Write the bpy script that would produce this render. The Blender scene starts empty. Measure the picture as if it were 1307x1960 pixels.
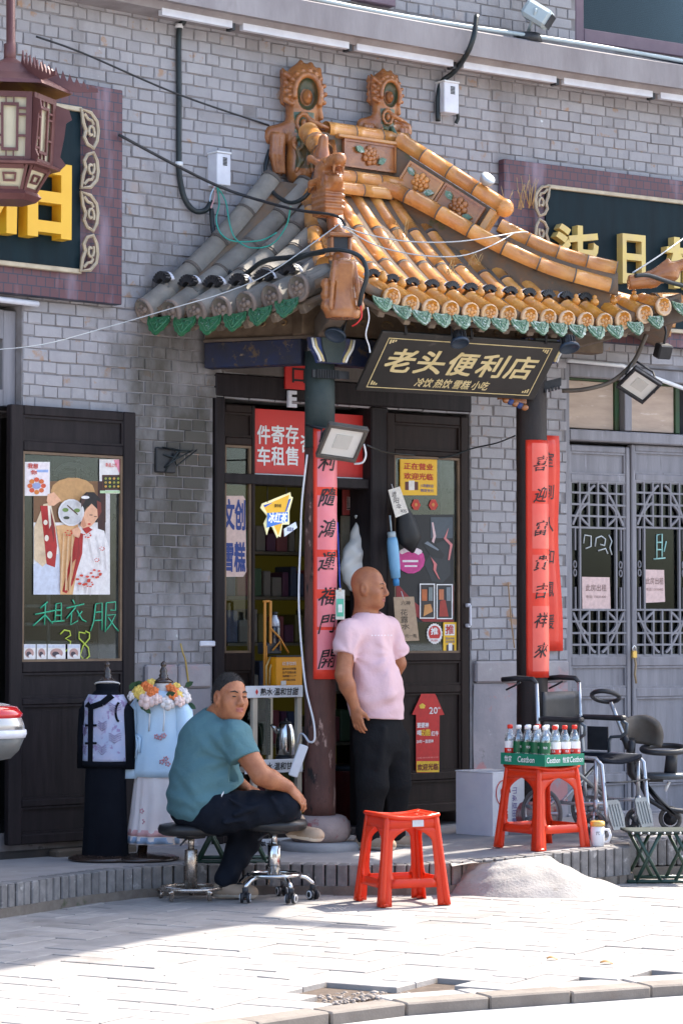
import bpy, math, random
import numpy as np
from mathutils import Vector, Matrix

# ------------------------------------------------------------ camera, sky, sun, exposure
scene = bpy.context.scene
F,CX,CY,HC = 4900.0,653.5,980.0,1.43          # focal length in photo pixels,photo centre,camera height
TH = math.atan(220 / F)                              # camera pitched up
cd = bpy.data.cameras.new('camera'); cam = bpy.data.objects.new('camera', cd)
scene.collection.objects.link(cam); scene.camera = cam
cam.location = (0, 0, HC); cam.rotation_euler = (math.pi / 2 + TH, 0, 0)
cd.sensor_fit = 'VERTICAL'; cd.sensor_height = 36; cd.lens = F / 1960 * 36
cd.clip_start = .1; cd.clip_end = 600
SUN_AZ, SUN_EL = math.radians(49), math.radians(50)  # azimuth measured from +Y towards +X
world = bpy.data.worlds.new('World'); scene.world = world; world.use_nodes = True
wn = world.node_tree.nodes; wl = world.node_tree.links
sky = wn.new('ShaderNodeTexSky'); sky.sky_type = 'NISHITA'; sky.sun_disc = False
sky.sun_elevation = SUN_EL; sky.sun_rotation = SUN_AZ
sky.air_density = 1.0; sky.dust_density = 2.5; sky.ozone_density = 1.0
wl.new(sky.outputs[0], wn['Background'].inputs[0]); wn['Background'].inputs[1].default_value = .15
sd = bpy.data.lights.new('sun', 'SUN'); sun = bpy.data.objects.new('sun', sd)
scene.collection.objects.link(sun)
sd.energy = 3.1; sd.angle = math.radians(.53); sd.color = (1, .93, .82)
SDIR = Vector((math.sin(SUN_AZ) * math.cos(SUN_EL), math.cos(SUN_AZ) * math.cos(SUN_EL), math.sin(SUN_EL)))
sun.rotation_euler = SDIR.to_track_quat('Z', 'Y').to_euler(); sun.location = (8, 8, 14)
scene.view_settings.view_transform = 'Standard'; scene.view_settings.look = 'None'
scene.view_settings.gamma = 1; scene.view_settings.exposure = 1.85
scene.view_settings.use_curve_mapping = False
scene.render.engine = 'CYCLES'
try:
    scene.cycles.use_denoising = True
    scene.cycles.max_bounces = 8; scene.cycles.transparent_max_bounces = 16
except Exception: pass

# ------------------------------------------------------------ geometry of the place
_ct, _st = math.cos(TH), math.sin(TH)
def ray(px, py):
    u, v = px - CX, CY - py
    return (u, F * _ct - v * _st, F * _st + v * _ct)
def at(px, py, Y):
    d = ray(px, py); t = Y / d[1]; return Vector((d[0] * t, Y, HC + d[2] * t))
def onz(px, py, z):
    d = ray(px, py); t = (z - HC) / d[2]; return Vector((d[0] * t, d[1] * t, z))
def onplane(px, py, p, n):
    d = Vector(ray(px, py)); o = Vector((0, 0, HC)); t = (Vector(p) - o).dot(n) / d.dot(n); return o + d * t
def proj(q):
    x, y, z = q[0], q[1], q[2] - HC
    yc = y * _ct + z * _st; zc = -y * _st + z * _ct
    return (CX + F * x / yc, CY - F * zc / yc)
PH0, KA, Q0 = math.radians(54.5), math.radians(1.9), (.81, 16.25)   # the house front is a gentle arc
def phi(s): return PH0 + KA * s
def Wt(s): return Vector((math.sin(phi(s)), math.cos(phi(s)), 0))     # along the front
def Wn(s): return Vector((math.cos(phi(s)), -math.sin(phi(s)), 0))    # out to the street
def W(s, off, z):
    p = phi(s)
    x = Q0[0] + (math.cos(PH0) - math.cos(p)) / KA; y = Q0[1] + (math.sin(p) - math.sin(PH0)) / KA
    return Vector((x + off * math.cos(p), y - off * math.sin(p), z))
def wpx(px, py, off=0):
    d = ray(px, py); lo, hi = -11., 14.
    for _ in range(48):
        m = (lo + hi) / 2; q = W(m, off, 0)
        if q.x * d[1] - q.y * d[0] > 0: hi = m
        else: lo = m
    q = W(m, off, 0); return (m, HC + d[2] * q.y / d[1])
ZP = .158                                            # top of the pavement step
def zp(x): return ZP + .040 * min(1, max(0, (x - .35) / 1.0))   # it rises a little to the right
R = random.Random(7)
UP = Vector((0, 0, 1))

# ------------------------------------------------------------ mesh builder
class MB:
    def __init__(s): s.v = []; s.f = []; s.m = []; s.sm = []
    def add(s, vs, fs, mi=0, smooth=False):
        b = len(s.v); s.v += [tuple(q) for q in vs]
        for f in fs: s.f.append(tuple(b + i for i in f)); s.m.append(mi); s.sm.append(smooth)
        return s
    def obox(s, o, ex, ey, ez, mi=0, bev=0):
        """box from a corner and three edge vectors"""
        o, ex, ey, ez = Vector(o), Vector(ex), Vector(ey), Vector(ez)
        if ex.cross(ey).dot(ez) < 0: o = o + ex; ex = -ex
        if not bev:
            c = [o, o + ex, o + ex + ey, o + ey, o + ez, o + ex + ez, o + ex + ey + ez, o + ey + ez]
            return s.add(c,[(3,2,1,0),(4,5,6,7),(0,1,5,4),(1,2,6,5),(2,3,7,6),(3,0,4,7)],mi)
        L = [ex.length, ey.length, ez.length]; b = min(bev, min(L) * .45)
        u = [ex.normalized(), ey.normalized(), ez.normalized()]
        vs = []; idx = {}
        for i in (0, 1):
            for j in (0, 1):
                for k in (0, 1):
                    for a in range(3):
                        q = o + ex * i + ey * j + ez * k
                        for d, sgn in ((0, i), (1, j), (2, k)):
                            if d != a: q = q + u[d] * (b if sgn == 0 else -b)
                        idx[(i, j, k, a)] = len(vs); vs.append(q)
        fs = []
        def key(c, a): return idx[(c[0], c[1], c[2], a)]
        for a in range(3):
            b1, b2 = (a + 1) % 3, (a + 2) % 3
            for sgn in (0, 1):
                qs = []
                for (p, q) in ((0, 0), (1, 0), (1, 1), (0, 1)):
                    c = [0, 0, 0]; c[a] = sgn; c[b1] = p; c[b2] = q; qs.append(key(c, a))
                fs.append(tuple(qs) if sgn else tuple(reversed(qs)))
        for a in range(3):
            b1, b2 = (a + 1) % 3, (a + 2) % 3
            for p in (0, 1):
                for q in (0, 1):
                    c0 = [0, 0, 0]; c0[b1] = p; c0[b2] = q; c1 = list(c0); c1[a] = 1
                    f = (key(c0, b1), key(c1, b1), key(c1, b2), key(c0, b2))
                    fs.append(f if (p ^ q) else tuple(reversed(f)))
        for c in [(i, j, k) for i in (0, 1) for j in (0, 1) for k in (0, 1)]:
            f = (key(c, 0), key(c, 1), key(c, 2)); fs.append(f if (sum(c) % 2) else tuple(reversed(f)))
        return s.add(vs, fs, mi)
    def box(s, c, size, rot=None, mi=0, bev=0):
        M = rot if rot is not None else Matrix.Identity(3)
        ax = [M @ Vector((size[0], 0, 0)), M @ Vector((0, size[1], 0)), M @ Vector((0, 0, size[2]))]
        return s.obox(Vector(c) - (ax[0] + ax[1] + ax[2]) * .5, *ax, mi=mi, bev=bev)
    def tube(s, pts, r=.01, n=8, cap=True, closed=False, mi=0, smooth=True, flat=1.0, upv=None):
        P = [Vector(p) for p in pts]; m = len(P)
        rs = r if isinstance(r, (list, tuple)) else [r] * m
        vs, fs = [], []; prev = None
        for i, p in enumerate(P):
            if closed: t = P[(i + 1) % m] - P[i - 1]
            else: t = P[min(i + 1, m - 1)] - P[max(i - 1, 0)]
            t = t.normalized() if t.length > 1e-9 else Vector((0, 0, 1))
            if prev is None:
                a = Vector(upv) if upv is not None else (UP if abs(t.z) < .9 else Vector((1, 0, 0)))
                nrm = (a - t * a.dot(t)).normalized()
            else:
                nrm = prev - t * prev.dot(t)
                nrm = nrm.normalized() if nrm.length > 1e-6 else prev
            prev = nrm; bn = t.cross(nrm)
            for k in range(n):
                a = 2 * math.pi * (k + .5) / n
                vs.append(p + (nrm * math.cos(a) * flat + bn * math.sin(a)) * rs[i])
        rng = range(m if closed else m - 1)
        for i in rng:
            j = (i + 1) % m
            for k in range(n):
                k2 = (k + 1) % n; fs.append((i * n + k, i * n + k2, j * n + k2, j * n + k))
        if cap and not closed:
            fs.append(tuple(reversed(range(n)))); fs.append(tuple((m - 1) * n + k for k in range(n)))
        return s.add(vs, fs, mi, smooth)
    def lathe(s, prof, n=16, o=(0, 0, 0), ax=(0, 0, 1), mi=0, smooth=True, sx=1, sy=1, xdir=None, cap=True):
        o = Vector(o); az = Vector(ax).normalized()
        a = Vector(xdir) if xdir is not None else (Vector((1, 0, 0)) if abs(az.x) < .9 else Vector((0, 1, 0)))
        u = (a - az * a.dot(az)).normalized(); w = az.cross(u)
        vs, fs = [], []
        for (r, z) in prof:
            for k in range(n):
                t = 2 * math.pi * k / n
                vs.append(o + az * z + u * (math.cos(t) * r * sx) + w * (math.sin(t) * r * sy))
        for i in range(len(prof) - 1):
            for k in range(n):
                k2 = (k + 1) % n; fs.append((i * n + k, i * n + k2, (i + 1) * n + k2, (i + 1) * n + k))
        if cap:
            fs.append(tuple(reversed(range(n)))); fs.append(tuple((len(prof) - 1) * n + k for k in range(n)))
        return s.add(vs, fs, mi, smooth)
    def prism(s, poly, o, ux, uy, d, mi=0, smooth=False):
        o, ux, uy, d = Vector(o), Vector(ux), Vector(uy), Vector(d)
        ar = sum(poly[i][0]*poly[(i+1) % len(poly)][1] - poly[(i+1) % len(poly)][0]*poly[i][1] for i in range(len(poly)))
        flip = (ar < 0) ^ (ux.cross(uy).dot(d) < 0)
        n = len(poly); a = [o + ux * p[0] + uy * p[1] for p in poly]; vs = a + [q + d for q in a]
        fs = [tuple(reversed(range(n))),tuple(range(n,2*n))]+[(i,(i+1) % n,n+(i+1) % n,n+i) for i in range(n)]
        if flip: fs = [tuple(reversed(f)) for f in fs]
        return s.add(vs, fs, mi, smooth)
    def grid(s, fn, nu, nv, mi=0, smooth=True, cu=False, thick=0, flip=False):
        """surface fn(u,v); thick > 0 gives it a back and a rim"""
        P = [[Vector(fn(i / nu, j / nv)) for j in range(nv + 1)] for i in range(nu + (0 if cu else 1))]
        nu1 = len(P); vs = [q for row in P for q in row]; w = nv + 1; fs = []
        for i in range(nu):
            for j in range(nv):
                i2 = (i + 1) % nu1; f = (i * w + j, i2 * w + j, i2 * w + j + 1, i * w + j + 1)
                fs.append(tuple(reversed(f)) if flip else f)
        if thick:
            N = []
            for i in range(nu1):
                for j in range(w):
                    a = P[(i+1) % nu1 if cu else min(i+1,nu1 - 1)][j] - P[i - 1 if cu else max(i - 1,0)][j]
                    b = P[i][min(j + 1, nv)] - P[i][max(j - 1, 0)]
                    q = a.cross(b); q = q.normalized() if q.length > 1e-12 else UP
                    N.append(-q if flip else q)
            B = len(vs); vs += [vs[k] - N[k] * thick for k in range(B)]
            fs += [tuple(B + k for k in reversed(f)) for f in fs]
            rim = []
            for i in range(nu):
                i2 = (i + 1) % nu1; rim += [((i2 * w), (i * w)), (i * w + nv, i2 * w + nv)]
            if not cu:
                for j in range(nv): rim += [(j, j + 1), ((nu1 - 1) * w + j + 1, (nu1 - 1) * w + j)]
            for a, b in rim:
                f = (a, b, B + b, B + a); fs.append(tuple(reversed(f)) if flip else f)
        return s.add(vs, fs, mi, smooth)
    def quad(s, a, b, c, d, mi=0): return s.add([a, b, c, d], [(0, 1, 2, 3)], mi)
    def sphere(s, c, r, n=10, m=7, mi=0, sc=(1, 1, 1), rot=None):
        c = Vector(c); vs, fs = [], []
        for i in range(m + 1):
            t = math.pi * i / m
            for k in range(n):
                a = 2 * math.pi * k / n
                q = Vector((math.sin(t)*math.cos(a)*r*sc[0],math.sin(t)*math.sin(a)*r*sc[1],math.cos(t)*r*sc[2]))
                vs.append(c + (rot @ q if rot is not None else q))
        for i in range(m):
            for k in range(n):
                k2 = (k + 1) % n; fs.append((i * n + k, (i + 1) * n + k, (i + 1) * n + k2, i * n + k2))
        return s.add(vs, fs, mi, True)
    def mesh(s, name, mats, o=(0, 0, 0), inv=None):
        o = Vector(o); me = bpy.data.meshes.new(name)
        if inv is not None: vs = [tuple(inv @ Vector(q)) for q in s.v]
        else: vs = [(q[0] - o.x, q[1] - o.y, q[2] - o.z) for q in s.v]
        me.from_pydata(vs, [], s.f)
        for x in (mats if isinstance(mats, (list, tuple)) else [mats]): me.materials.append(x)
        if len(s.f):
            me.polygons.foreach_set('material_index', s.m); me.polygons.foreach_set('use_smooth', s.sm)
        me.update(); return me

def link(name, data, parent=None):
    o = bpy.data.objects.new(name, data); scene.collection.objects.link(o)
    if parent is not None: o.parent = parent
    return o
def tag(o, label=None, cat=None, group=None, kind=None):
    if label: o['label'] = label
    if cat: o['category'] = cat
    if group: o['group'] = group
    if kind: o['kind'] = kind
    return o
ROOTS = {}
def thing(name, label, cat, loc=(0, 0, 0), rz=0, group=None, kind=None):
    o = link(name, None); o.location = loc; o.rotation_euler = (0, 0, rz); o.empty_display_size = .1
    ROOTS[o.name] = Matrix.LocRotScale(Vector(loc), Matrix.Rotation(rz, 3, 'Z').to_quaternion(), None)
    return tag(o, label, cat, group, kind)
def rootof(o):
    while o.parent is not None: o = o.parent
    return o
def part(name, mb, mats, parent, world=True, label=None, kind=None):
    """a part (or sub-part): its own mesh, in the frame of its thing"""
    inv = ROOTS[rootof(parent).name].inverted() if world and rootof(parent).name in ROOTS else None
    o = link(name, mb.mesh(name, mats, inv=inv), parent)
    return tag(o, label, kind=kind)
def single(name, mb, mats, label, cat, group=None, kind=None, base=None):
    """a thing that is one mesh"""
    if base is None:
        a = np.array(mb.v); base = Vector(((a[:,0].min()+a[:,0].max())/2,(a[:,1].min()+a[:,1].max())/2,a[:,2].min()))
    o = link(name, mb.mesh(name, mats, base)); o.location = base
    ROOTS[o.name] = Matrix.Translation(Vector(base))
    return tag(o, label, cat, group, kind)
def dup(root, loc, rz=0, label=None):
    c = root.copy(); scene.collection.objects.link(c); c.location = loc; c.rotation_euler = (0, 0, rz)
    if label: c['label'] = label
    for ch in list(root.children):
        d = ch.copy(); scene.collection.objects.link(d); d.parent = c
        for g in list(ch.children):
            e = g.copy(); scene.collection.objects.link(e); e.parent = d
    return c
def frame(x, z=None, y=None):
    """3x3 with columns x,y,z"""
    x = Vector(x).normalized()
    if z is not None:
        z = Vector(z); z = (z - x * z.dot(x)).normalized(); y = z.cross(x)
    else:
        y = Vector(y); y = (y - x * y.dot(x)).normalized(); z = x.cross(y)
    return Matrix((x, y, z)).transposed()

# ------------------------------------------------------------ lettering
_tc = {}
def glyphs(t, bold=0.0, res=3):
    k = (t, bold, res)
    if k not in _tc:
        c = bpy.data.curves.new('lettering','FONT'); c.body = t; c.size = 1; c.offset = bold; c.resolution_u = res
        o = bpy.data.objects.new('lettering', c); m = bpy.data.meshes.new_from_object(o)
        vs = np.array([v.co[:2] for v in m.vertices]) if len(m.vertices) else np.zeros((0, 2))
        fs = [tuple(p.vertices) for p in m.polygons]
        bpy.data.objects.remove(o); bpy.data.curves.remove(c); bpy.data.meshes.remove(m)
        _tc[k] = (vs, fs)
    return _tc[k]
def text(mb, t, fn, w, h, bold=0.0, shear=0.0, mi=0, res=2, depth=None, rough=0):
    """letters filling a w x h box; fn(u, v) places them, u right, v up, origin at the box centre"""
    if bold and depth is None:                            # heavier strokes: the letter laid over itself,a hair apart
        nn_ = ((Vector(fn(.001,0)) - Vector(fn(0,0))).cross(Vector(fn(0,.001)) - Vector(fn(0,0)))).normalized()
        n_ch = max(1, len(t)); d_ = bold * .62; dx_, dy_ = d_ * w / n_ch, d_ * h
        for k, (a_, b_) in enumerate(((-dx_, -dy_), (dx_, -dy_), (-dx_, dy_), (dx_, dy_))):
            text(mb,t,lambda x,y,a_=a_,b_=b_,k=k: Vector(fn(x+a_,y+b_))+nn_*(.00012*k),w - 2*dx_,h - 2*dy_,0,shear,mi,res,None,rough)
        return mb
    vs, fs = glyphs(t, bold * .7, res)
    if not len(vs): return mb
    lo, hi = vs.min(0), vs.max(0); q = (vs - (lo + hi) / 2) / np.maximum(hi - lo, 1e-6) * np.array((w, h))
    if rough:
        q = q+rough*np.stack([np.sin(q[:,1]*43/max(h,.01)*.1+q[:,0]*17),np.sin(q[:,0]*31+1)],1)
    q[:, 0] += shear * q[:, 1]
    P = [Vector(fn(a, b)) for a, b in q]
    n = UP
    if fs:
        a = (P[fs[0][1]] - P[fs[0][0]]).cross(P[fs[0][2]] - P[fs[0][1]])
    e = Vector(fn(.001, 0)) - Vector(fn(0, 0)); g = Vector(fn(0, .001)) - Vector(fn(0, 0)); n = e.cross(g)
    if a.dot(n) < 0: fs = [tuple(reversed(f)) for f in fs]
    if depth is None: return mb.add(P, fs, mi)
    n = n.normalized(); B = [p - n * depth for p in P]
    cnt = {}
    for f in fs:
        for i in range(len(f)):
            e2 = (f[i], f[(i + 1) % len(f)]); cnt[e2] = 1
    k = len(P); sides = [(b, a_, k + a_, k + b) for (a_, b) in cnt if (b, a_) not in cnt]
    return mb.add(P + B, fs, mi).add(P + B, sides, mi + 1 if isinstance(depth, tuple) else mi)
def flat(o, ux, uy):
    o, ux, uy = Vector(o), Vector(ux), Vector(uy)
    return lambda a, b: o + ux * a + uy * b

# ------------------------------------------------------------ materials
def srgb(r, g, b):
    f = lambda c: c / 12.92 if c <= .04045 else ((c + .055) / 1.055) ** 2.4
    return (f(r / 255), f(g / 255), f(b / 255), 1)
def c4(c): return tuple(c) if len(c) == 4 else tuple(c) + (1,)
def pm(name,col,col2=None,scale=6,rough=.6,bump=0,bscale=60,metal=0,rand=0,spots=(),stretch=(1,1,1),spec=.5,
       coat=0,trans=0,ior=1.45,emit=None,estr=0,alpha=1,detail=6,island=0,sss=0,wspots=(),wave=None,mixlo=.35,mixhi=.65):
    m = bpy.data.materials.new(name); m.use_nodes = True; nt = m.node_tree; N, L = nt.nodes, nt.links
    b = N['Principled BSDF']
    def new(t, **k):
        n = N.new(t)
        for a, v in k.items(): setattr(n, a, v)
        return n
    tc = new('ShaderNodeTexCoord'); mp = new('ShaderNodeMapping'); mp.inputs['Scale'].default_value = stretch
    oi = new('ShaderNodeObjectInfo'); ad = new('ShaderNodeVectorMath',operation='SCALE'); ad.inputs[3].default_value = 37
    cb = new('ShaderNodeCombineXYZ')
    for i in range(3): L.new(oi.outputs['Random'], cb.inputs[i])
    L.new(cb.outputs[0],ad.inputs[0]); L.new(tc.outputs['Object'],mp.inputs['Vector']); L.new(ad.outputs[0],mp.inputs['Location'])
    vec = mp.outputs[0]
    def noise(s, d=detail, r=.6, off=0):
        n = new('ShaderNodeTexNoise'); n.inputs['Scale'].default_value = s; n.inputs['Detail'].default_value = d
        n.inputs['Roughness'].default_value = r
        if off:
            a = new('ShaderNodeVectorMath',operation='ADD'); a.inputs[1].default_value = (off,off*.7,off*1.3)
            L.new(vec, a.inputs[0]); L.new(a.outputs[0], n.inputs['Vector'])
        else: L.new(vec, n.inputs['Vector'])
        return n.outputs[0]
    def ramp(fac, lo, hi):
        r = new('ShaderNodeMapRange'); r.inputs[1].default_value = lo; r.inputs[2].default_value = hi; L.new(fac,r.inputs[0]); return r.outputs[0]
    def mix(fac, a, c):
        x = new('ShaderNodeMix', data_type='RGBA')
        if fac is not None: L.new(fac, x.inputs[0])
        for i, q in ((6, a), (7, c)):
            if hasattr(q, 'is_linked') or isinstance(q, bpy.types.NodeSocket): L.new(q, x.inputs[i])
            else: x.inputs[i].default_value = c4(q)
        return x.outputs[2]
    cur = None
    if col2 is not None: cur = mix(ramp(noise(scale), mixlo, mixhi), col, col2)
    if wave is not None:
        w = new('ShaderNodeTexWave'); w.inputs['Scale'].default_value = wave[0]; w.inputs['Distortion'].default_value = wave[1]
        w.inputs['Detail'].default_value = 3; w.inputs['Detail Scale'].default_value = 1.5; w.bands_direction = wave[3] if len(wave) > 3 else 'X'
        L.new(vec, w.inputs['Vector']); cur = mix(w.outputs['Fac'], cur if cur is not None else col, wave[2])
    for i, sp in enumerate(spots):
        f = ramp(noise(sp[1],5,.65,3.1*(i+1)),sp[2],sp[2]+sp[3]); cur = mix(f,cur if cur is not None else col,sp[0])
    for i,sp in enumerate(wspots):                       # stains and patches that run across neighbouring pieces: (colour,scale,threshold,softness,point,radius)
        g = new('ShaderNodeNewGeometry'); mq = new('ShaderNodeMapping'); mq.inputs['Scale'].default_value = (1,1,sp[6] if len(sp) > 6 else .4); L.new(g.outputs['Position'],mq.inputs['Vector'])
        n = new('ShaderNodeTexNoise'); n.inputs['Scale'].default_value = sp[1]; n.inputs['Detail'].default_value = 6; n.inputs['Roughness'].default_value = .65; L.new(mq.outputs[0],n.inputs['Vector']); f = n.outputs[0]
        if sp[4] is not None:
            ds = new('ShaderNodeVectorMath',operation='SUBTRACT'); ds.inputs[1].default_value = sp[4]; L.new(g.outputs['Position'],ds.inputs[0])
            m3 = new('ShaderNodeVectorMath',operation='MULTIPLY'); m3.inputs[1].default_value = sp[5]; L.new(ds.outputs[0],m3.inputs[0])
            ln = new('ShaderNodeVectorMath', operation='LENGTH'); L.new(m3.outputs[0], ln.inputs[0])
            a = new('ShaderNodeMath',operation='MULTIPLY_ADD'); a.inputs[1].default_value = -.35; L.new(ln.outputs['Value'],a.inputs[0]); L.new(f,a.inputs[2]); f = a.outputs[0]
        cur = mix(ramp(f, sp[2], sp[2] + sp[3]), cur if cur is not None else col, sp[0])
    src = oi.outputs['Random']
    if island:
        g = new('ShaderNodeNewGeometry'); src = g.outputs['Random Per Island']; rand = island
    if rand:
        hs = new('ShaderNodeHueSaturation'); r = new('ShaderNodeMapRange'); r.inputs[3].default_value = 1 - rand; r.inputs[4].default_value = 1+rand
        L.new(src, r.inputs[0]); L.new(r.outputs[0], hs.inputs['Value'])
        if cur is not None: L.new(cur, hs.inputs['Color'])
        else: hs.inputs['Color'].default_value = c4(col)
        cur = hs.outputs[0]
    if cur is not None: L.new(cur, b.inputs['Base Color'])
    else: b.inputs['Base Color'].default_value = c4(col)
    rn = new('ShaderNodeMapRange'); rn.inputs[3].default_value = max(.02,rough - .08); rn.inputs[4].default_value = min(1,rough+.08)
    L.new(noise(scale * 2.3 + 3, 3), rn.inputs[0]); L.new(rn.outputs[0], b.inputs['Roughness'])
    b.inputs['Metallic'].default_value = metal; b.inputs['Specular IOR Level'].default_value = spec
    b.inputs['Coat Weight'].default_value = coat; b.inputs['Coat Roughness'].default_value = .12
    b.inputs['Transmission Weight'].default_value = trans; b.inputs['IOR'].default_value = ior; b.inputs['Alpha'].default_value = alpha
    if sss:
        b.inputs['Subsurface Weight'].default_value = sss; b.inputs['Subsurface Radius'].default_value = (.01,.004,.002); b.inputs['Subsurface Scale'].default_value = 1
    if emit is not None:
        b.inputs['Emission Color'].default_value = c4(emit); b.inputs['Emission Strength'].default_value = estr
    if bump:
        bp = new('ShaderNodeBump'); bp.inputs['Strength'].default_value = min(1,bump); bp.inputs['Distance'].default_value = .004*max(1,bump)
        L.new(noise(bscale, 4, .65), bp.inputs['Height']); L.new(bp.outputs[0], b.inputs['Normal'])
    return m
def glassmat(name, tint=(.9, .95, .95), rough=.02, refl=.01):
    """thin window glass: clear with a mirror share"""
    m = bpy.data.materials.new(name); m.use_nodes = True; nt = m.node_tree; N, L = nt.nodes, nt.links
    out = N['Material Output']; N.remove(N['Principled BSDF'])
    t = N.new('ShaderNodeBsdfTransparent'); t.inputs[0].default_value = c4(tint)
    g = N.new('ShaderNodeBsdfGlossy'); g.inputs['Roughness'].default_value = rough; g.inputs[0].default_value = (.9,.95,1,1)
    fr = N.new('ShaderNodeFresnel'); fr.inputs[0].default_value = 1.5
    a = N.new('ShaderNodeMath'); a.operation = 'ADD'; a.operation = 'MULTIPLY_ADD'; a.inputs[1].default_value = .36; a.inputs[2].default_value = refl; L.new(fr.outputs[0],a.inputs[0])
    x = N.new('ShaderNodeMixShader'); L.new(a.outputs[0],x.inputs[0]); L.new(t.outputs[0],x.inputs[1]); L.new(g.outputs[0],x.inputs[2])
    L.new(x.outputs[0], out.inputs[0]); return m

M = {}
_dark_patch = tuple(W(-2.25, 0, 2.35))  # dark brown wall patch left of the doorway, fading outward from this point
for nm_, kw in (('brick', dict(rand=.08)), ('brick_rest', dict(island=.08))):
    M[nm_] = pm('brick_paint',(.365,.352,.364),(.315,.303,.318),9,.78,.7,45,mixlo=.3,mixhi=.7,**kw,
        spots=[((.36, .24, .17), 7, .62, .07), ((.62, .64, .66), 9, .69, .05), ((.14, .13, .14), 4, .68, .2)],
        wspots=[((.19,.17,.165),1.6,.56,.2,None,0,.22),((.40,.31,.26),1.1,.63,.12,None,0,.8),((.085,.078,.066),2.2,.12,.30,_dark_patch,(1.9,1.9,.62),.5)])
M['mortar'] = pm('mortar',(.275,.262,.27),(.20,.18,.175),7,.9,.6,60,spots=[((.33,.21,.13),5,.64,.08),((.12,.11,.11),16,.62,.08)])
M['cement'] = pm('cement',(.34,.32,.31),(.26,.25,.245),5,.9,.7,50,spots=[((.42,.40,.38),14,.62,.1),((.16,.145,.13),3,.62,.2)])
M['cornice'] = pm('cornice_cement',(.33,.305,.31),(.24,.215,.22),4,.85,.5,40,stretch=(1,1,.35),spots=[((.16,.13,.13),3,.6,.2),((.5,.48,.5),8,.68,.08)])
M['white_strip'] = pm('white_plastic_strip', (.72, .73, .78), (.62, .62, .68), 10, .5, .1)
M['black'] = pm('black_plastic', (.018, .019, .022), (.03, .03, .034), 20, .45, .1)
M['dark_rubber'] = pm('dark_cable', (.012, .018, .022), (.02, .028, .03), 20, .42, .1)
M['grey_metal'] = pm('grey_metal', (.42, .45, .47), (.34, .36, .38), 12, .45, .1, metal=.2)
M['white'] = pm('white_plastic', (.78, .79, .8), (.7, .7, .72), 10, .4)
M['chrome'] = pm('chrome', (.72, .72, .72), (.6, .58, .55), 30, .16, .05, metal=1)
M['dwood'] = pm('dark_brown_wood',(.016,.0125,.0135),(.026,.020,.021),5,.5,.3,30,stretch=(6,6,.6),spots=[((.05,.044,.046),12,.70,.1)],spec=.16)
M['dwood_up'] = pm('dark_brown_red_wood',(.020,.0125,.0105),(.030,.019,.016),5,.5,.3,30,stretch=(6,6,.6),spots=[((.05,.04,.035),12,.72,.1)],spec=.16)
M['greywood'] = pm('grey_painted_wood',(.265,.255,.272),(.195,.186,.20),3,.65,.4,40,stretch=(5,5,.5),spots=[((.36,.35,.38),6,.62,.12),((.10,.09,.10),4,.63,.15)])
M['glass'] = glassmat('window_glass')
M['glass_dark'] = glassmat('dark_window_glass', (.45, .50, .5), .03, .0)
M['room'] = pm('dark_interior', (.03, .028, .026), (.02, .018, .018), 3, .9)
M['red'] = pm('red_print', (.62, .03, .025), (.55, .03, .025), 4, .45)
M['white_ink'] = pm('white_ink', (.82, .82, .82), None, rough=.6)
M['black_ink'] = pm('black_ink', (.012, .011, .012), None, rough=.5)
M['gold_ink'] = pm('gold_letter_paint', (.62, .50, .24), (.70, .58, .32), 20, .45, metal=.1)
M['paper'] = pm('paper', (.74, .71, .66), (.66, .62, .57), 6, .8, .1)
M['blue_ink'] = pm('blue_ink', (.02, .05, .25), None, rough=.5)
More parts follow.
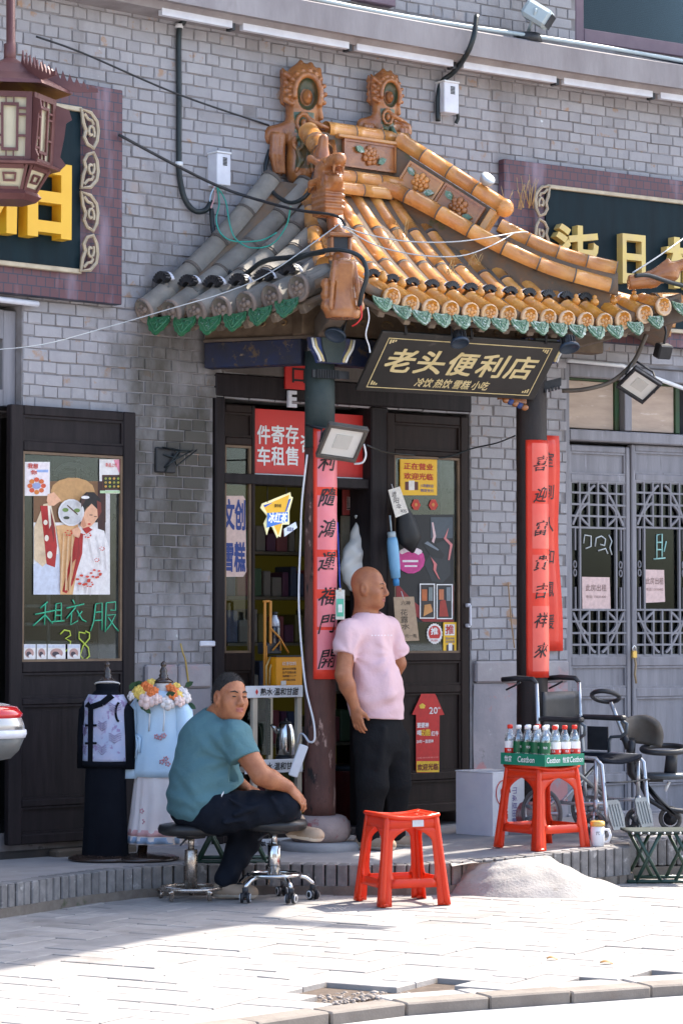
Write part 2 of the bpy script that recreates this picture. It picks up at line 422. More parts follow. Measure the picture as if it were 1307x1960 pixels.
# ------------------------------------------------------------ smooth blended solids (bodies,clothes,glazed ornaments)
class SDF:
    def __init__(s, lo, hi, h):
        s.lo = np.array(lo,np.float32); s.h = h; s.n = [int(math.ceil((b - a)/h))+1 for a,b in zip(lo,hi)]
        s.D = np.full(s.n, .25, np.float32)
    def _win(s, lo, hi, pad):
        i0 = [max(0, int((a - pad - o) / s.h)) for a, o in zip(lo, s.lo)]
        i1 = [min(n, int((b + pad - o) / s.h) + 2) for b, o, n in zip(hi, s.lo, s.n)]
        if any(a >= b for a, b in zip(i0, i1)): return None, None
        sl = tuple(slice(a, b) for a, b in zip(i0, i1))
        ax = [(np.arange(a, b, dtype=np.float32) * s.h + o) for a, b, o in zip(i0, i1, s.lo)]
        return sl, np.meshgrid(*ax, indexing='ij', sparse=True)
    def _put(s, sl, d, k, op):
        a = s.D[sl]
        if op == 'cut':
            d = -d
            if k > 0:
                t = np.maximum(k - np.abs(a - d), 0) / k; s.D[sl] = np.maximum(a, d) + t * t * k * .25
            else: s.D[sl] = np.maximum(a, d)
        else:
            if k > 0:
                t = np.maximum(k - np.abs(a - d), 0) / k; s.D[sl] = np.minimum(a, d) - t * t * k * .25
            else: s.D[sl] = np.minimum(a, d)
    def cap(s, a, b, ra, rb=None, k=.02, op='add', flat=None):
        """tapered rod; flat=(axis, factor) squashes it across an axis"""
        rb = ra if rb is None else rb; a,b = np.array(a,np.float32),np.array(b,np.float32); r = max(ra,rb)
        f = 1.0 if flat is None else max(1, 1 / flat[1])
        sl, P = s._win(np.minimum(a, b) - r * f, np.maximum(a, b) + r * f, k + .03)
        if sl is None: return s
        ba = b - a; q = [P[i] - a[i] for i in range(3)]; l2 = float(ba @ ba) + 1e-12
        t = np.clip((q[0] * ba[0] + q[1] * ba[1] + q[2] * ba[2]) / l2, 0, 1)
        e = [q[i] - t * ba[i] for i in range(3)]
        if flat is not None:
            n = np.array(flat[0],np.float32); n /= np.linalg.norm(n); dn = e[0]*n[0]+e[1]*n[1]+e[2]*n[2]
            e = [e[i] + n[i] * dn * (1 / flat[1] - 1) for i in range(3)]
        d = np.sqrt(e[0] ** 2 + e[1] ** 2 + e[2] ** 2) - (ra + (rb - ra) * t)
        s._put(sl, d.astype(np.float32), k, op); return s
    def path(s, pts, r, k=.02, op='add', flat=None):
        rs = r if isinstance(r, (list, tuple)) else [r] * len(pts)
        for i in range(len(pts) - 1): s.cap(pts[i], pts[i + 1], rs[i], rs[i + 1], k, op, flat)
        return s
    def ell(s, c, r, rot=None, k=.02, op='add'):
        c = np.array(c, np.float32); r = np.array(r, np.float32); m = float(r.max())
        sl, P = s._win(c - m, c + m, k + .03)
        if sl is None: return s
        q = [P[i] - c[i] for i in range(3)]
        if rot is not None:
            Rm = np.array(rot, np.float32); q = [sum(Rm[j, i] * q[j] for j in range(3)) for i in range(3)]
        k0 = np.sqrt(sum((q[i]/r[i])**2 for i in range(3))); k1 = np.sqrt(sum((q[i]/r[i]**2)**2 for i in range(3)))
        d = np.where(k1 > 1e-6, k0 * (k0 - 1) / np.maximum(k1, 1e-6), -r.min())
        s._put(sl, d.astype(np.float32), k, op); return s
    def half(s, p, n, k=0, lo=None, hi=None):
        """cut away everything on the n side of a plane, within a box"""
        p, n = np.array(p, np.float32), np.array(n, np.float32); n /= np.linalg.norm(n)
        sl, P = s._win(s.lo if lo is None else lo, (s.lo + np.array(s.n) * s.h) if hi is None else hi, 0)
        if sl is None: return s
        d = sum((P[i] - p[i]) * n[i] for i in range(3))
        s.D[sl] = np.maximum(s.D[sl], d.astype(np.float32)); return s
    def box(s, c, hs, rot=None, k=.01, op='add', rd=.005):
        c = np.array(c, np.float32); m = float(np.linalg.norm(hs))
        sl, P = s._win(c - m, c + m, k + .02)
        if sl is None: return s
        q = [P[i] - c[i] for i in range(3)]
        if rot is not None:
            Rm = np.array(rot, np.float32); q = [sum(Rm[j, i] * q[j] for j in range(3)) for i in range(3)]
        e = [np.abs(q[i]) - (hs[i] - rd) for i in range(3)]
        d = np.sqrt(sum(np.maximum(x,0)**2 for x in e))+np.minimum(np.maximum(np.maximum(e[0],e[1]),e[2]),0) - rd
        s._put(sl, d.astype(np.float32), k, op); return s
    def wrinkle(s, fn, lo=None, hi=None):
        sl, P = s._win(s.lo if lo is None else lo, (s.lo + np.array(s.n) * s.h) if hi is None else hi, 0)
        s.D[sl] += fn(*P).astype(np.float32); return s
    def mesh(s):
        """surface nets"""
        D = s.D; D[0], D[-1] = .1, .1; D[:, 0], D[:, -1] = .1, .1; D[:, :, 0], D[:, :, -1] = .1, .1
        S = D < 0; n = D.shape
        c = np.zeros([q - 1 for q in n], np.uint8)
        offs = [(i, j, k) for i in (0, 1) for j in (0, 1) for k in (0, 1)]
        for o in offs: c += S[o[0]:n[0] - 1 + o[0], o[1]:n[1] - 1 + o[1], o[2]:n[2] - 1 + o[2]]
        I = np.argwhere((c > 0) & (c < 8)); idx = np.full(c.shape,-1,np.int32); idx[tuple(I.T)] = np.arange(len(I))
        val = np.stack([D[I[:, 0] + o[0], I[:, 1] + o[1], I[:, 2] + o[2]] for o in offs], 1)
        acc = np.zeros((len(I), 3), np.float32); cnt = np.zeros(len(I), np.float32)
        for a in range(8):
            for b in range(a + 1, 8):
                oa, ob = offs[a], offs[b]
                if sum(abs(x - y) for x, y in zip(oa, ob)) != 1: continue
                va,vb = val[:,a],val[:,b]; m = (va < 0) != (vb < 0); t = np.where(m,va/np.where(m,va - vb,1),0)
                for ax in range(3): acc[:, ax] += np.where(m, oa[ax] + t * (ob[ax] - oa[ax]), 0)
                cnt += m
        V = (I + acc / cnt[:, None]) * s.h + s.lo
        Q = []
        for ax in range(3):
            b, d = (ax + 1) % 3, (ax + 2) % 3
            s0 = [slice(None)]*3; s1 = [slice(None)]*3; s0[ax] = slice(0,n[ax] - 1); s1[ax] = slice(1,n[ax])
            E = np.argwhere(S[tuple(s0)] != S[tuple(s1)])
            E = E[(E[:, b] > 0) & (E[:, d] > 0) & (E[:, b] < n[b] - 1) & (E[:, d] < n[d] - 1)]
            inside = S[tuple(E.T)]
            def cell(db, dd):
                q = E.copy(); q[:, b] -= db; q[:, d] -= dd; return idx[tuple(q.T)]
            f = np.stack([cell(1,1),cell(0,1),cell(0,0),cell(1,0)],1); f[~inside] = f[~inside][:,::-1]; Q.append(f)
        Q = np.concatenate(Q); Q = Q[(Q >= 0).all(1)]
        return V.astype(float), Q
def relax(V, Q, it=1, lam=.5):
    """light smoothing of the stair steps"""
    for _ in range(it):
        acc = np.zeros_like(V); cnt = np.zeros(len(V))
        for a in range(4):
            for b in ((a+1) % 4,(a - 1) % 4): np.add.at(acc,Q[:,a],V[Q[:,b]]); np.add.at(cnt,Q[:,a],1)
        V = V + lam * (acc / np.maximum(cnt, 1)[:, None] - V)
    return V
def sdf_mb(s, matfn=None, it=2):
    V,Q = s.mesh(); V = relax(V,Q,it); mb = MB(); mb.v = [tuple(q) for q in V]; mb.f = [tuple(q) for q in Q.tolist()]
    if matfn is None: mb.m = [0] * len(Q)
    else: mb.m = [int(q) for q in matfn(V[Q].mean(1))]
    mb.sm = [True] * len(Q); return mb
# ------------------------------------------------------------ the brick building
building = thing('brick_building','grey painted brick building with a cement ledge and carved shop doors along the street','building',W(0,0,0))
class LF:
    """local frame on the house front: x along the wall, out towards the street, z up"""
    def __init__(s, s0): s.s0 = s0; s.rz = math.pi / 2 - phi(s0)
    def loc(s, z=0, out=0): return W(s.s0, out, z)
    def p(s, x, out, z):
        return W(s.s0, 0, z) + Wt(s.s0) * x + Wn(s.s0) * out
    def px(s, px, py, out=0):
        """photo point on the plane at that distance from the wall -> (x, z)"""
        q = onplane(px, py, s.p(0, out, 0), Wn(s.s0)); d = q - W(s.s0, 0, 0); return (d.dot(Wt(s.s0)), q.z)
    def box(s, mb, x0, x1, o0, o1, z0, z1, mi=0, bev=0):
        return mb.obox(s.p(x0,o0,z0),Wt(s.s0)*(x1 - x0),Wn(s.s0)*(o1 - o0),Vector((0,0,z1 - z0)),mi,bev)
    def plane(s, x, out, z): return flat(s.p(x, out, z), Wt(s.s0), UP)

S_DL, S_DR = wpx(407, 900)[0], wpx(898, 900)[0]        # porch doorway
S_LR = wpx(256, 900)[0]                                # right edge of the rental shop window
S_RD = wpx(1084, 900)[0]                               # latticed doors
S_UW = wpx(1100, 40)[0]
ZDT = 2.79
ZC = 5.06                                              # ledge
HOLES = [(S_DL, S_DR, ZP, ZDT), (-4.8, S_LR - .03, .3, 2.62), (-4.8, wpx(42, 700)[0], 2.60, 3.22),
         (S_RD, 3.3, ZP, 3.16), (S_UW, 3.2, 5.30, 6.6)]
def inhole(s, z, m=0): return any(a - m < s < b + m and c - m < z < d + m for a, b, c, d in HOLES)
wall_mb = MB()
sb = sorted(set([-7+.5*i for i in range(33)]+[h for H in HOLES for h in H[:2]])); zb = sorted(set([0,1.5,4,7.2]+[h for H in HOLES for h in H[2:]]))
for i in range(len(sb) - 1):
    for j in range(len(zb) - 1):
        if not inhole((sb[i] + sb[i + 1]) / 2, (zb[j] + zb[j + 1]) / 2):
            wall_mb.quad(W(sb[i],0,zb[j]),W(sb[i+1],0,zb[j]),W(sb[i+1],0,zb[j+1]),W(sb[i],0,zb[j+1]))
for (a, b, c, d) in HOLES:                             # reveals
    for q in ((a, a, c, d), (b, b, c, d)):
        f = [W(q[0], 0, c), W(q[0], 0, d), W(q[0], -.3, d), W(q[0], -.3, c)]
        wall_mb.quad(*(f if q[0] == a else f[::-1]))
    wall_mb.quad(W(a, 0, d), W(b, 0, d), W(b, -.3, d), W(a, -.3, d))
wall_mb.quad(W(-7, -.3, 7.2), W(-7, 0, 7.2), W(9, 0, 7.2), W(9, -.3, 7.2))
wall = part('wall', wall_mb, M['mortar'], building)
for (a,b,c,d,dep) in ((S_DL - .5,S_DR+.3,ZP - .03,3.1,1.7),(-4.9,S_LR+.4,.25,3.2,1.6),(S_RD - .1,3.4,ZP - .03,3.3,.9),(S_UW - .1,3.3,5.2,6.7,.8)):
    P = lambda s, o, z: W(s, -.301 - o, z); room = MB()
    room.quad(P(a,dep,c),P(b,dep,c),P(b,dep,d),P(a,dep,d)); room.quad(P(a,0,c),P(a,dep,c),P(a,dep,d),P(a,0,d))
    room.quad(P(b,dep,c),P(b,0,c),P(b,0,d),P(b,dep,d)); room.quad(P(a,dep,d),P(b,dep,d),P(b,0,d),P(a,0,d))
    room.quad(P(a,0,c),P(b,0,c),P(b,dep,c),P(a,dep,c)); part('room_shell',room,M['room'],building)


# bricks: English bond, unevenly laid
ZB0 = 1.215
def brick_variant(w, k):
    r = random.Random(k); mb = MB(); b = .0024
    o = lambda: (r.uniform(-1, 1)) * .0035
    fr = [(-w/2+b+abs(o()),-.0085+o()*.35,-.0305+b+o()),(w/2 - b - abs(o()),-.0085+o()*.35,-.0305+b+o()),(w/2 - b+o(),-.0085+o()*.35,.0305 - b+o()),(-w/2+b+o(),-.0085+o()*.35,.0305 - b+o())]
    if r.random() < .3:
        q = r.randrange(4); c = fr[q]; fr[q] = (c[0] * .86, c[1], c[2] * .7)
    md = [(x*(w/2)/abs(x),-.003,z*.0305/abs(z)) for x,y,z in fr]; bk = [(x,.01,z) for x,y,z in md]
    mb.add(fr+md+bk,[(0,1,2,3)]+[(4+i,4+(i+1) % 4,(i+1) % 4,i) for i in range(4)]+[(8+i,8+(i+1) % 4,4+(i+1) % 4,4+i) for i in range(4)],0)
    return mb
BV = {w: [brick_variant(w, 100 + i + int(w * 1000)) for i in range(7)] for w in (.0895, .184)}
HID = [(-9, wpx(228, 300)[0] - .05, 3.33, 4.46), (wpx(975, 400)[0] + .05, 9, 3.6, 4.35)]
cand = []
row = 0; z = ZB0 + .034
while z < 6.4:
    hd = row % 2 == 0; p = .0953 if hd else .190
    s = -3.75 + (.0 if hd else .0476) + R.uniform(-.01, .01)
    while s < 2.35:
        w = p; s2 = s + w
        if not hd and R.random() < .12: w = .0953; s2 = s + w
        ca, cb = s, s2
        for a, b, c, d in HOLES:
            if c < z + .02 and z - .02 < d:
                if a <= ca and cb <= b: cb = ca
                elif ca < a < cb: cb = a - .004
                elif ca < b < cb: ca = b + .004
        m = (ca + cb) / 2; cut = (cb - ca) / w
        if cut > .25 and not (ZC - .06 < z < ZC + .21):
            if not any(a < s and s2 < b and c < z < d for a, b, c, d in HID) and R.random() > .004:
                cand.append((m,z+R.uniform(-.0025,.0025),.0895 if w < .1 else .184,R.randrange(7),R.uniform(-.004,.003),R.uniform(-.02,.02),cut))
        s = s2
    z += .068; row += 1
def shown(c):
    x, y = proj(W(c[0], .01, c[1]));
    if not (0 < x < 1307 and 0 < y < 1960): return 0
    if 275 < x < 1300 and 330 < y < 640: return 0
    if x > 990 and 860 < y: return 0
    if 540 < x < 800 and 110 < y < 640: return 0
    return c[2] / W(c[0], 0, 0).y ** 2
cand.sort(key=shown, reverse=True)
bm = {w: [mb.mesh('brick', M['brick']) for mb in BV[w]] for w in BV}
rest = MB()
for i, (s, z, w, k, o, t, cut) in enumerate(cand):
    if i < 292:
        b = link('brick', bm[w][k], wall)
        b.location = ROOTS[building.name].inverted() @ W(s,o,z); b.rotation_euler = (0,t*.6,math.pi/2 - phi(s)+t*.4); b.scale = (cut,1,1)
    else:
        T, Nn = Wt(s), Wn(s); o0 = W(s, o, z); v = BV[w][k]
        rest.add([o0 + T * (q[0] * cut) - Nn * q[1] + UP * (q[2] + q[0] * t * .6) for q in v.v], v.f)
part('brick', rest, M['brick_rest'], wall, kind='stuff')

# plinth: stone band and patched plaster below it
M['stone_band'] = pm('plinth_stone',(.36,.33,.33),(.28,.25,.26),5,.8,.5,40,spots=[((.42,.26,.26),4,.58,.1),((.55,.54,.55),7,.66,.08)],rand=.06)
M['plaster'] = pm('peeling_plaster',(.34,.30,.31),(.25,.235,.25),4,.85,.6,35,spots=[((.42,.20,.20),3.2,.54,.06),((.5,.47,.47),6,.62,.08),((.12,.11,.11),5,.66,.1)])
def stones(s0, s1, z0, z1, n, off):
    for i in range(n):
        a = s0 + (s1 - s0) * i / n; b = s0 + (s1 - s0) * (i + 1) / n
        mb = MB().obox(W(a+.004,-.05,z0),W(b - .004,-.05,z0) - W(a+.004,-.05,z0),Wn(a)*(off+.05),UP*(z1 - z0),bev=.012)
        part('plinth_stone', mb, M['stone_band'], building)
stones(S_LR + .07, S_DL - .02, 1.075, 1.212, 2, .03); stones(S_DR + .02, S_RD - .01, 1.075, 1.212, 2, .035)
for a, b in ((S_LR + .07, S_DL - .02), (S_DR + .02, S_RD - .01)):
    pl = MB().grid(lambda u,v: W(a+(b - a)*u,.012+.006*math.sin(u*9+v*7),ZP - .02+(1.09 - ZP)*v),8,10)
    part('plaster', pl, M['plaster'], building)

# cement ledge with its drip and the wall's cornice shade
z_top = wpx(980, 70, .3)[1]; z_bot = wpx(980, 119, .3)[1]
led = MB()
prof = [(-.05,z_top+.03),(.27,z_top+.005),(.30,z_top - .01),(.30,z_bot),(.22,z_bot+.012),(.20,z_bot - .03),(-.05,z_bot - .03)]
n = 40
for i in range(n):
    a, b = -5 + 12 * i / n, -5 + 12 * (i + 1) / n
    for k in range(len(prof) - 1):
        (o1, h1), (o2, h2) = prof[k], prof[k + 1]
        led.quad(W(a, o1, h1), W(a, o2, h2), W(b, o2, h2), W(b, o1, h1))
part('ledge', led, M['cornice'], building)

# upper windows
def window_at(s0, s1, z0, z1, mull):
    f = MB(); L = LF((s0 + s1) / 2); w = (s1 - s0) / 2
    for x0,x1,a,b in ((-w,-w+.07,z0,z1),(w - .07,w,z0,z1),(-w+.07,w - .07,z0,z0+.09),(-w+.07,w - .07,z1 - .07,z1)):
        L.box(f, x0, x1, -.10, .02, a, b, 0, .006)
    for m in mull: L.box(f, m - .03, m + .03, -.09, .0, z0 + .09, z1 - .07, 0, .005)
    fr = part('window', f, M['purple_frame'], building)
    part('pane', L.box(MB(), -w + .07, w - .07, -.075, -.07, z0 + .09, z1 - .07), M['glass_dark'], fr)
    part('blind',L.box(MB(),-w+.08,(mull[0] if mull else 0) - .03,-.14,-.13,z0+.09,z1 - .07),M['blind'],fr)
M['purple_frame'] = pm('purple_metal_frame',(.15,.10,.13),(.19,.13,.16),6,.5,.1,spots=[((.4,.33,.36),8,.68,.1)])
M['blind'] = pm('slatted_blind',(.10,.11,.12),(.16,.17,.18),4,.7,0,wave=(26,1,(.2,.21,.22),'Z'))
window_at(S_UW, 2.7, 5.30, 6.55, (S_UW + .36,))
sl = wpx(722, 12)
ss = MB(); LF(sl[0]).box(ss, -.22, .1, -.05, .06, sl[1] - .0, sl[1] + .06, 0, .006)
part('window_sill', ss, M['purple_frame'], building)

# ------------------------------------------------------------ panelled door leaves
def leaf(name, mat, L, x0, x1, zs, kinds, out, th, st, parent, rail=.05, glass=None, bead=None):
    """zs: heights from the top down bounding each field; kinds: 'p' panel, 'g' glass, '' nothing"""
    f = MB(); zt, zb_ = zs[0][0] + rail, zs[-1][1] - rail
    L.box(f,x0,x0+st,out - th,out,zb_,zt,0,.006); L.box(f,x1 - st,x1,out - th,out,zb_,zt,0,.006)
    prev = zt
    for (a, b) in zs:
        L.box(f, x0 + st, x1 - st, out - th, out - .004, a, prev, 0, .007); prev = b
    L.box(f, x0 + st, x1 - st, out - th, out - .004, zb_, prev, 0, .007)
    dr = part(name, f, mat, parent)
    for (a, b), k in zip(zs, kinds):
        if k == 'p':
            q = MB(); L.box(q,x0+st+.001,x1 - st - .001,out - th,out - .022,b+.001,a - .001,0,.004)
            for (p0,p1,c,d) in ((x0+st,x0+st+.012,b,a),(x1 - st - .012,x1 - st,b,a),(x0+st+.012,x1 - st - .012,a - .012,a),(x0+st+.012,x1 - st - .012,b,b+.012)):
                L.box(q, p0, p1, out - .0225, out - .009, c, d)
            part('panel', q, mat, dr)
        if k == 'g':
            part('pane', L.box(MB(), x0 + st, x1 - st, out - .034, out - .03, b, a), glass or M['glass'], dr)
            q = MB()
            for (p0,p1,c,d) in ((x0+st,x0+st+.014,b,a),(x1 - st - .014,x1 - st,b,a),(x0+st+.014,x1 - st - .014,a - .014,a),(x0+st+.014,x1 - st - .014,b,b+.014)):
                L.box(q, p0, p1, out - .03, out - .012, c, d)
            part('glazing_bead', q, bead or mat, dr)
    return dr
M['tan_bead'] = pm('tan_glazing_bead', (.20, .13, .075), (.14, .09, .055), 8, .6)
# rental shop window leaf, far left
LL = LF(wpx(140, 1000)[0]); OL = .09
def zz(L, x, y, o): return L.px(x, y, o)[1]
ys = [(800, 848), (868, 1266), (1287, 1335), (1348, 1526), (1541, 1592)]
xl0, xl1 = LL.px(20, 1200, OL)[0], LL.px(260, 1200, OL)[0]
left_leaf = leaf('window_leaf',M['dwood'],LL,xl0,xl1,[(zz(LL,140,a,OL),zz(LL,140,b,OL)) for a,b in ys],'pgppp',OL,.05,LL.px(46,1000,OL)[0] - xl0,building,rail=.055,bead=M['tan_bead'])
ds = MB(); LL.box(ds, xl0 - .6, xl0 - .012, -.05, .0, .3, 2.64); part('door_leaf', ds, M['dwood'], building)
lg = MB(); LL.box(lg, xl0 - 1.2, xl1 + .02, -.2, .03, ZP - .02, zz(LL, 140, 1617, OL) - .02, 0, .01)
part('threshold', lg, pm('dark_stone', (.07, .055, .045), (.04, .036, .034), 4, .9, .4), building)
st_ = MB(); LL.box(st_, xl0 + .30, xl1 - .0, .03, .12, ZP - .02, zz(LL, 140, 1618, OL) - .018, 0, .012)
part('sill_stone', st_, pm('brown_stone', (.12, .09, .065), (.08, .065, .05), 5, .9, .5), building)
# transom over it
tr = MB(); x45 = LL.px(41, 700, 0)[0]; x16 = LL.px(16, 700, 0)[0]
zt1, zt0 = LL.px(20, 592, 0)[1], LL.px(20, 776, 0)[1]
LL.box(tr,x16,x45,-.12,-.05,zt0,zt1,0,.005); LL.box(tr,x16 - 1.2,x16,-.12,-.05,zt0,zt0+.09); LL.box(tr,x16 - 1.2,x16,-.12,-.05,zt1 - .16,zt1)
part('transom_frame', tr, M['greywood'], building)
M['green_paint'] = pm('dark_green_paint', (.025, .075, .03), (.04, .055, .02), 6, .6, .2)
part('transom_panel', LL.box(MB(), x16 - 1.2, x16, -.16, -.121, zt0, zt1), M['green_paint'], building)

# porch doorway: jambs, lintel, side light and the poster door
LD = LF(wpx(650, 1000)[0])
jm = MB()
def jx(px_, o=0): return LD.px(px_, 1100, o)[0]
LD.box(jm,jx(407),jx(426),-.2,.03,ZP,ZDT,0,.008); LD.box(jm,jx(706),jx(739),-.2,.025,ZP,ZDT,0,.008)
LD.box(jm, jx(407), jx(898), -.2, .031, ZDT + .002, ZDT + .14, 0, .008)
LD.box(jm, jx(426), jx(706), -.2, .0, ZP, ZP + .05, 0, .01)
LD.box(jm, jx(426), jx(706), -.16, .0, zz(LD, 600, 922, 0) - .03, zz(LD, 600, 922, 0) + .03, 0, .004)
part('door_frame', jm, M['dwood'], building)
part('lintel_board',LD.box(MB(),jx(407),jx(900),-.02,.02,ZDT+.143,3.1,0,.006),pm('stained_timber',(.09,.075,.065),(.16,.14,.13),5,.8,.4,30,stretch=(1,1,.4),spots=[((.3,.27,.25),7,.66,.1)]),building)
ys = [(790, 836), (852, 1250), (1285, 1330), (1350, 1500), (1520, 1560)]
side_leaf = leaf('door_leaf',M['dwood_up'],LD,jx(428),jx(491),[(zz(LD,460,a,0),zz(LD,460,b,0)) for a,b in ys],'pgppp',-.01,.05,.022,building,rail=.05,bead=M['tan_bead'])
LR_ = LF(wpx(818, 1100)[0]); OR = .03
ys = [(812, 862), (874, 1250), (1266, 1311), (1327, 1478), (1494, 1538)]
xr0, xr1 = LR_.px(741, 1100, OR)[0], LR_.px(897, 1100, OR)[0]
poster_leaf = leaf('door_leaf',M['dwood_up'],LR_,xr0,xr1,[(zz(LR_,818,a,OR),zz(LR_,818,b,OR)) for a,b in ys],'pgppp',OR,.05,.062,building,rail=.06,bead=M['tan_bead'])
hd_ = MB(); hx = xr1 - .02; hz0, hz1 = zz(LR_, 890, 1198, OR), zz(LR_, 890, 1158, OR)
LR_.box(hd_,hx - .012,hx+.012,OR,OR+.03,hz0 - .01,hz0+.014,0,.003); LR_.box(hd_,hx - .012,hx+.012,OR,OR+.03,hz1 - .014,hz1+.01,0,.003)
LR_.box(hd_, hx - .006, hx + .008, OR + .03, OR + .045, hz0, hz1, 0, .004)
part('handle', hd_, M['white_strip'], poster_leaf)

# latticed double door at the right, with boarded transom lights above
LG = LF(wpx(1200, 1000)[0]); OG = -.03
def gx(px_, o=OG): return LG.px(px_, 1100, o)[0]
def gz(y, x=1145): return LG.px(x, y, OG)[1]
gj = MB(); zdt = gz(843, 1085)
gx0 = gx(1085); gx1 = gx(1206); gx2 = gx(1209); gx3 = gx2 + (gx1 - gx0)
zhead = 3.16
LG.box(gj, gx0 - .05, gx0 - .003, -.2, .01, ZP, zhead, 0, .008)
LG.box(gj, gx3 + .003, gx3 + .07, -.2, .01, ZP, zhead, 0, .008)
LG.box(gj, gx0 - .003, gx3 + .003, -.2, .008, zdt, gz(822, 1100), 0, .008)
LG.box(gj, gx0 - .003, gx3 + .003, -.2, .008, gz(722, 1100), zhead, 0, .008)
LG.box(gj, gx(1190), gx(1204), -.2, .006, gz(820, 1100), gz(722, 1100), 0, .004)
LG.box(gj, gx0 - .05, gx3 + .3, -.2, .03, ZP - .02, ZP + .06, 0, .01)
part('door_frame', gj, M['greywood'], building)
M['ply'] = pm('weathered_plywood',(.50,.38,.29),(.40,.30,.23),4,.8,.2,30,stretch=(1,1,5),spots=[((.6,.5,.42),6,.6,.1),((.35,.16,.13),13,.7,.04)])
for a, b in ((1088, 1180), (1206, 1296)):
    part('transom_board',LG.box(MB(),gx(a),gx(b),-.09,-.06,gz(818,1100),gz(727,1100),0,.003),M['ply'],building)
    part('transom_frame',LG.box(MB(),gx(b)+.002,gx(b+9),-.10,-.045,gz(819,1100),gz(724,1100),0,.003),M['green_paint'],building)
    part('transom_frame',LG.box(MB(),gx(a),gx(b),-.10,-.046,gz(726.5,1100),gz(722.5,1100),0,.002),M['green_paint'],building)
part('wall_patch', LG.box(MB(), gx3 + .07, gx3 + 1.3, -.2, -.02, ZP, zhead), M['greywood'], building)
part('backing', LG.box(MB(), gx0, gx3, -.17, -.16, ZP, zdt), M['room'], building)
ys = [(866, 908), (922, 1256), (1275, 1316), (1334, 1482), (1500, 1560)]
def lattice(x0, x1, z0, z1, o):
    g = MB(); w = x1 - x0; h = z1 - z0; b = .0065
    def bar(xa, za, xb, zb2, t=b):
        A,B_ = Vector((xa,za)),Vector((xb,zb2)); d = (B_ - A); ln = d.length; d = d/ln; n_ = Vector((-d.y,d.x))
        c = A - n_ * t
        g.obox(LG.p(c.x,o,c.y),Wt(LG.s0)*d.x*ln+UP*d.y*ln,Wt(LG.s0)*n_.x*2*t+UP*n_.y*2*t,Wn(LG.s0)*(.018+.001*R.random()))
    bl = h * .265
    for blk, sg in (((z1 - bl), 1), ((z0), -1)):
        za, zb2 = blk, blk + bl
        for i in range(1, 6): bar(x0 + w * i / 6, za, x0 + w * i / 6, zb2)
        for j in range(0, 5):
            zq = za + bl * j / 4
            bar(x0, zq, x1, zq)
        # cusped ogee lines
        for s_ in (-1, 1):
            pts = []
            for q in range(9):
                t = q/8; pts.append((x0+w*(.5+s_*(.06+.40*t)),(za+bl*.92 - bl*(t**1.4)*.86) if sg > 0 else (za+bl*.08+bl*(t**1.4)*.86)))
            for q in range(8): bar(*pts[q], *pts[q + 1], .008)
            pts = [(x0+w*(.5+s_*(.17+.16*math.sin(q/8*math.pi))),(za+bl*(.05+.5*q/8)) if sg > 0 else (zb2 - bl*(.05+.5*q/8))) for q in range(9)]
            for q in range(8): bar(*pts[q], *pts[q + 1], .007)
    for xx in (.17, .83): bar(x0 + w * xx, z0 + bl, x0 + w * xx, z1 - bl, .007)
    for xx in (.085, .915):                           # little carved knots in the side strips
        for s_ in (-1, 1):
            zc = (z0 + z1) / 2
            g.tube([LG.p(x0+w*xx+.012*math.cos(a),o+.009,zc+s_*(.028)+.022*math.sin(a)) for a in [q*math.pi/5 for q in range(10)]],.006,5,closed=True)
        bar(x0+w*xx,z0+bl,x0+w*xx,z0+bl+h*.13,.005); bar(x0+w*xx,z1 - bl - h*.13,x0+w*xx,z1 - bl,.005)
    return g
lat_leaf = []
for xa, xb, xp in ((gx0, gx1, 1145), (gx2, gx3, 1265)):
    zs = [(gz(a, xp), gz(b, xp)) for a, b in ys]
    d_ = leaf('door_leaf',M['greywood'],LG,xa,xb,zs,'pgppp',OG,.05,.035,building,rail=.045,glass=M['glass_dark'])
    part('lattice', lattice(xa + .035, xb - .035, zs[1][1], zs[1][0], OG - .024), M['greywood'], d_)
    lat_leaf.append((d_, xa, xb, zs))
# ------------------------------------------------------------ ground, pavement, step, kerb
M['paver'] = pm('paving_brick',(.32,.30,.283),(.25,.235,.225),5,.85,.5,70,rand=.09,spots=[((.19,.175,.165),11,.66,.1),((.38,.355,.33),4,.62,.12)],wspots=[((.17,.15,.135),1.1,.58,.16,None,0,1),((.12,.10,.09),9,.70,.06,None,0,1)])
M['paver_rest'] = pm('paving_brick_far',(.32,.30,.283),(.25,.235,.225),5,.85,.5,70,island=.09,spots=[((.24,.225,.22),11,.68,.1)])
M['joint'] = pm('paving_joint_dirt', (.07, .05, .038), (.11, .08, .06), 14, .95, .6, 60)
M['road'] = pm('pale_road_concrete', (.40, .39, .38), (.34, .33, .32), 3, .9, .5, 50)
M['kerb'] = pm('kerb_stone',(.23,.20,.172),(.17,.145,.125),6,.85,.6,60,rand=.07,spots=[((.2,.16,.13),7,.64,.1)])
M['stepbrick'] = pm('step_brick',(.24,.225,.215),(.16,.15,.145),18,.9,.8,60,rand=.16,spots=[((.40,.38,.36),16,.60,.1),((.08,.07,.06),8,.66,.1)])
M['steptop'] = pm('step_cement',(.33,.31,.30),(.27,.255,.25),5,.85,.5,60,spots=[((.40,.385,.375),9,.6,.15),((.18,.165,.155),4,.64,.15)],stretch=(1,1,1))
RZ = -.048
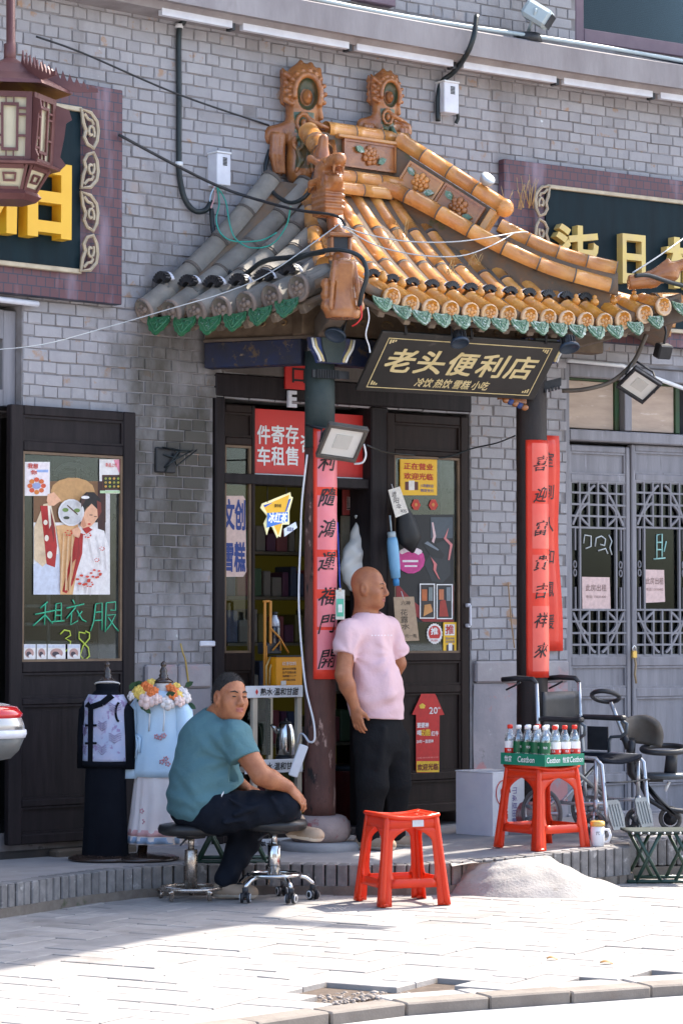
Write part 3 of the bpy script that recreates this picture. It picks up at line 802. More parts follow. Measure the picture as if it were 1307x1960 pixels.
# kerb line on the ground, from photo points of its upper front edge
KP = [onz(x,y,0) for x,y in ((-300,2085),(100,2010),(470,1962),(680,1931),(800,1918),(945,1908),(1085,1898),(1213,1889),(1340,1880),(1700,1862))]
def interp(P, n):
    out = []
    L = [0]
    for i in range(len(P) - 1): L.append(L[-1] + (P[i + 1] - P[i]).length)
    for k in range(n + 1):
        d = L[-1]*k/n; i = max(j for j in range(len(P) - 1) if L[j] <= d+1e-9); t = (d - L[i])/(L[i+1] - L[i]); out.append(P[i].lerp(P[i+1],t))
    return out
KL = sum((KP[i + 1] - KP[i]).length for i in range(len(KP) - 1))
def kerb_y(x):
    for i in range(len(KP) - 1):
        if KP[i].x <= x <= KP[i+1].x: return KP[i].y+(KP[i+1].y - KP[i].y)*(x - KP[i].x)/(KP[i+1].x - KP[i].x)
    return KP[0].y if x < KP[0].x else KP[-1].y+(x - KP[-1].x)*(KP[-1].y - KP[-2].y)/(KP[-1].x - KP[-2].x)
g = MB()
g.quad((-200, -200, RZ - .02), (200, -200, RZ - .02), (200, 260, RZ - .02), (-200, 260, RZ - .02))
tag(link('ground', g.mesh('ground', M['road'])), kind='structure')
xs = [-9 + i * .4 for i in range(50)]
rd = MB()
for a,b in zip(xs,xs[1:]): rd.quad((a,-12,RZ),(b,-12,RZ),(b,kerb_y(b)+.02,RZ),(a,kerb_y(a)+.02,RZ))
tag(link('road', rd.mesh('road', M['road'])), kind='structure')
bed = MB()
for a,b in zip(xs,xs[1:]): bed.quad((a,kerb_y(a)+.03,-.022),(b,kerb_y(b)+.03,-.022),(b,24,-.022),(a,24,-.022))
pavement = link('pavement', bed.mesh('pavement', M['joint'])); tag(pavement, kind='structure')
def paver_mesh(l, w, k):
    r = random.Random(k); mb = MB(); mb.obox((-l/2,-w/2,-.03),(l,0,0),(0,w,0),(0,0,.03),bev=.0032)
    mb.v = [(x, y, z + (r.uniform(-.0012, .0012) if z > -.01 else 0)) for x, y, z in mb.v]; return mb
PVm = [paver_mesh(.3235, .1585, k) for k in range(5)]; PVd = [mb.mesh('paver', M['paver']) for mb in PVm]
pa = math.radians(90 - 30); e1 = Vector((math.cos(pa),math.sin(pa),0)); e2 = Vector((-e1.y,e1.x,0)); C0 = Vector((0,11.5,0)); q = .165
pit_c = onz(712, 1906, 0)
cells = []
for i in range(-110, 110):
    for j in range(-110, 110):
        k = (i - j) % 4
        if k == 0: c = (i + 1, j + .5); hz = True        # lies along e1, cells i,i+1
        elif k == 3: c = (i + .5, j + 1); hz = False     # along e2, cells j, j+1
        else: continue
        p = C0 + e1 * (c[0] * q) + e2 * (c[1] * q)
        if p.y > 17.2 or abs(p.x) > 5 or p.y < kerb_y(p.x) + .27: continue
        if abs(p.x - pit_c.x) < .30 and abs(p.y - pit_c.y) < .34: continue
        x, y = proj(p); vis = -60 < x < 1370 and y > 1600
        cells.append((p, hz, vis, p.y))
cells.sort(key=lambda c: (not c[2], c[3]))
rest = MB()
for n, (p, hz, vis, _) in enumerate(cells):
    k = R.randrange(5); a = pa+(0 if hz else math.pi/2)+R.uniform(-.006,.006); z = R.uniform(-.003,.0015)
    if n < 294 and vis:
        o = link('paver',PVd[k],pavement); o.location = (p.x,p.y,z); o.rotation_euler = (R.uniform(-.006,.006),R.uniform(-.006,.006),a)
    else:
        m = Matrix.Rotation(a,3,'Z'); v = PVm[k]; rest.add([p+m @ Vector(c)+Vector((0,0,z)) for c in v.v],v.f)
o = link('paver', rest.mesh('paver', M['paver_rest']), pavement); tag(o, kind='stuff')
# kerb stones
kp = interp(KP, 40); ks = MB(); n_k = int(KL / .36); kpts = interp(KP, n_k)
kerb = link('kerb', None); tag(kerb, kind='structure'); ROOTS[kerb.name] = Matrix.Identity(4)
for i in range(n_k):
    a, b = kpts[i], kpts[i + 1]; t = (b - a).normalized(); nn = Vector((-t.y, t.x, 0))
    mb = MB().obox(a+t*.002+Vector((0,0,RZ - .05))+nn*R.uniform(-.008,.008),t*((b - a).length - .004),nn*.13,UP*(-RZ+.05+R.uniform(-.004,.004)),bev=.007)
    part('kerb_stone', mb, M['kerb'], kerb)
    mb2 = MB().obox(a+t*.004+nn*.135+Vector((0,0,-.04)),t*((b - a).length - .008),nn*.15,UP*(.036+R.uniform(-.003,.003)),bev=.005)
    if abs((a.x + b.x) / 2 - pit_c.x + .02) > .26: part('paver', mb2, M['paver'], kerb)
# rubble where pavers are missing
rb = MB()
for i in range(300):
    a = R.uniform(0, 6.28); d = R.random() ** .6
    c = pit_c + Vector((math.cos(a) * d * .27, math.sin(a) * d * .27, -.024 + .012 * (1 - d)))
    if c.y < kerb_y(c.x) + .15: continue
    s = R.uniform(.003,.014)*(1 if R.random() > .06 else 2); rb.sphere(c,s,5,3,sc=(1,R.uniform(.6,1),R.uniform(.4,.7)))
tag(link('gravel',rb.mesh('gravel',pm('sandy_gravel',(.36,.31,.27),(.24,.2,.17),20,.95,.5,island=.2))),kind='stuff')

# the raised step in front of the shops
EDGE = [onz(x,y,0) for x,y in ((-560,1850),(-260,1800),(0,1757),(184,1728),(289,1716),(420,1712),(540,1711),(650,1713),(760,1714),(900,1710),(1060,1702),(1207,1690))]
EDGE = [Vector((p.x, p.y, zp(p.x))) for p in EDGE]
e_last = EDGE[-1]; BACK = [e_last + Vector((.03, .42, 0)), onz(1420, 1668, 0), onz(1900, 1650, 0)]
for p in BACK: p.z = zp(p.x)
def smooth_line(P, it=2):
    for _ in range(it):
        o = [P[0]]
        for a, b in zip(P, P[1:]): o += [a.lerp(b, .25), a.lerp(b, .75)]
        P = o + [P[-1]]
    return P
ES = smooth_line(EDGE)
step = link('step', None); tag(step, kind='structure'); ROOTS[step.name] = Matrix.Identity(4)
top = MB(); line = ES + BACK
for a, b in zip(line, line[1:]):
    for k in range(3):
        ya,yb = (0,.7,1.6,5)[k],(0,.7,1.6,5)[k+1]; P = lambda c,d: Vector((c.x - d*.2,c.y+.006+d,zp(c.x)))
        top.quad(P(a, ya), P(b, ya), P(b, yb), P(a, yb))
part('step_top', top, M['steptop'], step)
def bricks_along(P, pitch, zlo, zhi):
    L = sum((b - a).length for a, b in zip(P, P[1:])); n = int(L / pitch); q = interp(P, n)
    for a, b in zip(q, q[1:]):
        x, y = proj(a)
        t = (b - a).normalized(); nn = Vector((-t.y, t.x, 0)); w = (b - a).length; dz = R.uniform(-.003, .002)
        mb = MB().obox(Vector((a.x,a.y,zlo))+t*.003+nn*R.uniform(-.004,.004),t*(w - .006 - R.uniform(0,.003)),nn*.11,UP*(zp(a.x)+.003 - zlo+dz),bev=.006)
        if -80 < x < 1390: part('brick', mb, M['stepbrick'], step)
bricks_along(ES, .062, .04, ZP + .003)
bricks_along([ES[-1], BACK[0]], .062, .04, ZP + .003); bricks_along(BACK, .062, .05, ZP + .003)
ft = MB()
for P in (line,):
    for a, b in zip(P, P[1:]):
        t = (b - a).normalized(); nn = Vector((-t.y, t.x, 0))
        ft.obox(Vector((a.x,a.y,-.03)) - nn*.012 - t*.01,t*((b - a).length+.02),nn*.12,UP*(.074+R.uniform(0,.004)))
part('footing',ft,pm('mortar_footing',(.14,.115,.095),(.2,.17,.14),14,.95,.9,40,spots=[((.07,.08,.04),6,.62,.1)]),step)
# cement ramp heaped against the step
RA = [onz(x,y,0) for x,y in ((842,1672),(846,1700),(862,1712),(925,1717),(1010,1720),(1090,1720),(1170,1717),(1236,1710))]
RB = [(lambda p: Vector((p.x,p.y+.05,zp(p.x)+.004)))(onz(x,y,.19)) for x,y in ((866,1651),(905,1646),(940,1645),(975,1643),(1010,1640),(1035,1638),(1050,1637),(1060,1636.5))]
def ramp_pt(u, v):
    f = u * (len(RA) - 1); i = min(int(f), len(RA) - 2); t = f - i
    a = RA[i].lerp(RA[i + 1], t); b = RB[i].lerp(RB[i + 1], t); p = a.lerp(b, v)
    h = (1 - (1 - v) ** 1.7) * b.z * (.35 + .65 * min(1, (1 - u) * 3.5 + .25));
    k = math.sin(u * 40 + v * 9) * .003 + math.sin(u * 17 - v * 21) * .004 + math.sin(u * 71 + v * 37) * .0015
    return (p.x,p.y+.01*math.sin(u*23)*(1 - v),-.006+h+k*(1 if 0 < v < 1 else 0)*min(1,6*v))
rp = MB().grid(ramp_pt, 60, 16)
tag(link('ramp',rp.mesh('ramp',pm('rough_cement',(.36,.335,.315),(.30,.28,.26),8,.95,1.4,55,spots=[((.2,.175,.155),6,.66,.08)]))),kind='structure')
# the other side of the street (seen only in the window panes) and an added panel overhead, outside the view, to cast ground shadow
opp = MB()
M['opp'] = pm('far_house_render', (.30, .27, .25), (.24, .215, .2), 1.5, .9, .3)
opp.obox((-22, -16, RZ), (50, 0, 0), (0, 3, 0), (0, 0, 6.2))
for i in range(16):
    for z0, z1 in ((.2, 2.4), (3.2, 4.9)):
        x = -20 + i * 3; opp.obox((x, -13.0, z0), (1.6, 0, 0), (0, .06, 0), (0, 0, z1 - z0), 1)
opp.obox((-22.3, -16, 6.2), (50.6, 0, 0), (0, 3.6, 0), (0, 0, .35), 0)
tag(link('far_house_wall', opp.mesh('far_house_wall', [M['opp'], M['room']])), kind='structure')
shadow_panel_z = 7.0; shx = SDIR * ((shadow_panel_z) / SDIR.z)
aw = [(-2.6,8.9),(-1.43,10.75),(-.72,12.05),(-.40,12.45),(-.05,12.30),(.22,12.20),(.24,12.30),(-.06,12.48),(-.36,12.72),(-.30,13.2),(-.02,13.75),(.5,14.3),(.95,14.62),(1.35,14.9),(2.3,15.6),(4.0,17.2),(3.2,18.2),(1.0,15.9),(.15,13.95),(-.22,13.42),(-1.1,12.86),(-2.2,12.1),(-3.2,11.4)]  # wanted ground shadow in plan; the unseen added panel takes its shape
am = MB().prism(aw, Vector((shx.x, shx.y, shadow_panel_z)), Vector((1, 0, 0)), Vector((0, 1, 0)), UP * .05)
tag(link('added_shadow_panel', am.mesh('added_shadow_panel', M['greywood'])), kind='structure')
# ------------------------------------------------------------ the porch: two columns,beams and a glazed hip roof
CL, CR = Vector((-.125, 14.75, 0)), Vector((1.15, 15.5, 0))
porch = thing('porch','small porch with two round columns under an upturned roof of orange glazed tiles','porch',(CL+CR)/2+UP*ZP)
M['tile'] = pm('orange_glaze',(.66,.32,.085),(.50,.20,.055),5,.26,.25,40,rand=.20,coat=.5,spots=[((.30,.10,.045),5,.60,.15),((.55,.42,.28),26,.70,.08)])
M['tile_end'] = pm('amber_glaze',(.68,.31,.05),(.55,.22,.04),8,.26,.2,50,rand=.1,coat=.5,spots=[((.66,.50,.36),24,.64,.1)])
M['grey_tile'] = pm('unglazed_grey_tile',(.25,.23,.20),(.17,.155,.135),7,.85,.6,50,rand=.2,spots=[((.24,.22,.20),12,.6,.12),((.07,.08,.04),5,.64,.12)])
M['grey_end'] = pm('unglazed_brown_tile_end',(.26,.20,.165),(.18,.14,.12),9,.85,.8,60,rand=.12,spots=[((.27,.22,.19),14,.6,.1)])
M['green_glaze'] = pm('green_glaze',(.018,.105,.042),(.03,.15,.06),14,.25,.4,60,rand=.15,coat=.5,spots=[((.35,.42,.36),20,.64,.1)])
M['green_pale'] = pm('pale_green_glaze',(.14,.25,.16),(.06,.15,.085),30,.35,.6,70,rand=.12,coat=.3,spots=[((.46,.52,.46),30,.55,.1)])
M['pan'] = pm('pan_tile_mortar',(.13,.11,.09),(.2,.12,.07),9,.9,.8,50,spots=[((.07,.09,.04),6,.6,.1),((.3,.14,.07),7,.64,.06)])
M['mort_rim'] = pm('tile_joint', (.12, .10, .085), None, rough=.9)
M['green_brown'] = pm('green_brown_glaze',(.035,.085,.045),(.13,.075,.03),14,.3,.5,60,coat=.4,spots=[((.30,.32,.22),22,.64,.1)])
M['dragon'] = pm('orange_brown_glaze',(.42,.165,.05),(.25,.085,.03),9,.25,.5,60,coat=.5,spots=[((.56,.38,.22),16,.66,.1),((.14,.05,.02),10,.63,.12)])
M['timber'] = pm('weathered_timber',(.085,.065,.05),(.14,.105,.08),6,.85,.5,30,stretch=(1,1,.5),spots=[((.25,.2,.16),10,.66,.1)])
M['rafter'] = pm('worn_painted_rafter',(.22,.17,.12),(.12,.095,.08),16,.8,.4,40,rand=.2,spots=[((.4,.35,.26),22,.6,.1)])
M['blue_paint'] = pm('blue_painted_beam',(.013,.022,.07),(.022,.022,.035),8,.7,.3,40,spots=[((.10,.065,.04),12,.56,.08),((.22,.16,.11),18,.68,.06)])
M['gilt'] = pm('worn_gilding', (.25, .15, .06), (.12, .08, .05), 20, .6, .3)
M['carved'] = pm('brown_painted_carving', (.10, .065, .04), (.16, .11, .07), 14, .75, .5, 50)
ev = Vector((.839,.545,0)).normalized(); inn = Vector((-ev.y,ev.x,0))     # along the front eave; in towards the house
A_ = Vector((.0, 14.2, 0)); T0, T1 = .28, 2.47
B_ = A_ + ev * T1
R1, R2 = W(-1.30, .16, 0), W(-.67, .16, 0)
s_c = wpx(272, 574, .06)[0]; C_ = W(s_c, .06, 0)
QR = (R2 - A_).dot(inn)
def upturn(t):
    k = max(0, (.62 - t) / .62); j = max(0, (t - 1.75) / .72); return .17 * k ** 2 + .20 * j ** 1.8
def rise(x): return .90 * (.62 * x + .38 * x * x)
def eave_z(t): return 3.245 + upturn(t)
def qmax(t):
    """how far a row of the front slope runs up before a hip or the ridge stops it"""
    o = A_ + ev * t; best = 9
    for P, Q_ in ((A_, R1), (R1, R2), (B_, R2)):
        d = Q_ - P; den = inn.x * (-d.y) + inn.y * d.x
        if abs(den) < 1e-9: continue
        r = P - o; q = (r.x * (-d.y) + r.y * d.x) / den; w = (inn.x * r.y - inn.y * r.x) / den
        if -1e-4 <= w <= 1.0001 and q > -1e-6: best = min(best, q)
    return best if best < 9 else 0
def front(t, q):
    p = A_ + ev * t + inn * q; fade = max(0, 1 - q / .75) ** 2
    return Vector((p.x, p.y, 3.245 + rise(q / QR) + upturn(t) * fade))
CLz = at(272, 590, C_.y).z
def lefteave(u):
    p = C_.lerp(A_,u); z = CLz*(1 - u)+(eave_z(0) - .02)*u - .10*math.sin(math.pi*u)*(1 - u*.3); return Vector((p.x,p.y,z))
zR = 3.245 + rise(1)
def hipL(u):                                          # from R1 (0) down to A (1)
    p = R1.lerp(A_, u); v = p - A_
    return Vector((p.x,p.y,front(0,0).z*1.0*u**2.2+(1 - u**2.2)*0+0)) if False else Vector((p.x,p.y,3.245+rise(max(0,v.dot(inn))/QR)+upturn(0)*max(0,1 - v.dot(inn)/.75)**2))
R0 = W(wpx(508, 340, .12)[0], .12, 0); R0.z = at(508, 338, R0.y).z
def topL(u):
    if u < .22:
        h = hipL(0); return R0.lerp(h, u / .22)
    return hipL((u - .22) / .78)
def leftsl(u, w):
    """left slope: u along the eave from the house, w up the slope"""
    e = lefteave(u); h = topL(u); p = e.lerp(h, w); dz = h.z - e.z
    return Vector((p.x, p.y, e.z + dz * (.74 * w + .26 * w * w)))
def hipR(u):
    p = R2.lerp(B_, u); q = (p - A_).dot(inn); t = (p - A_).dot(ev)
    return Vector((p.x, p.y, 3.245 + rise(q / QR) + upturn(t) * max(0, 1 - q / .75) ** 2))
s_d = 1.55; D_ = W(s_d, .06, 0)
def rightsl(u, w):
    e = B_.lerp(D_,u); h = hipR(1 - u); e = Vector((e.x,e.y,eave_z(T1) - (eave_z(T1) - 3.32)*min(1,u*1.6))); p = e.lerp(h,w); dz = h.z - e.z
    return Vector((p.x, p.y, e.z + dz * (.58 * w + .42 * w * w)))
# roof body
body = MB()
body.grid(lambda a, b: front(a * T1, qmax(a * T1) * b) - UP * .03, 26, 10, thick=-.05)
body.grid(lambda a, b: leftsl(a, b) - UP * .03, 14, 10, thick=-.05)
body.grid(lambda a, b: rightsl(a, b) - UP * .03, 10, 8, thick=-.05)
roof = part('roof', body, M['pan'], porch)

def half_tube(mb, P, r, n=9, mi=0, a0=-.35, a1=math.pi + .35, taper=1.0, nrm=None):
    """an inverted half pipe along P, closed at the ends"""
    m = len(P); vs, fs = [], []
    for i, p in enumerate(P):
        t = (P[min(i+1,m - 1)] - P[max(i - 1,0)]).normalized(); u = (nrm if nrm is not None else UP); u = (u - t*u.dot(t)).normalized(); w = t.cross(u)
        rr = r * (1 + (taper - 1) * i / (m - 1))
        for k in range(n):
            a = a0 + (a1 - a0) * k / (n - 1); vs.append(p + w * (math.cos(a) * rr) + u * (math.sin(a) * rr))
    for i in range(m - 1):
        for k in range(n - 1): fs.append((i * n + k, i * n + k + 1, (i + 1) * n + k + 1, (i + 1) * n + k))
    fs.append(tuple(range(n))); fs.append(tuple(reversed([(m - 1) * n + k for k in range(n)])))
    mb.add(vs, [tuple(reversed(f)) for f in fs], mi, True)
    return mb
def row(fn, L, r, mat, first=0, seg=.26, name='barrel_tile', rim=True):
    """barrel tiles lapped up a line fn(d), d in metres from the eave"""
    n = max(1, round((L - first) / seg));
    for i in range(n):
        a = first + (L - first) * i / n; b = first + (L - first) * (i + 1) / n
        P = [fn(a + .004 + (b - a - .004) * k / 4) for k in range(5)]
        mb = half_tube(MB(), P, r * R.uniform(.97, 1.03), taper=.93)
        if rim:
            Q_ = [fn(b - .012), fn(b + .008)]; half_tube(mb, Q_, r * .985, 9, 1)
        part(name, mb, [mat, M['mort_rim']], roof)
# front slope rows
TPX = [742, 778, 817, 855, 893.5, 929.5, 965.5, 1006, 1042, 1078, 1114, 1150, 1186, 1227, 1263]
def t_of(px):
    k = (px - CX) / F; return (k * A_.y - A_.x) / (ev.x - k * ev.y)
TR = [t_of(x) for x in TPX]; TR = [TR[0] - .135] + TR
FR_END = []
for t in TR:
    q = max(0, qmax(t) - .05)
    f = lambda d, t=t: front(t, d) + UP * .012
    if q > .12: row(f, q, .050, M['tile'], .0 if q < .3 else .17, seg=.25)
    e0 = front(t, 0); d0 = (front(t, .12) - e0).normalized(); FR_END.append((t, e0, d0))
# eave tile with its round face
def eave_tile(e0, d0, L, r, mats, name='eave_tile', side=Vector((0, 0, 0))):
    mb = MB(); nrm = UP
    P = [e0 - d0 * .045 + UP * .012 + (d0 * (L + .045)) * (k / 3) for k in range(4)]
    half_tube(mb, P, r, 11, 0, -math.pi / 2, math.pi * 1.5)
    o = part(name, mb, mats, roof)
    fc = MB(); c = P[0]; ax = -(d0 - UP * .25).normalized()
    fc.lathe([(r*1.06,-.012),(r*1.1,.0),(r*1.06,.008),(r*.84,.009),(r*.80,.003),(r*.6,.004),(r*.3,.009),(0.001,.011)],18,c,ax,0,cap=False)
    for k in range(5):                                 # raised beast mask
        a = k*1.256+.3; q = frame(ax,UP); pc = c+ax*.008+q @ Vector((0,math.cos(a),math.sin(a)))*r*.42
        fc.sphere(pc, r * (.2 if k else .27), 6, 4, 1)
    q = frame(ax, UP); fc.sphere(c + ax * .009, r * .24, 7, 4, 1)
    part('eave_disc', fc, [mats[1], mats[2] if len(mats) > 2 else mats[1]], o)
    return o
M['disc_rim'] = pm('pale_worn_glaze', (.62, .44, .30), (.60, .36, .16), 20, .35, .3, 60, rand=.1, coat=.3)
for t, e0, d0 in FR_END[1:]:
    eave_tile(e0, d0, .17, .053, [M['tile_end'], M['disc_rim'], M['tile']])
def drip_tile(c, out, side, mat, w=.12, h=.105):
    """hanging leaf-shaped lip of a pan tile"""
    mb = MB(); prof = [(-.5,.0),(-.52,-.25),(-.47,-.48),(-.38,-.60),(-.34,-.75),(-.20,-.83),(-.13,-.94),(0,-1.0),(.13,-.94),(.20,-.83),(.34,-.75),(.38,-.60),(.47,-.48),(.52,-.25),(.5,.0),(.3,-.08),(0,-.14),(-.3,-.08)]
    dn = (-UP * .86 + out * .5).normalized()
    mb.prism([(x * w, y * h) for x, y in prof], c, side, -dn, side.cross(-dn) * .012)
    n = side.cross(-dn).normalized()
    if n.dot(out) < 0: n = -n
    o = part('drip_tile', mb, mat, roof)
    rl = MB()
    for k in (-1, 1):
        rl.tube([c+n*.013+side*(k*w*x)+dn*(h*y) for x,y in ((.42,.14),(.36,.38),(.22,.56),(.08,.78),(.0,.86))],.0045,5)
        rl.tube([c+n*.013+side*(k*w*(.16+.10*math.cos(a)))+dn*(h*(.36+.12*math.sin(a))) for a in [j*.9 for j in range(7)]],.0045,5)
    rl.tube([c + n * .013 + dn * (h * y) for y in (.25, .5, .7)], .005, 5)
    part('relief', rl, mat, o)
for i in range(len(FR_END) - 1):
    (t, e0, d0), (t2, e1_, d1) = FR_END[i], FR_END[i + 1]; m = (t + t2) / 2
    drip_tile(front(m, 0) - UP * .028 - inn * .03, -inn, ev, M['green_pale'])
m = TR[-1] + .13; drip_tile(front(min(m, T1 - .02), 0) - UP * .02 - inn * .03, -inn, ev, M['green_pale'])
# left slope rows: bare grey tiles
LPX = [285, 336, 384, 433, 480, 529, 581]
LEND = []
for i, x in enumerate(LPX):
    k = (x - CX) / F; d = A_ - C_; u = (k * C_.y - C_.x) / (d.x - k * d.y); u = min(.93, max(.02, u))
    Lr = (leftsl(u, 1) - leftsl(u, 0)).length
    f = lambda dd, u=u, Lr=Lr: leftsl(u, min(1.02, dd / Lr)) + UP * .016
    row(f, Lr - .03, .070, M['grey_tile'], .15 if Lr > .35 else .0, seg=.28)
    e0 = leftsl(u, 0); d0 = (leftsl(u, .12) - e0).normalized(); LEND.append((u, e0, d0))
    eave_tile(e0, d0, .16, .072, [M['grey_tile'], M['grey_end'], M['grey_end']])
lo = (C_ - A_); lo = Vector((lo.y, -lo.x, 0)).normalized()
if lo.y > 0: lo = -lo
for i in range(len(LEND) - 1):
    m = (LEND[i][0] + LEND[i + 1][0]) / 2
    drip_tile(leftsl(m, 0) - UP * .035 + lo * .03, lo, (A_ - C_).normalized(), M['green_glaze'], .135, .14)
# green pan tiles showing beside the right hip and the left hip
for i in range(8, 13):
    t = (TR[i] + TR[i + 1]) / 2; q = qmax(t)
    half_tube(MB(), [], .01) if False else None
    P = [front(t, q - .20 + .19 * k / 3) - UP * .018 for k in range(4)]
    part('pan_tile', half_tube(MB(), P, .052), M['green_glaze'], roof)
for u in (.60, .72, .84):
    P = [leftsl(u, .80 + .2 * k / 3) + UP * .0 for k in range(4)]
    part('pan_tile', half_tube(MB(), P, .05), M['green_glaze'], roof)
# right slope rows, seen only from the side
for u in (.12, .3, .5, .7):
    Lr = (rightsl(u, 1) - rightsl(u, 0)).length
    row(lambda dd, u=u, Lr=Lr: rightsl(u, min(1, dd / Lr)) + UP * .012, Lr - .05, .055, M['tile'], 0, seg=.3)

# ridge between the two dragon finials
def ridge_run(fn, L, r, mat, seg=.2, name='ridge_tile'):
    n = max(1, round(L / seg))
    for i in range(n):
        P = [fn((i + k / 3) / n) for k in range(4)]
        mb = half_tube(MB(),P,r,11,0,-.9,math.pi+.9); half_tube(mb,[fn((i+.96)/n),fn((i+1.0)/n)],r*1.012,11,1,-.9,math.pi+.9)
        part(name, mb, [mat, M['mort_rim']], roof)
RZ0 = zR
rt = (R2 - R1).normalized()
def ridge(x, dz, out=0): return R1 + rt * (x * (R2 - R1).length) - inn * out + UP * (RZ0 + dz)
core = MB().obox(ridge(-.05,-.08,-.06),(R2 - R1)*1.1,-inn*.12,UP*.34); part('ridge_core',core,M['pan'],roof)
ridge_run(lambda u: ridge(u*1.25 - .02,-.005,.105),.75,.045,M['tile']); ridge_run(lambda u: ridge(u*1.05 - .0,-.085,.145),.62,.045,M['tile'])
ridge_run(lambda u: ridge(u * 1.0 + .05, .285, .02), .6, .055, M['tile'])
def floral(o, ux, uy, n, w, h, mats, flowers=1, parent=roof):
    """glazed relief panel with blossoms and leaves"""
    b = MB().obox(o - ux * w / 2 - uy * h / 2, ux * w, uy * h, n * .022, bev=.004)
    for (x0,x1,y0,y1) in ((-w/2,w/2,-h/2,-h/2+.014),(-w/2,w/2,h/2 - .014,h/2),(-w/2,-w/2+.014,-h/2+.014,h/2 - .014),(w/2 - .014,w/2,-h/2+.014,h/2 - .014)):
        b.obox(o + ux * x0 + uy * y0 + n * .0205, ux * (x1 - x0), uy * (y1 - y0), n * .012)
    p = part('relief_panel', b, mats[0], parent)
    for k in range(flowers):
        c = o + ux * (w * ((k + .5) / flowers - .5)) + n * .026; f = MB()
        r0 = min(h * .30, .06)
        for ring, (rr, cnt, sz) in enumerate(((r0 * .85, 7, .42), (r0 * .45, 5, .34))):
            for j in range(cnt):
                a = j*2*math.pi/cnt+ring*.5; f.sphere(c+(ux*math.cos(a)+uy*math.sin(a))*rr+n*(.006+ring*.01),r0*sz,7,4,0,rot=frame(n,uy),sc=(.55,1,1))
        f.sphere(c + n * .024, r0 * .22, 6, 4)
        part('blossom', f, mats[0], p)
        for s_ in (-1, 1):
            l = MB(); lc = c + ux * (s_ * min(w / flowers * .36, .085)) - uy * (h * .16 * s_)
            l.prism([(-.5,0),(-.2,.28),(.15,.3),(.5,.02),(.15,-.22),(-.2,-.26)],lc,(ux+uy*.5*s_).normalized()*h*.42,(uy - ux*.5*s_).normalized()*h*.42,n*.018)
            part('carved_leaf', l, mats[1], p)
floral(ridge(.52, .15, .062), rt, UP, -inn, .40, .17, [M['dragon'], M['green_pale']], 1)
rb_ = MB().obox(ridge(.12,.235,.06),rt*.48,-inn*.05,UP*.022,bev=.004); part('ridge_moulding',rb_,M['tile'],roof)

def smooth_p(P, it=3):
    for _ in range(it):
        o = [P[0]]
        for a, b in zip(P, P[1:]): o += [a.lerp(b, .25), a.lerp(b, .75)]
        P = o + [P[-1]]
    return P
def along(P, u):
    L = [0]
    for a, b in zip(P, P[1:]): L.append(L[-1] + (b - a).length)
    d = max(0, min(1, u)) * L[-1]
    for i in range(len(P) - 1):
        if d <= L[i + 1]: return P[i].lerp(P[i + 1], (d - L[i]) / max(1e-9, L[i + 1] - L[i]))
    return P[-1] + (P[-1] - P[-2]) * 0
# right hip: base tiles, decorated upper ridge, tail tiles
hR = lambda u, dz, out=0.0: hipR(u) + UP * dz - inn * out
hl = (hipR(1) - hipR(0)).length
BP = [at(645,352,15.50),at(745,360,15.50),at(800,386,15.42),at(860,420,15.36),at(960,476,15.28),at(1060,520,15.28),at(1168,548,15.32)]
BQ = smooth_p(BP); bl_ = sum((b_ - a_).length for a_, b_ in zip(BQ, BQ[1:]))
ridge_run(lambda u: along(BQ, u), bl_, .052, M['tile'], .22)
cr2 = MB();
for a_,b_ in zip(BQ,BQ[1:]): cr2.obox(a_ - UP*.16+Vector((.0,.03,0)),b_ - a_,Vector((0,.08,0)),UP*.16)
part('ridge_core', cr2, M['pan'], roof)
hd2 = (B_ - R2).normalized()
hsid = Vector((hd2.y, -hd2.x, 0)); hsid = hsid if hsid.y < 0 else -hsid
# upper ridge: from the right finial down along the hip
U0, U1 = at(762, 268, 15.62), at(962, 396, 15.42)
ud = (U1 - U0); UL = ud.length; ud.normalize(); uup = (UP - ud*UP.dot(ud)).normalized(); usd = ud.cross(uup); usd = usd if usd.y < 0 else -usd
ridge_run(lambda u: U0 + ud * (UL * u), UL, .052, M['tile'], .2)
fin = MB(); fin.sphere(U1 + ud * .012, .058, 12, 8, sc=(1, 1, 1)); part('ridge_end', fin, M['tile'], roof)
cor = MB().prism([(0,-.045),(UL*.96,-.045),(UL*.90,-.26),(.10,-.30)],U0 - usd*.035,ud,uup,usd*.06); part('ridge_core',cor,M['pan'],roof)
floral(U0 + ud * (UL * .36) - uup * .145 + usd * .03, ud, uup, usd, .26, .16, [M['tile'], M['green_pale']], 1)
floral(U0+ud*(UL*.72) - uup*.145+usd*.03,ud,uup,usd,.30,.17,[M['dragon'],M['green_pale']],1)
en = MB().obox(U0+ud*(UL*.94) - uup*.245 - usd*.045,ud*.05,uup*.20,usd*.10,bev=.006); part('ridge_end',en,M['tile'],roof)
# lower second run towards the corner
L0, L1 = hR(.46, .125, .04), hR(.80, .125, .03)
V0, V1 = at(955, 432, 15.35), at(1180, 515, 15.32)
vm = lambda u: V0.lerp(V1, u) - UP * (.035 * math.sin(math.pi * u))
ridge_run(vm, (V1 - V0).length, .047, M['tile'], .2)
vc = MB().grid(lambda u,v: vm(u*.98) - UP*(.03+.13*v)+Vector((.02,.03,0)),8,1,thick=.06); part('ridge_core',vc,M['pan'],roof)
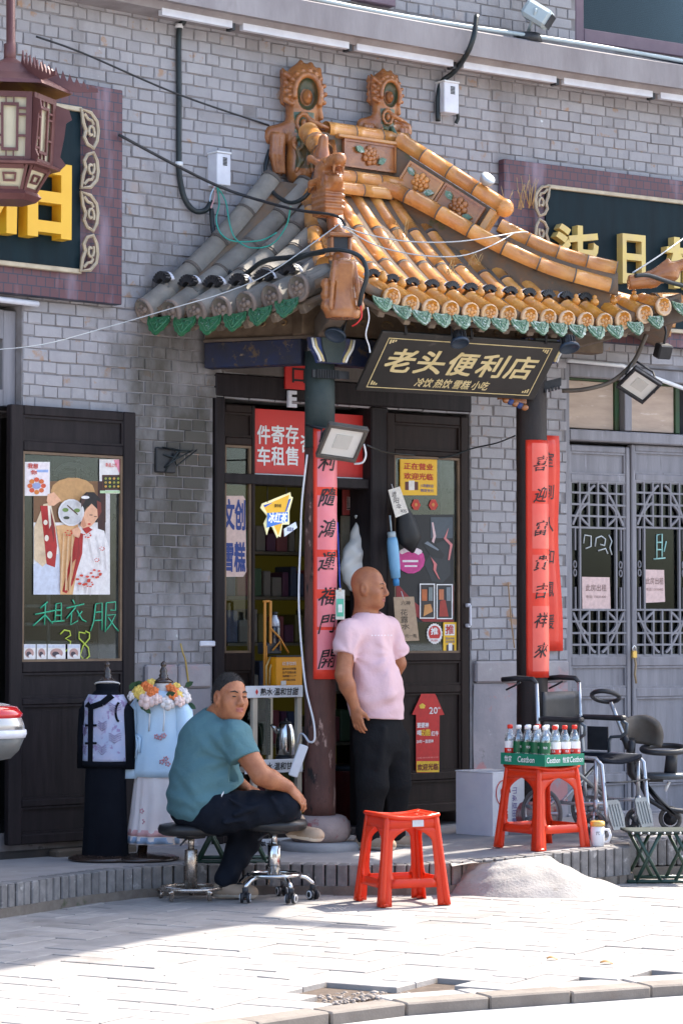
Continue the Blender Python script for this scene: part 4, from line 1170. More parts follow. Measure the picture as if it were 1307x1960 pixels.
# corner finial at the far right
cf = SDF((-.2, -.12, -.12), (.25, .12, .2), .006)
cf.path([(-.18,0,-.02),(-.05,0,0),(.06,0,.06),(.16,0,.10),(.24,0,.09)],[.045,.05,.045,.03,.02],.02)
cf.ell((.05, 0, .03), (.07, .05, .05)); cf.cap((-.02, .0, .05), (.05, 0, .12), .02, .012)
mb = sdf_mb(cf); cpos = at(1262,535,15.45); q = frame(Vector((.9,.1,0)),UP); mb.v = [tuple(cpos+q @ Vector(v)) for v in mb.v]; part('corner_beast',mb,M['dragon'],roof)

# ---- glazed dragons
def dragon_finial():
    """open-mouthed ridge finial with a curled tail; x along the ridge, z up"""
    s = SDF((-.26, -.15, -.08), (.26, .15, .74), .0055); FY = ((0, 1, 0), .62)
    s.cap((0,0,.02),(0,0,.22),.10,.085,0,flat=FY); s.path([(0,0,.22),(.0,0,.34),(.01,0,.46),(.012,0,.54)],[.085,.088,.112,.108],.03,flat=FY)
    for k in (-1, 1):                                   # flared jaws with fluted fronts
        s.path([(.06*k,0,.27),(.12*k,0,.235),(.175*k,0,.225),(.195*k,0,.20)],[.05,.052,.045,.03],.03,flat=FY)
        for j in range(3): s.path([(.175*k - .028*k*j,.028,.215),(.18*k - .026*k*j,.03,.10),(.165*k - .024*k*j,.03,.0)],[.018,.021,.014],.006); s.path([(.175*k - .028*k*j,-.028,.215),(.18*k - .026*k*j,-.03,.10),(.165*k - .024*k*j,-.03,.0)],[.018,.021,.014],.006)
    for y in (-1, 1):
        e = .062 * y; g = .072 * y
        s.ell((.015, .052 * y, .46), (.062, .03, .095), k=.004, op='cut')
        s.path([(.015+.078*math.cos(a),e,.455+.115*math.sin(a)) for a in [-.5+j*.42 for j in range(10)]],.015,.008)
        s.ell((.02,.04*y,.445),(.030,.025,.045),k=.006); s.ell((.02,.062*y,.445),(.014,.012,.022),k=.003)
        for j in range(11):
            a = -.35+j*.36; s.ell((.015+.105*math.cos(a),.048*y,.46+.138*math.sin(a)),(.015,.018,.015),k=.005)
        s.path([(-.01+.038*math.cos(a),e,.285+.052*math.sin(a)) for a in [j*.6 for j in range(11)]],.011,.006); s.ell((-.01,e,.285),(.016,.018,.026),k=.004)
        s.path([(.03, e, .30), (.09, e, .275), (.15, e * .8, .262)], [.02, .016, .01], .008)
        s.path([(-.045+.028*math.cos(a),g,.165+.035*math.sin(a)) for a in [j*.75 for j in range(9)]],.011,.006)
        s.path([(.02,g,.20),(.045,g,.14),(.03,g,.07),(.04,g,.0)],[.018,.024,.018,.012],.01); s.path([(-.05,g,.12),(-.03,g,.06),(-.055,g,.0)],[.012,.018,.010],.01)
        for j in range(4): s.path([(-.075,.045*y,.40+.05*j),(-.108,.03*y,.425+.05*j),(-.118,.015*y,.46+.05*j)],[.014,.017,.007],.008)
        s.path([(.10, .03 * y, .33), (.088, .04 * y, .39), (.105, .04 * y, .45)], [.018, .014, .012], .01)
    for x,z,h,r in ((-.075,.575,.03,.028),(-.025,.60,.06,.034),(.035,.60,.05,.034),(.085,.575,.045,.024)): s.cap((x,0,z),(x+.016,0,z+h),r,.012,.03)
    return s
def fin_mat(c):
    ay = np.abs(c[:, 1]); x, z = c[:, 0] - .015, c[:, 2]
    cav = (x**2/.062**2+(z - .46)**2/.10**2 < 1) & (ay < .058) & (x**2/.034**2+(z - .445)**2/.05**2 > 1); low = (np.abs(x+.02) < .055) & (z < .23) & (z > .02) & (ay > .05); mid = (np.abs(x+.02) < .06) & (z > .23) & (z < .35) & (ay > .045) & (ay < .062)
    return cav | low | mid
fin_mb = sdf_mb(dragon_finial(), fin_mat)
for px_, py_, yy, ang, sc in ((578, 334, 15.36, 0, 1.04), (735, 300, 15.70, .2, .82)):
    p = at(px_,py_,yy); q = Matrix.Rotation(math.radians(14)+ang,3,'Z') @ Matrix.Diagonal((1.02,1.3,1)); mb = MB(); mb.v = [tuple(p+q @ Vector(v)*sc) for v in fin_mb.v]; mb.f = fin_mb.f; mb.m = fin_mb.m; mb.sm = fin_mb.sm
    part('dragon_finial', mb, [M['dragon'], M['green_brown']], roof)
# left hip tiles running down to the corner
ridge_run(lambda u: hipL(.05 + u * .80) + UP * .03 + Vector((-.075, .0, 0)), 1.0, .05, M['tile'], .22)
ridge_run(lambda u: hipL(.50 + u * .38) + UP * .06 + Vector((-.0, .0, 0)), .45, .055, M['tile'], .22)
hip_wall = MB().grid(lambda u,v: hipL(.03+u*.5)+UP*(-.05+(.36 - .2*u)*v)+Vector((.0,0,0)),6,2,thick=.09); part('ridge_core',hip_wall,M['dragon'],roof)
ridge_run(lambda u: at(590, 252, 15.2).lerp(at(618, 292, 14.95), u), .38, .062, M['tile'], .2)
# dragon head on the hip, looking out and up
def dragon_head():
    s = SDF((-.16, -.13, -.24), (.22, .13, .28), .0055)
    s.box((0, 0, -.09), (.085, .062, .12), k=.01, rd=.012)
    for j in range(4): s.box((.004, 0, -.17 + j * .035), (.092, .067, .009), k=.006, rd=.005)
    s.ell((.0,0,.05),(.10,.075,.075)); s.path([(.03,0,.07),(.10,0,.085),(.15,0,.10)],[.05,.05,.038],.03); s.path([(.03,0,.0),(.09,0,-.02),(.12,0,-.01)],[.05,.04,.03],.03)
    s.ell((.13, 0, .035), (.07, .2, .026), op='cut', k=.01); s.ell((.07, 0, .03), (.05, .03, .014), k=.006)
    for y in (-1, 1):
        s.ell((.07,.05*y,.10),(.022,.02,.02),k=.006); s.ell((.135,.028*y,.118),(.016,.014,.014),k=.008)
        s.path([(-.02,.055*y,.1),(-.07,.075*y,.13),(-.11,.07*y,.11)],[.02,.022,.01],.01); s.path([(.02,.06*y,.0),(-.04,.085*y,-.02),(-.08,.08*y,-.06)],[.018,.02,.01],.01)
        s.cap((.135, .03 * y, .055), (.13, .03 * y, .02), .010, .005, .004)
    s.path([(-.05, 0, .08), (-.07, 0, .16), (-.05, 0, .25)], [.045, .04, .028], .02); return s
dh = sdf_mb(dragon_head()); p = at(627, 345, 14.72); q = Matrix.Rotation(math.radians(-62), 3, 'Z')
dh2 = MB(); dh2.v = [tuple(p+q @ Vector(v)*1.0) for v in dh.v]; dh2.f = dh.f; dh2.m = dh.m; dh2.sm = dh.sm; part('dragon_head',dh2,M['dragon'],roof)
# little rider's box in front of it
bx = MB(); p = at(649, 470, 14.36); q = Matrix.Rotation(math.radians(-75), 3, 'Z')
for c,sz in (((0,0,-.055),(.12,.14,.03)),((0,0,.055),(.12,.14,.025)),((0,-.052,0),(.09,.02,.09)),((0,.052,0),(.09,.02,.09)),((-.03,0,0),(.02,.09,.09))):
    bx.box(p + q @ Vector(c), sz, q, bev=.006)
bx.tube([p+UP*.06,p+UP*.09,p+UP*.12],[.035,.03,.012],8); bx.box(p+q @ Vector((.012,0,0)),(.05,.08,.085),q,1)
part('corner_ornament', bx, [M['dragon'], M['black']], roof)
# the big snout that caps the corner beam
def snout():
    s = SDF((-.12, -.16, -.24), (.14, .16, .2), .006)
    s.cap((.0,0,.15),(.0,0,-.14),.055,.105,.02,flat=((1,0,0),.75)); s.box((.045,0,-.02),(.03,.05,.15),rot=np.array(Matrix.Rotation(.12,3,'Y')),k=.04,rd=.02)
    for y in (-1, 1):
        for z in (-.12, -.06, .0): s.ell((.01, .095 * y, z), (.04, .03, .035), k=.012)
        s.path([(.06,.055*y,.12),(.075,.07*y,0),(.075,.08*y,-.14)],.012,.01); s.ell((.03,.09*y,-.03),(.02,.025,.02),k=.006)
    s.half((0, 0, -.19), (0, 0, -1)); return s
sn = sdf_mb(snout()); p = at(655,545,14.16); q = Matrix.Rotation(math.radians(-78),3,'Z'); s2 = MB(); s2.v = [tuple(p+q @ Vector(v)) for v in sn.v]; s2.f = sn.f; s2.m = sn.m; s2.sm = sn.sm
part('corner_beast', s2, M['dragon'], roof)
# gourd-shaped nail caps on the eave tiles
def gourd(p):
    mb = MB(); mb.lathe([(.012,-.01),(.024,.004),(.027,.016),(.022,.03),(.012,.037),(.015,.045),(.012,.054),(.001,.060)],10,p); part('nail_cap',mb,M['tile_end'],roof)
for i, (t, e0, d0) in enumerate(FR_END[1:]):
    if i % 5 != 4: gourd(e0 + d0 * .10 + UP * .065 + ev * .03)

# ---- timber under the roof
def beam(name, a, b, w, h, mat, bev=.006):
    a, b = Vector(a), Vector(b); t = (b - a).normalized(); n = t.cross(UP).normalized(); u = n.cross(t)
    return part(name,MB().obox(a - n*w/2 - u*h/2,t*(b - a).length,n*w,u*h,bev=bev),mat,porch)
def rodz(c, z): return Vector((c.x, c.y, z))
wl_ = W(wpx(392, 690, .0)[0], .03, 0)
zbl = at(480, 678, 14.9).z
beam('tie_beam',rodz(CL,zbl+.0)+(wl_ - CL).normalized()*.095,rodz(wl_,at(395,682,wl_.y).z),.11,.15,M['blue_paint'])
beam('carved_beam',rodz(CL,zbl+.165)+(CL - wl_).normalized()*.1,rodz(wl_,at(395,640,wl_.y).z+.02),.10,.15,M['carved'])
beam('beam_cap',rodz(CL,zbl+.083)+(CL - wl_).normalized()*.1,rodz(wl_,at(395,661,wl_.y).z+.02),.15,.02,M['timber'])
bf = (CR - CL).normalized(); bn = Vector((bf.y, -bf.x, 0))
beam('tie_beam', rodz(CL, zbl) + bf * .095, rodz(CR, zbl) - bf * .095, .11, .16, M['blue_paint'])
beam('carved_beam', rodz(CL, zbl + .175) - bf * .15, rodz(CR, zbl + .175) + bf * .5, .12, .17, M['carved'])
for a, b, cnt in ((CL, wl_, 5), (CL, CR, 9)):
    d = (b - a).normalized(); n = Vector((d.y, -d.x, 0)); n = n if n.y < 0 else -n
    for k in range(cnt):
        c = rodz(a, zbl + .165) + d * ((k + .6) * (b - a).length / (cnt + .4)) + n * .062
        part('scrollwork',MB().tube([c+d*(.05 - .006*j)*math.cos(j*.7)+UP*(.035 - .004*j)*math.sin(j*.7) for j in range(8)],.007,5),M['gilt'],porch)
beam('hip_beam',rodz(CL,3.12),Vector((A_.x,A_.y,3.24))+(A_ - CL).normalized()*.02,.10,.13,M['timber'])
beam('hip_beam', rodz(CR, 3.12), Vector((B_.x, B_.y, 3.36)), .10, .13, M['timber'])
for t in [.12 + i * .176 for i in range(14)]:
    if t > T1 - .05: continue
    e = front(t, .035); r_ = front(t, min(.75, max(.08, qmax(t))))
    beam('rafter', e - UP * .105, Vector((r_.x, r_.y, r_.z - .12)), .045, .055, M['rafter'], .004)
for u in [.07 + .145 * i for i in range(6)]:
    e = leftsl(u,.05); r_ = leftsl(u,.6); beam('rafter',e - UP*.115,Vector((r_.x,r_.y,max(r_.z - .12,e.z - .02))),.05,.06,M['rafter'],.004)
eb = MB()                                               # eave board
eb.grid(lambda u,v: front(u*T1,.012+.03*v) - UP*(.045+.022),30,1,thick=.03); eb.grid(lambda u,v: leftsl(u,.02+.05*v) - UP*.07,16,1,thick=.03)
part('eave_board', eb, M['timber'], porch)
# columns
M['col_l'] = pm('flaking_red_column',(.13,.055,.042),(.075,.036,.028),9,.75,.9,35,stretch=(1,1,.35),spots=[((.34,.22,.18),17,.61,.05),((.012,.011,.01),9,.60,.06)])
M['col_top'] = pm('dark_green_paint_worn',(.028,.042,.042),(.045,.06,.055),8,.6,.4,40,spots=[((.12,.13,.12),14,.68,.1)])
M['col_r'] = pm('black_flaking_column',(.018,.013,.012),(.028,.018,.015),8,.6,.8,35,stretch=(1,1,.4),spots=[((.38,.06,.03),9,.69,.04),((.16,.12,.10),18,.68,.06)])
M['drum'] = pm('worn_stone_drum',(.34,.26,.235),(.27,.20,.18),6,.85,.9,50,spots=[((.27,.07,.07),5,.54,.06),((.2,.17,.15),12,.62,.1)])
def column(c, mat, zt, r, lean=(0, 0)):
    mb = MB(); prof = []
    for k in range(25):
        z = ZP+.19+(zt - ZP - .19)*k/24; prof.append((r*(1.0+.012*math.sin(k*1.7)+.008*math.sin(k*3.1)),z))
    mb.lathe(prof, 22, c); vs = []
    for v in mb.v:
        a = math.atan2(v[1] - c.y,v[0] - c.x); f = 1+.02*math.sin(a*5+v[2]*.6)+.012*math.sin(a*11+v[2]*1.3)
        vs.append((c.x + (v[0] - c.x) * f, c.y + (v[1] - c.y) * f, v[2]))
    mb.v = vs; o = part('column', mb, mat, porch)
    return o
zt = 3.02
colL = column(CL, M['col_l'], 2.46, .090); colR = column(CR, M['col_r'], zt, .0935)
part('column_top', MB().lathe([(.088, 2.462), (.086, zt)], 22, CL), M['col_top'], colL)
for c, o in ((CL, colL), (CR, colR)):
    zc_ = zp(c.x)
    d = MB(); d.lathe([(.15,zc_+.045),(.172,zc_+.07),(.182,zc_+.11),(.175,zc_+.15),(.15,zc_+.185),(.125,zc_+.195)],28,c)
    part('stone_drum', d, M['drum'], o)
    d = MB(); d.lathe([(.235,zc_ - .03),(.24,zc_+.03),(.225,zc_+.045),(.1,zc_+.047)],30,c); part('stone_base',d,M['cement'],o)
# painted capital brackets
M['cap_blue'] = pm('painted_bracket',(.03,.065,.22),(.06,.05,.07),14,.6,.3,spots=[((.5,.5,.52),16,.64,.06),((.42,.22,.08),14,.66,.06)])
for c, zc in ((CL, at(615, 675, 14.7).z), (CR, at(1025, 675, 15.45).z)):
    cp = MB();
    poly = [(-.145,.075),(-.135,.02),(-.10,-.03),(-.085,-.068),(.085,-.068),(.10,-.03),(.135,.02),(.145,.075)]
    cp.prism(poly,rodz(c,zc)+bn*.10,bf,UP,bn*.05); cp.prism([(x*.55,y*.99) for x,y in poly],rodz(c,zc)+bn*.1505,bf,UP,bn*.012,1)
    for s_ in (-1, 1):
        for j, mi in ((0, 2), (.018, 3)):
            cp.tube([rodz(c,zc)+bn*.155+bf*(s_*(x - j))+UP*y for x,y in ((.14,.07),(.128,.02),(.095,-.03),(.082,-.062))],.008,6,mi=mi)
    part('bracket', cp, [M['cap_blue'], M['col_top'], M['white_ink'], M['gold_ink']], porch)
    tp = MB(); d = (-bf * .3 + bn).normalized()
tl_ = MB()                                             # painted scalloped bracket by the right column
for k in range(5): tl_.sphere(at(968 + k * 9, 766 + k * 3.5, 15.3), .024, 8, 5, k % 2, sc=(1, .8, .8))
tl_.obox(at(958, 764, 15.32), Vector((.16, .08, -.02)), Vector((-.02, .03, 0)), UP * .06, 0)
part('bracket', tl_, [M['dragon'], M['cap_blue']], porch)
bt = MB()                                              # ribbed steel strap box on the left column
for k in range(14): bt.box(rodz(CL,at(610,716,14.66).z)+bf*(-.075+.011*k)+bn*.10,(.005,.012,.05),Matrix.Rotation(math.atan2(bf.y,bf.x),3,'Z'))
bt.box(rodz(CL,at(610,716,14.66).z)+bf*.02+bn*.085,(.24,.02,.045),Matrix.Rotation(math.atan2(bf.y,bf.x),3,'Z'))
part('strap', bt, M['black'], porch)
# ------------------------------------------------------------ shop signs on the wall
M['purple'] = bpy.data.materials.new('purple_patterned_print'); M['purple'].use_nodes = True
nt = M['purple'].node_tree; N, L_ = nt.nodes, nt.links; b = N['Principled BSDF']
tc = N.new('ShaderNodeTexCoord'); mp = N.new('ShaderNodeMapping'); mp.inputs['Rotation'].default_value = (math.pi/2,0,0)
L_.new(tc.outputs['Object'], mp.inputs[0])
bk = N.new('ShaderNodeTexBrick'); bk.inputs['Color1'].default_value = (.105,.042,.05,1); bk.inputs['Color2'].default_value = (.125,.05,.058,1); bk.inputs['Mortar'].default_value = (.03,.035,.06,1)
bk.inputs['Scale'].default_value = 1; bk.inputs['Brick Width'].default_value = .062; bk.inputs['Row Height'].default_value = .055; bk.inputs['Mortar Size'].default_value = .0032; bk.offset = .5
L_.new(mp.outputs[0], bk.inputs['Vector'])
ns = N.new('ShaderNodeTexNoise'); ns.inputs['Scale'].default_value = 2.5; ns.inputs['Detail'].default_value = 6
m2 = N.new('ShaderNodeMapping'); m2.inputs['Scale'].default_value = (3,3,.6); L_.new(tc.outputs['Object'],m2.inputs[0]); L_.new(m2.outputs[0],ns.inputs['Vector'])
mr = N.new('ShaderNodeMapRange'); mr.inputs[1].default_value = .52; mr.inputs[2].default_value = .78; L_.new(ns.outputs[0],mr.inputs[0])
mx = N.new('ShaderNodeMix'); mx.data_type = 'RGBA'; L_.new(mr.outputs[0],mx.inputs[0]); L_.new(bk.outputs[0],mx.inputs[6]); mx.inputs[7].default_value = (.26,.19,.24,1)
L_.new(mx.outputs[2], b.inputs['Base Color']); b.inputs['Roughness'].default_value = .55
M['navy'] = pm('navy_sign_face',(.005,.013,.018),(.007,.021,.028),3,.6,.1,stretch=(4,4,.5),spots=[((.05,.085,.10),4,.68,.12)],spec=.18)
M['gold_trim'] = pm('pale_gold_trim', (.50, .42, .30), (.38, .31, .22), 14, .45, .1, metal=.2)
M['yellow3d'] = pm('yellow_letter',(.80,.46,.03),(.78,.43,.025),8,.4); M['pale3d'] = pm('faded_yellow_letter',(.72,.55,.17),(.66,.5,.2),8,.55)
M['dark_edge'] = pm('dark_sign_edge', (.03, .028, .03), (.05, .045, .05), 8, .6)
def sign(name, label, s0, px, face_px, chars, cm, depth, out, side):
    """px: outer board (x0, x1, ytop, ybot at the near edge); face_px the navy field; side: where the scrolls are"""
    L = LF(s0); x0, x1, yt, yb, xr = px
    rt_ = thing(name, label, 'sign', L.p(0, out, 0) + UP * (L.px(xr, yb, out)[1]), L.rz)
    X0 = L.px(x0,400,out)[0]; X1 = L.px(x1,400,out)[0]; Z0 = L.px(xr,yb,out)[1]; Z1 = L.px(xr,yt,out)[1]
    part('board', L.box(MB(), X0, X1, .03, out, Z0, Z1, 0, .004), M['purple'], rt_)
    fx0,fx1,fyt,fyb,fxr = face_px; FX0 = L.px(fx0,400,out)[0]; FX1 = L.px(fx1,400,out)[0]; FZ0 = L.px(fxr,fyb,out)[1]; FZ1 = L.px(fxr,fyt,out)[1]
    fc = part('face', L.box(MB(), FX0, FX1, out, out + .012, FZ0, FZ1), M['navy'], rt_)
    for z in (FZ0 - .028,FZ1): part('trim',L.box(MB(),FX0,FX1,out,out+.03,z,z+.028,0,.004),M['gold_trim'],rt_)
    xe = FX1 if side > 0 else FX0
    h = (FZ1 - FZ0 + .05) / 4
    for k in range(4):                                  # four pierced cloud scrolls
        zc = FZ0 - .025 + h * (k + .5); mb = MB(); sg = 1 if k % 2 else -1; o2 = out + .035
        def P(u, v): return L.p(xe + side * (.045 + u * .075), o2, zc + v * h * .47 * sg)
        out_l = [(-.75,.95),(.1,.85),(.65,.45),(.78,0),(.68,-.55),(.35,-.95),(-.2,-.8),(-.5,-.45),(-.35,-.1),(-.6,.3)]
        mb.tube([P(*q) for q in out_l], .0115, 6, closed=True, smooth=False, flat=1)
        mb.tube([P(.12+.34*math.cos(a)*(1 - j/14),-.15+.42*math.sin(a)*(1 - j/14)) for j,a in enumerate([i*.62 - .6 for i in range(11)])],.010,6,smooth=False)
        mb.tube([P(-.5, .75), P(-.15, .5), P(.2, .45), P(.35, .25)], .0095, 6, smooth=False)
        part('scroll', mb, M['gold_trim'], rt_)
    for (t, cx, cy, w, hh, bold) in chars:
        X,Z = L.px(cx,cy,out+.012+depth); w2 = L.px(cx+w/2,cy,out+.012+depth)[0] - L.px(cx - w/2,cy,out+.012+depth)[0]
        mb = MB(); text(mb,t,L.plane(X,out+.012+depth,Z),w2,hh*15/4900 if side > 0 else hh*16.8/4900,bold,0,0,3,depth)
        part('letter', mb, cm, rt_)
    return rt_, L
sign('shop_sign','purple patterned shop sign with one thick yellow 3D character, behind the hanging lantern',wpx(60,400)[0],(-560,235,172,583,230),(-480,152,217,517,160),[('柏',64,362,150,170,.035)],M['yellow3d'],.09,.10,1)
sign('shop_sign','purple patterned shop sign with pale yellow characters, partly behind the tiled roof',wpx(1180,420)[0],(964,1900,304,640,966),(1042,1800,362,610,1045),[('柒',1106,487,86,112,.03),('日',1213,496,44,96,.03),('柏',1320,505,92,100,.03)],M['pale3d'],.06,.09,-1)

# hanging name board under the eave
eo = (CL + CR) / 2; bdir = (CR - CL).normalized(); bout = Vector((bdir.y, -bdir.x, 0))
ptop, pbot = eo + bout * .42, eo + bout * .12
TL,TR_ = onplane(745,632,ptop,bout),onplane(1068,660,ptop,bout); BL,BR = onplane(668,750,pbot,bout),onplane(1030,763,pbot,bout)
bu = ((TR_ - TL) + (BR - BL)) / 2; bv = ((TL - BL) + (TR_ - BR)) / 2; bc = (TL + TR_ + BL + BR) / 4
bw,bh = bu.length,bv.length; bu = bu/bw; bv = (bv - bu*bv.dot(bu)).normalized(); bnn = bu.cross(bv); bnn = bnn if bnn.y < 0 else -bnn
hb = thing('hanging_board','black shop name board with gold characters, hung tilted from the eave of the porch','signboard',bc - bv*bh/2)
M['board_black'] = pm('black_lacquer_board',(.022,.020,.018),(.034,.030,.027),3,.38,.1,spots=[((.09,.08,.07),6,.64,.15)])
part('board',MB().obox(bc - bu*bw/2 - bv*bh/2 - bnn*.02,bu*bw,bv*bh,bnn*.02,bev=.003),M['board_black'],hb)
fn = flat(bc + bnn * .0025, bu, bv)
def rectline(mb, x0, x1, y0, y1, t, fn, mi=0):
    for a,b_,c,d in ((x0,x1,y0,y0+t),(x0,x1,y1 - t,y1),(x0,x0+t,y0+t,y1 - t),(x1 - t,x1,y0+t,y1 - t)): mb.quad(fn(a,c),fn(b_,c),fn(b_,d),fn(a,d),mi)
mb = MB(); rectline(mb, -bw * .455, bw * .455, -bh * .43, bh * .41, .006, fn)
for sx_ in (-1, 1):
    for sy_ in (-1, 1):
        for k in range(3): mb.quad(*[fn(sx_*(bw*.45 - .012 - .016*k - dx),sy_*(bh*.41 - .012 - dy)) for dx,dy in ((0,0),(.011,0),(.011,.03 - .008*k),(0,.03 - .008*k))])
part('border', mb, M['gold_ink'], hb)
for i, ch in enumerate('老头便利店'):
    mb = MB(); text(mb,ch,flat(bc+bnn*.0025+bu*((i - 2)*bw*.168+.0)+bv*bh*.045,bu,bv),bw*.15,bh*.40,.035,.12); part('character',mb,M['gold_ink'],hb)
for i, ch in enumerate(('冷饮', '热饮', '雪糕', '小吃')):
    mb = MB(); text(mb,ch,flat(bc+bnn*.0025+bu*((i - 1.5)*bw*.105+.0) - bv*bh*.30,bu,bv),bw*.092,bh*.155,.03,.12); part('character',mb,M['gold_ink'],hb)
hg = MB()
for k in (-.38, -.02, .40):
    a = bc+bu*bw*k+bv*bh*.47; hg.tube([a,a+bnn*.02+UP*.02,a+UP*.12],.004,5); hg.tube([a+bu*.01,a+bu*.012+bnn*.02+UP*.02,a+UP*.12],.003,5)
part('hanging_wire', hg, M['black'], hb)

# couplets: red paper strips taped round the columns
M['cred'] = pm('red_couplet_paper', (.80, .055, .025), (.72, .04, .02), 5, .45, .25, 22, spec=.4, coat=.15)
M['cpink2'] = pm('couplet_paper', (.80, .10, .07), (.78, .14, .10), 4, .5, .25, 22, coat=.15)
M['cpink'] = pm('faded_couplet_paper', (.74, .17, .18), (.76, .23, .27), 4, .5, .25, 22, coat=.15)
def couplet(label, c, r, a0, a1, z0, z1, chars, zc, ac, panels, cw, pk='cpink'):
    th = lambda a: Vector((math.sin(a), -math.cos(a), 0))     # angle 0 faces the camera
    pt = lambda a, z, e=0: Vector((c.x, c.y, 0)) + th(a) * (r + .004 + e) + UP * z
    t = thing('couplet', label, 'couplet', pt((a0 + a1) / 2, z0), group='red spring couplets on the porch')
    mb = MB().grid(lambda u,v: pt(a0+(a1 - a0)*u,z0+(z1 - z0)*v,.001*math.sin(v*40+u*3)),12,26,thick=-.0015); part('paper',mb,M['cred'],t)
    for (b0, b1, f0, f1) in panels:
        part('faded_panel',MB().grid(lambda u,v: pt(b0+(b1 - b0)*u,f0+(f1 - f0)*v,.0028+.001*math.sin((f0 - z0+(f1 - f0)*v)/(z1 - z0)*40+(b0 - a0+(b1 - b0)*u)/(a1 - a0)*3)),8,6),M[pk],t)
    for ch, z in zip(chars, zc):
        if ch == ' ': continue
        mb = MB(); text(mb,ch,lambda x,y: pt(ac+x/r,z+y,.0050),cw,cw*1.12,.012+.006*R.random(),.18,rough=.006)
        part('character', mb, M['black_ink'], t)
    return t
def zat(py, Y): return at(650, py, Y).z
LZ = lambda y: zat(y, CL.y - .09); RZ_ = lambda y: zat(y, CR.y - .09)
zc = [LZ(y) for y in (838, 885, 952, 1012, 1075, 1142, 1195, 1262)]
couplet('red paper couplet reading down to 門開, taped round the flaking column beside the bald man',CL,.093,math.radians(-22),math.radians(96),LZ(1300),LZ(818),'財利隨鴻運福門開',zc,math.radians(30),
        [(math.radians(-8),math.radians(92),LZ(b_),LZ(a)) for a,b_ in ((826,872),(878,932),(948,1052),(1066,1128),(1146,1200),(1206,1282))],.095)
zc = [RZ_(y) for y in (888, 948, 1012, 1078, 1132, 1188, 1246)]
couplet('red paper couplet with seven brushed characters, taped round the black column behind the bottled water',CR,.0965,math.radians(-24),math.radians(84),RZ_(1297),RZ_(842),'喜迎富貴吉祥來',zc,math.radians(32),
        [(math.radians(-2),math.radians(80),RZ_(b_),RZ_(a)) for a,b_ in ((848,940),(964,1050),(1062,1135),(1160,1285))],.082,'cpink2')
# a further strip pasted on the wall behind the right column
L3 = LF(wpx(1040, 1000)[0]); xa, xb = L3.px(1010, 1000, .03)[0], L3.px(1069, 1000, .03)[0]
za, zb_ = L3.px(1060, 1246, .03)[1], L3.px(1060, 834, .03)[1]
cp = thing('couplet','red paper strip pasted on the wall, half hidden behind the black column','couplet',L3.p((xa+xb)/2,.03,za),group='red spring couplets on the porch')
part('paper',MB().grid(lambda u,v: L3.p(xa+(xb - xa)*u+.03*(1 - v)**3*u,.03+.012*math.sin(v*9)*u,za+(zb_ - za)*v),4,20,thick=.002),M['cred'],cp)
for i, ch in enumerate('室到人和鳳援'):
    mb = MB(); text(mb,ch,L3.plane(L3.px(1050,1000,.05)[0],.048,L3.px(1050,880+i*62,.03)[1]),.085,.095,.012,.1); part('character',mb,M['black_ink'],cp)

# red banner across the top of the doorway
LB = LF(wpx(596, 850)[0]); ob = -.06
bx0,bx1 = LB.px(486,850,ob)[0],LB.px(703,850,ob)[0]; bz0,bz1 = LB.px(520,921,ob)[1],LB.px(520,784,ob)[1]
rb = thing('banner','red shop banner with white characters across the top of the doorway','banner',LB.p((bx0+bx1)/2,ob,bz0))
part('sheet',LB.box(MB(),bx0,bx1,ob - .01,ob,bz0+.045,bz1),M['red'],rb); part('hem',LB.box(MB(),bx0,bx1,ob - .01,ob+.001,bz0,bz0+.044),M['white'],rb)
for t, y in (('件寄存', 832), ('车租售', 873)):
    for k, ch in enumerate(t):
        X,Z = LB.px(505+27*k,y,ob+.003); mb = MB(); text(mb,ch,LB.plane(X,ob+.003,Z),.098,.115,.03); part('character',mb,M['white_ink'],rb)
mb = MB(); X,Z = LB.px(600,850,ob+.003); text(mb,'咨询',LB.plane(X,ob+.003,Z),.2,.11,.03); part('character',mb,M['white_ink'],rb)
# small red sign and a white letter above it
mb = MB(); X0, Z0 = LB.px(546, 744, .04); X1, Z1 = LB.px(590, 700, .04); LB.box(mb, X0, X1, .03, .045, Z0, Z1)
mb2 = MB(); text(mb2, '口', LB.plane((X0 + X1) / 2 + .01, .047, (Z0 + Z1) / 2 + .01), .10, .09, .04)
t = thing('small_sign','small bright red plate high beside the column top, above the banner','sign',LB.p((X0+X1)/2,.03,Z0)); part('plate',mb,M['red'],t); part('character',mb2,M['black_ink'],t)
mb = MB(); X,Z = LB.px(558,764,.04); text(mb,'E',LB.plane(X,.055,Z),.062,.10,.05,0,0,2,.02); single('sign_letter',mb,M['white_strip'],'loose white letter E above the red banner, left of the column','letter')

# ------------------------------------------------------------ lantern on its pole, far left
M['lan'] = pm('purple_red_lantern_iron',(.115,.042,.04),(.16,.065,.06),6,.42,.15,metal=.15,spots=[((.4,.28,.27),9,.68,.1)])
M['lan_pane'] = pm('cream_lantern_pane', (.62, .55, .38), (.55, .48, .33), 6, .6)
lp = at(18,385,13.3); lan = thing('palace_lantern','hexagonal purple iron lantern with cream lattice panes on a hanging pole','lantern',lp)
mpx = 13.3 / F                                            # metres per photo pixel at the lantern
def lz(py): return at(18, py, 13.3).z
lc = Vector((lp.x, 13.3, 0))
rot0 = math.radians(8)
def hexp(r, z, k): a = rot0 + k * math.pi / 3; return lc + Vector((math.cos(a) * r, math.sin(a) * r, z))
zb0, zb1 = lz(322), lz(190); rB, rT = .215, .235
sh = MB();
sh.lathe([(.03,lz(112)),(.06,lz(118)),(.12,lz(128)),(.20,lz(150)),(.31,lz(170)),(.325,lz(178)),(.30,lz(176)),(.05,lz(150))],6,lc,xdir=(math.cos(rot0),math.sin(rot0),0),smooth=False)
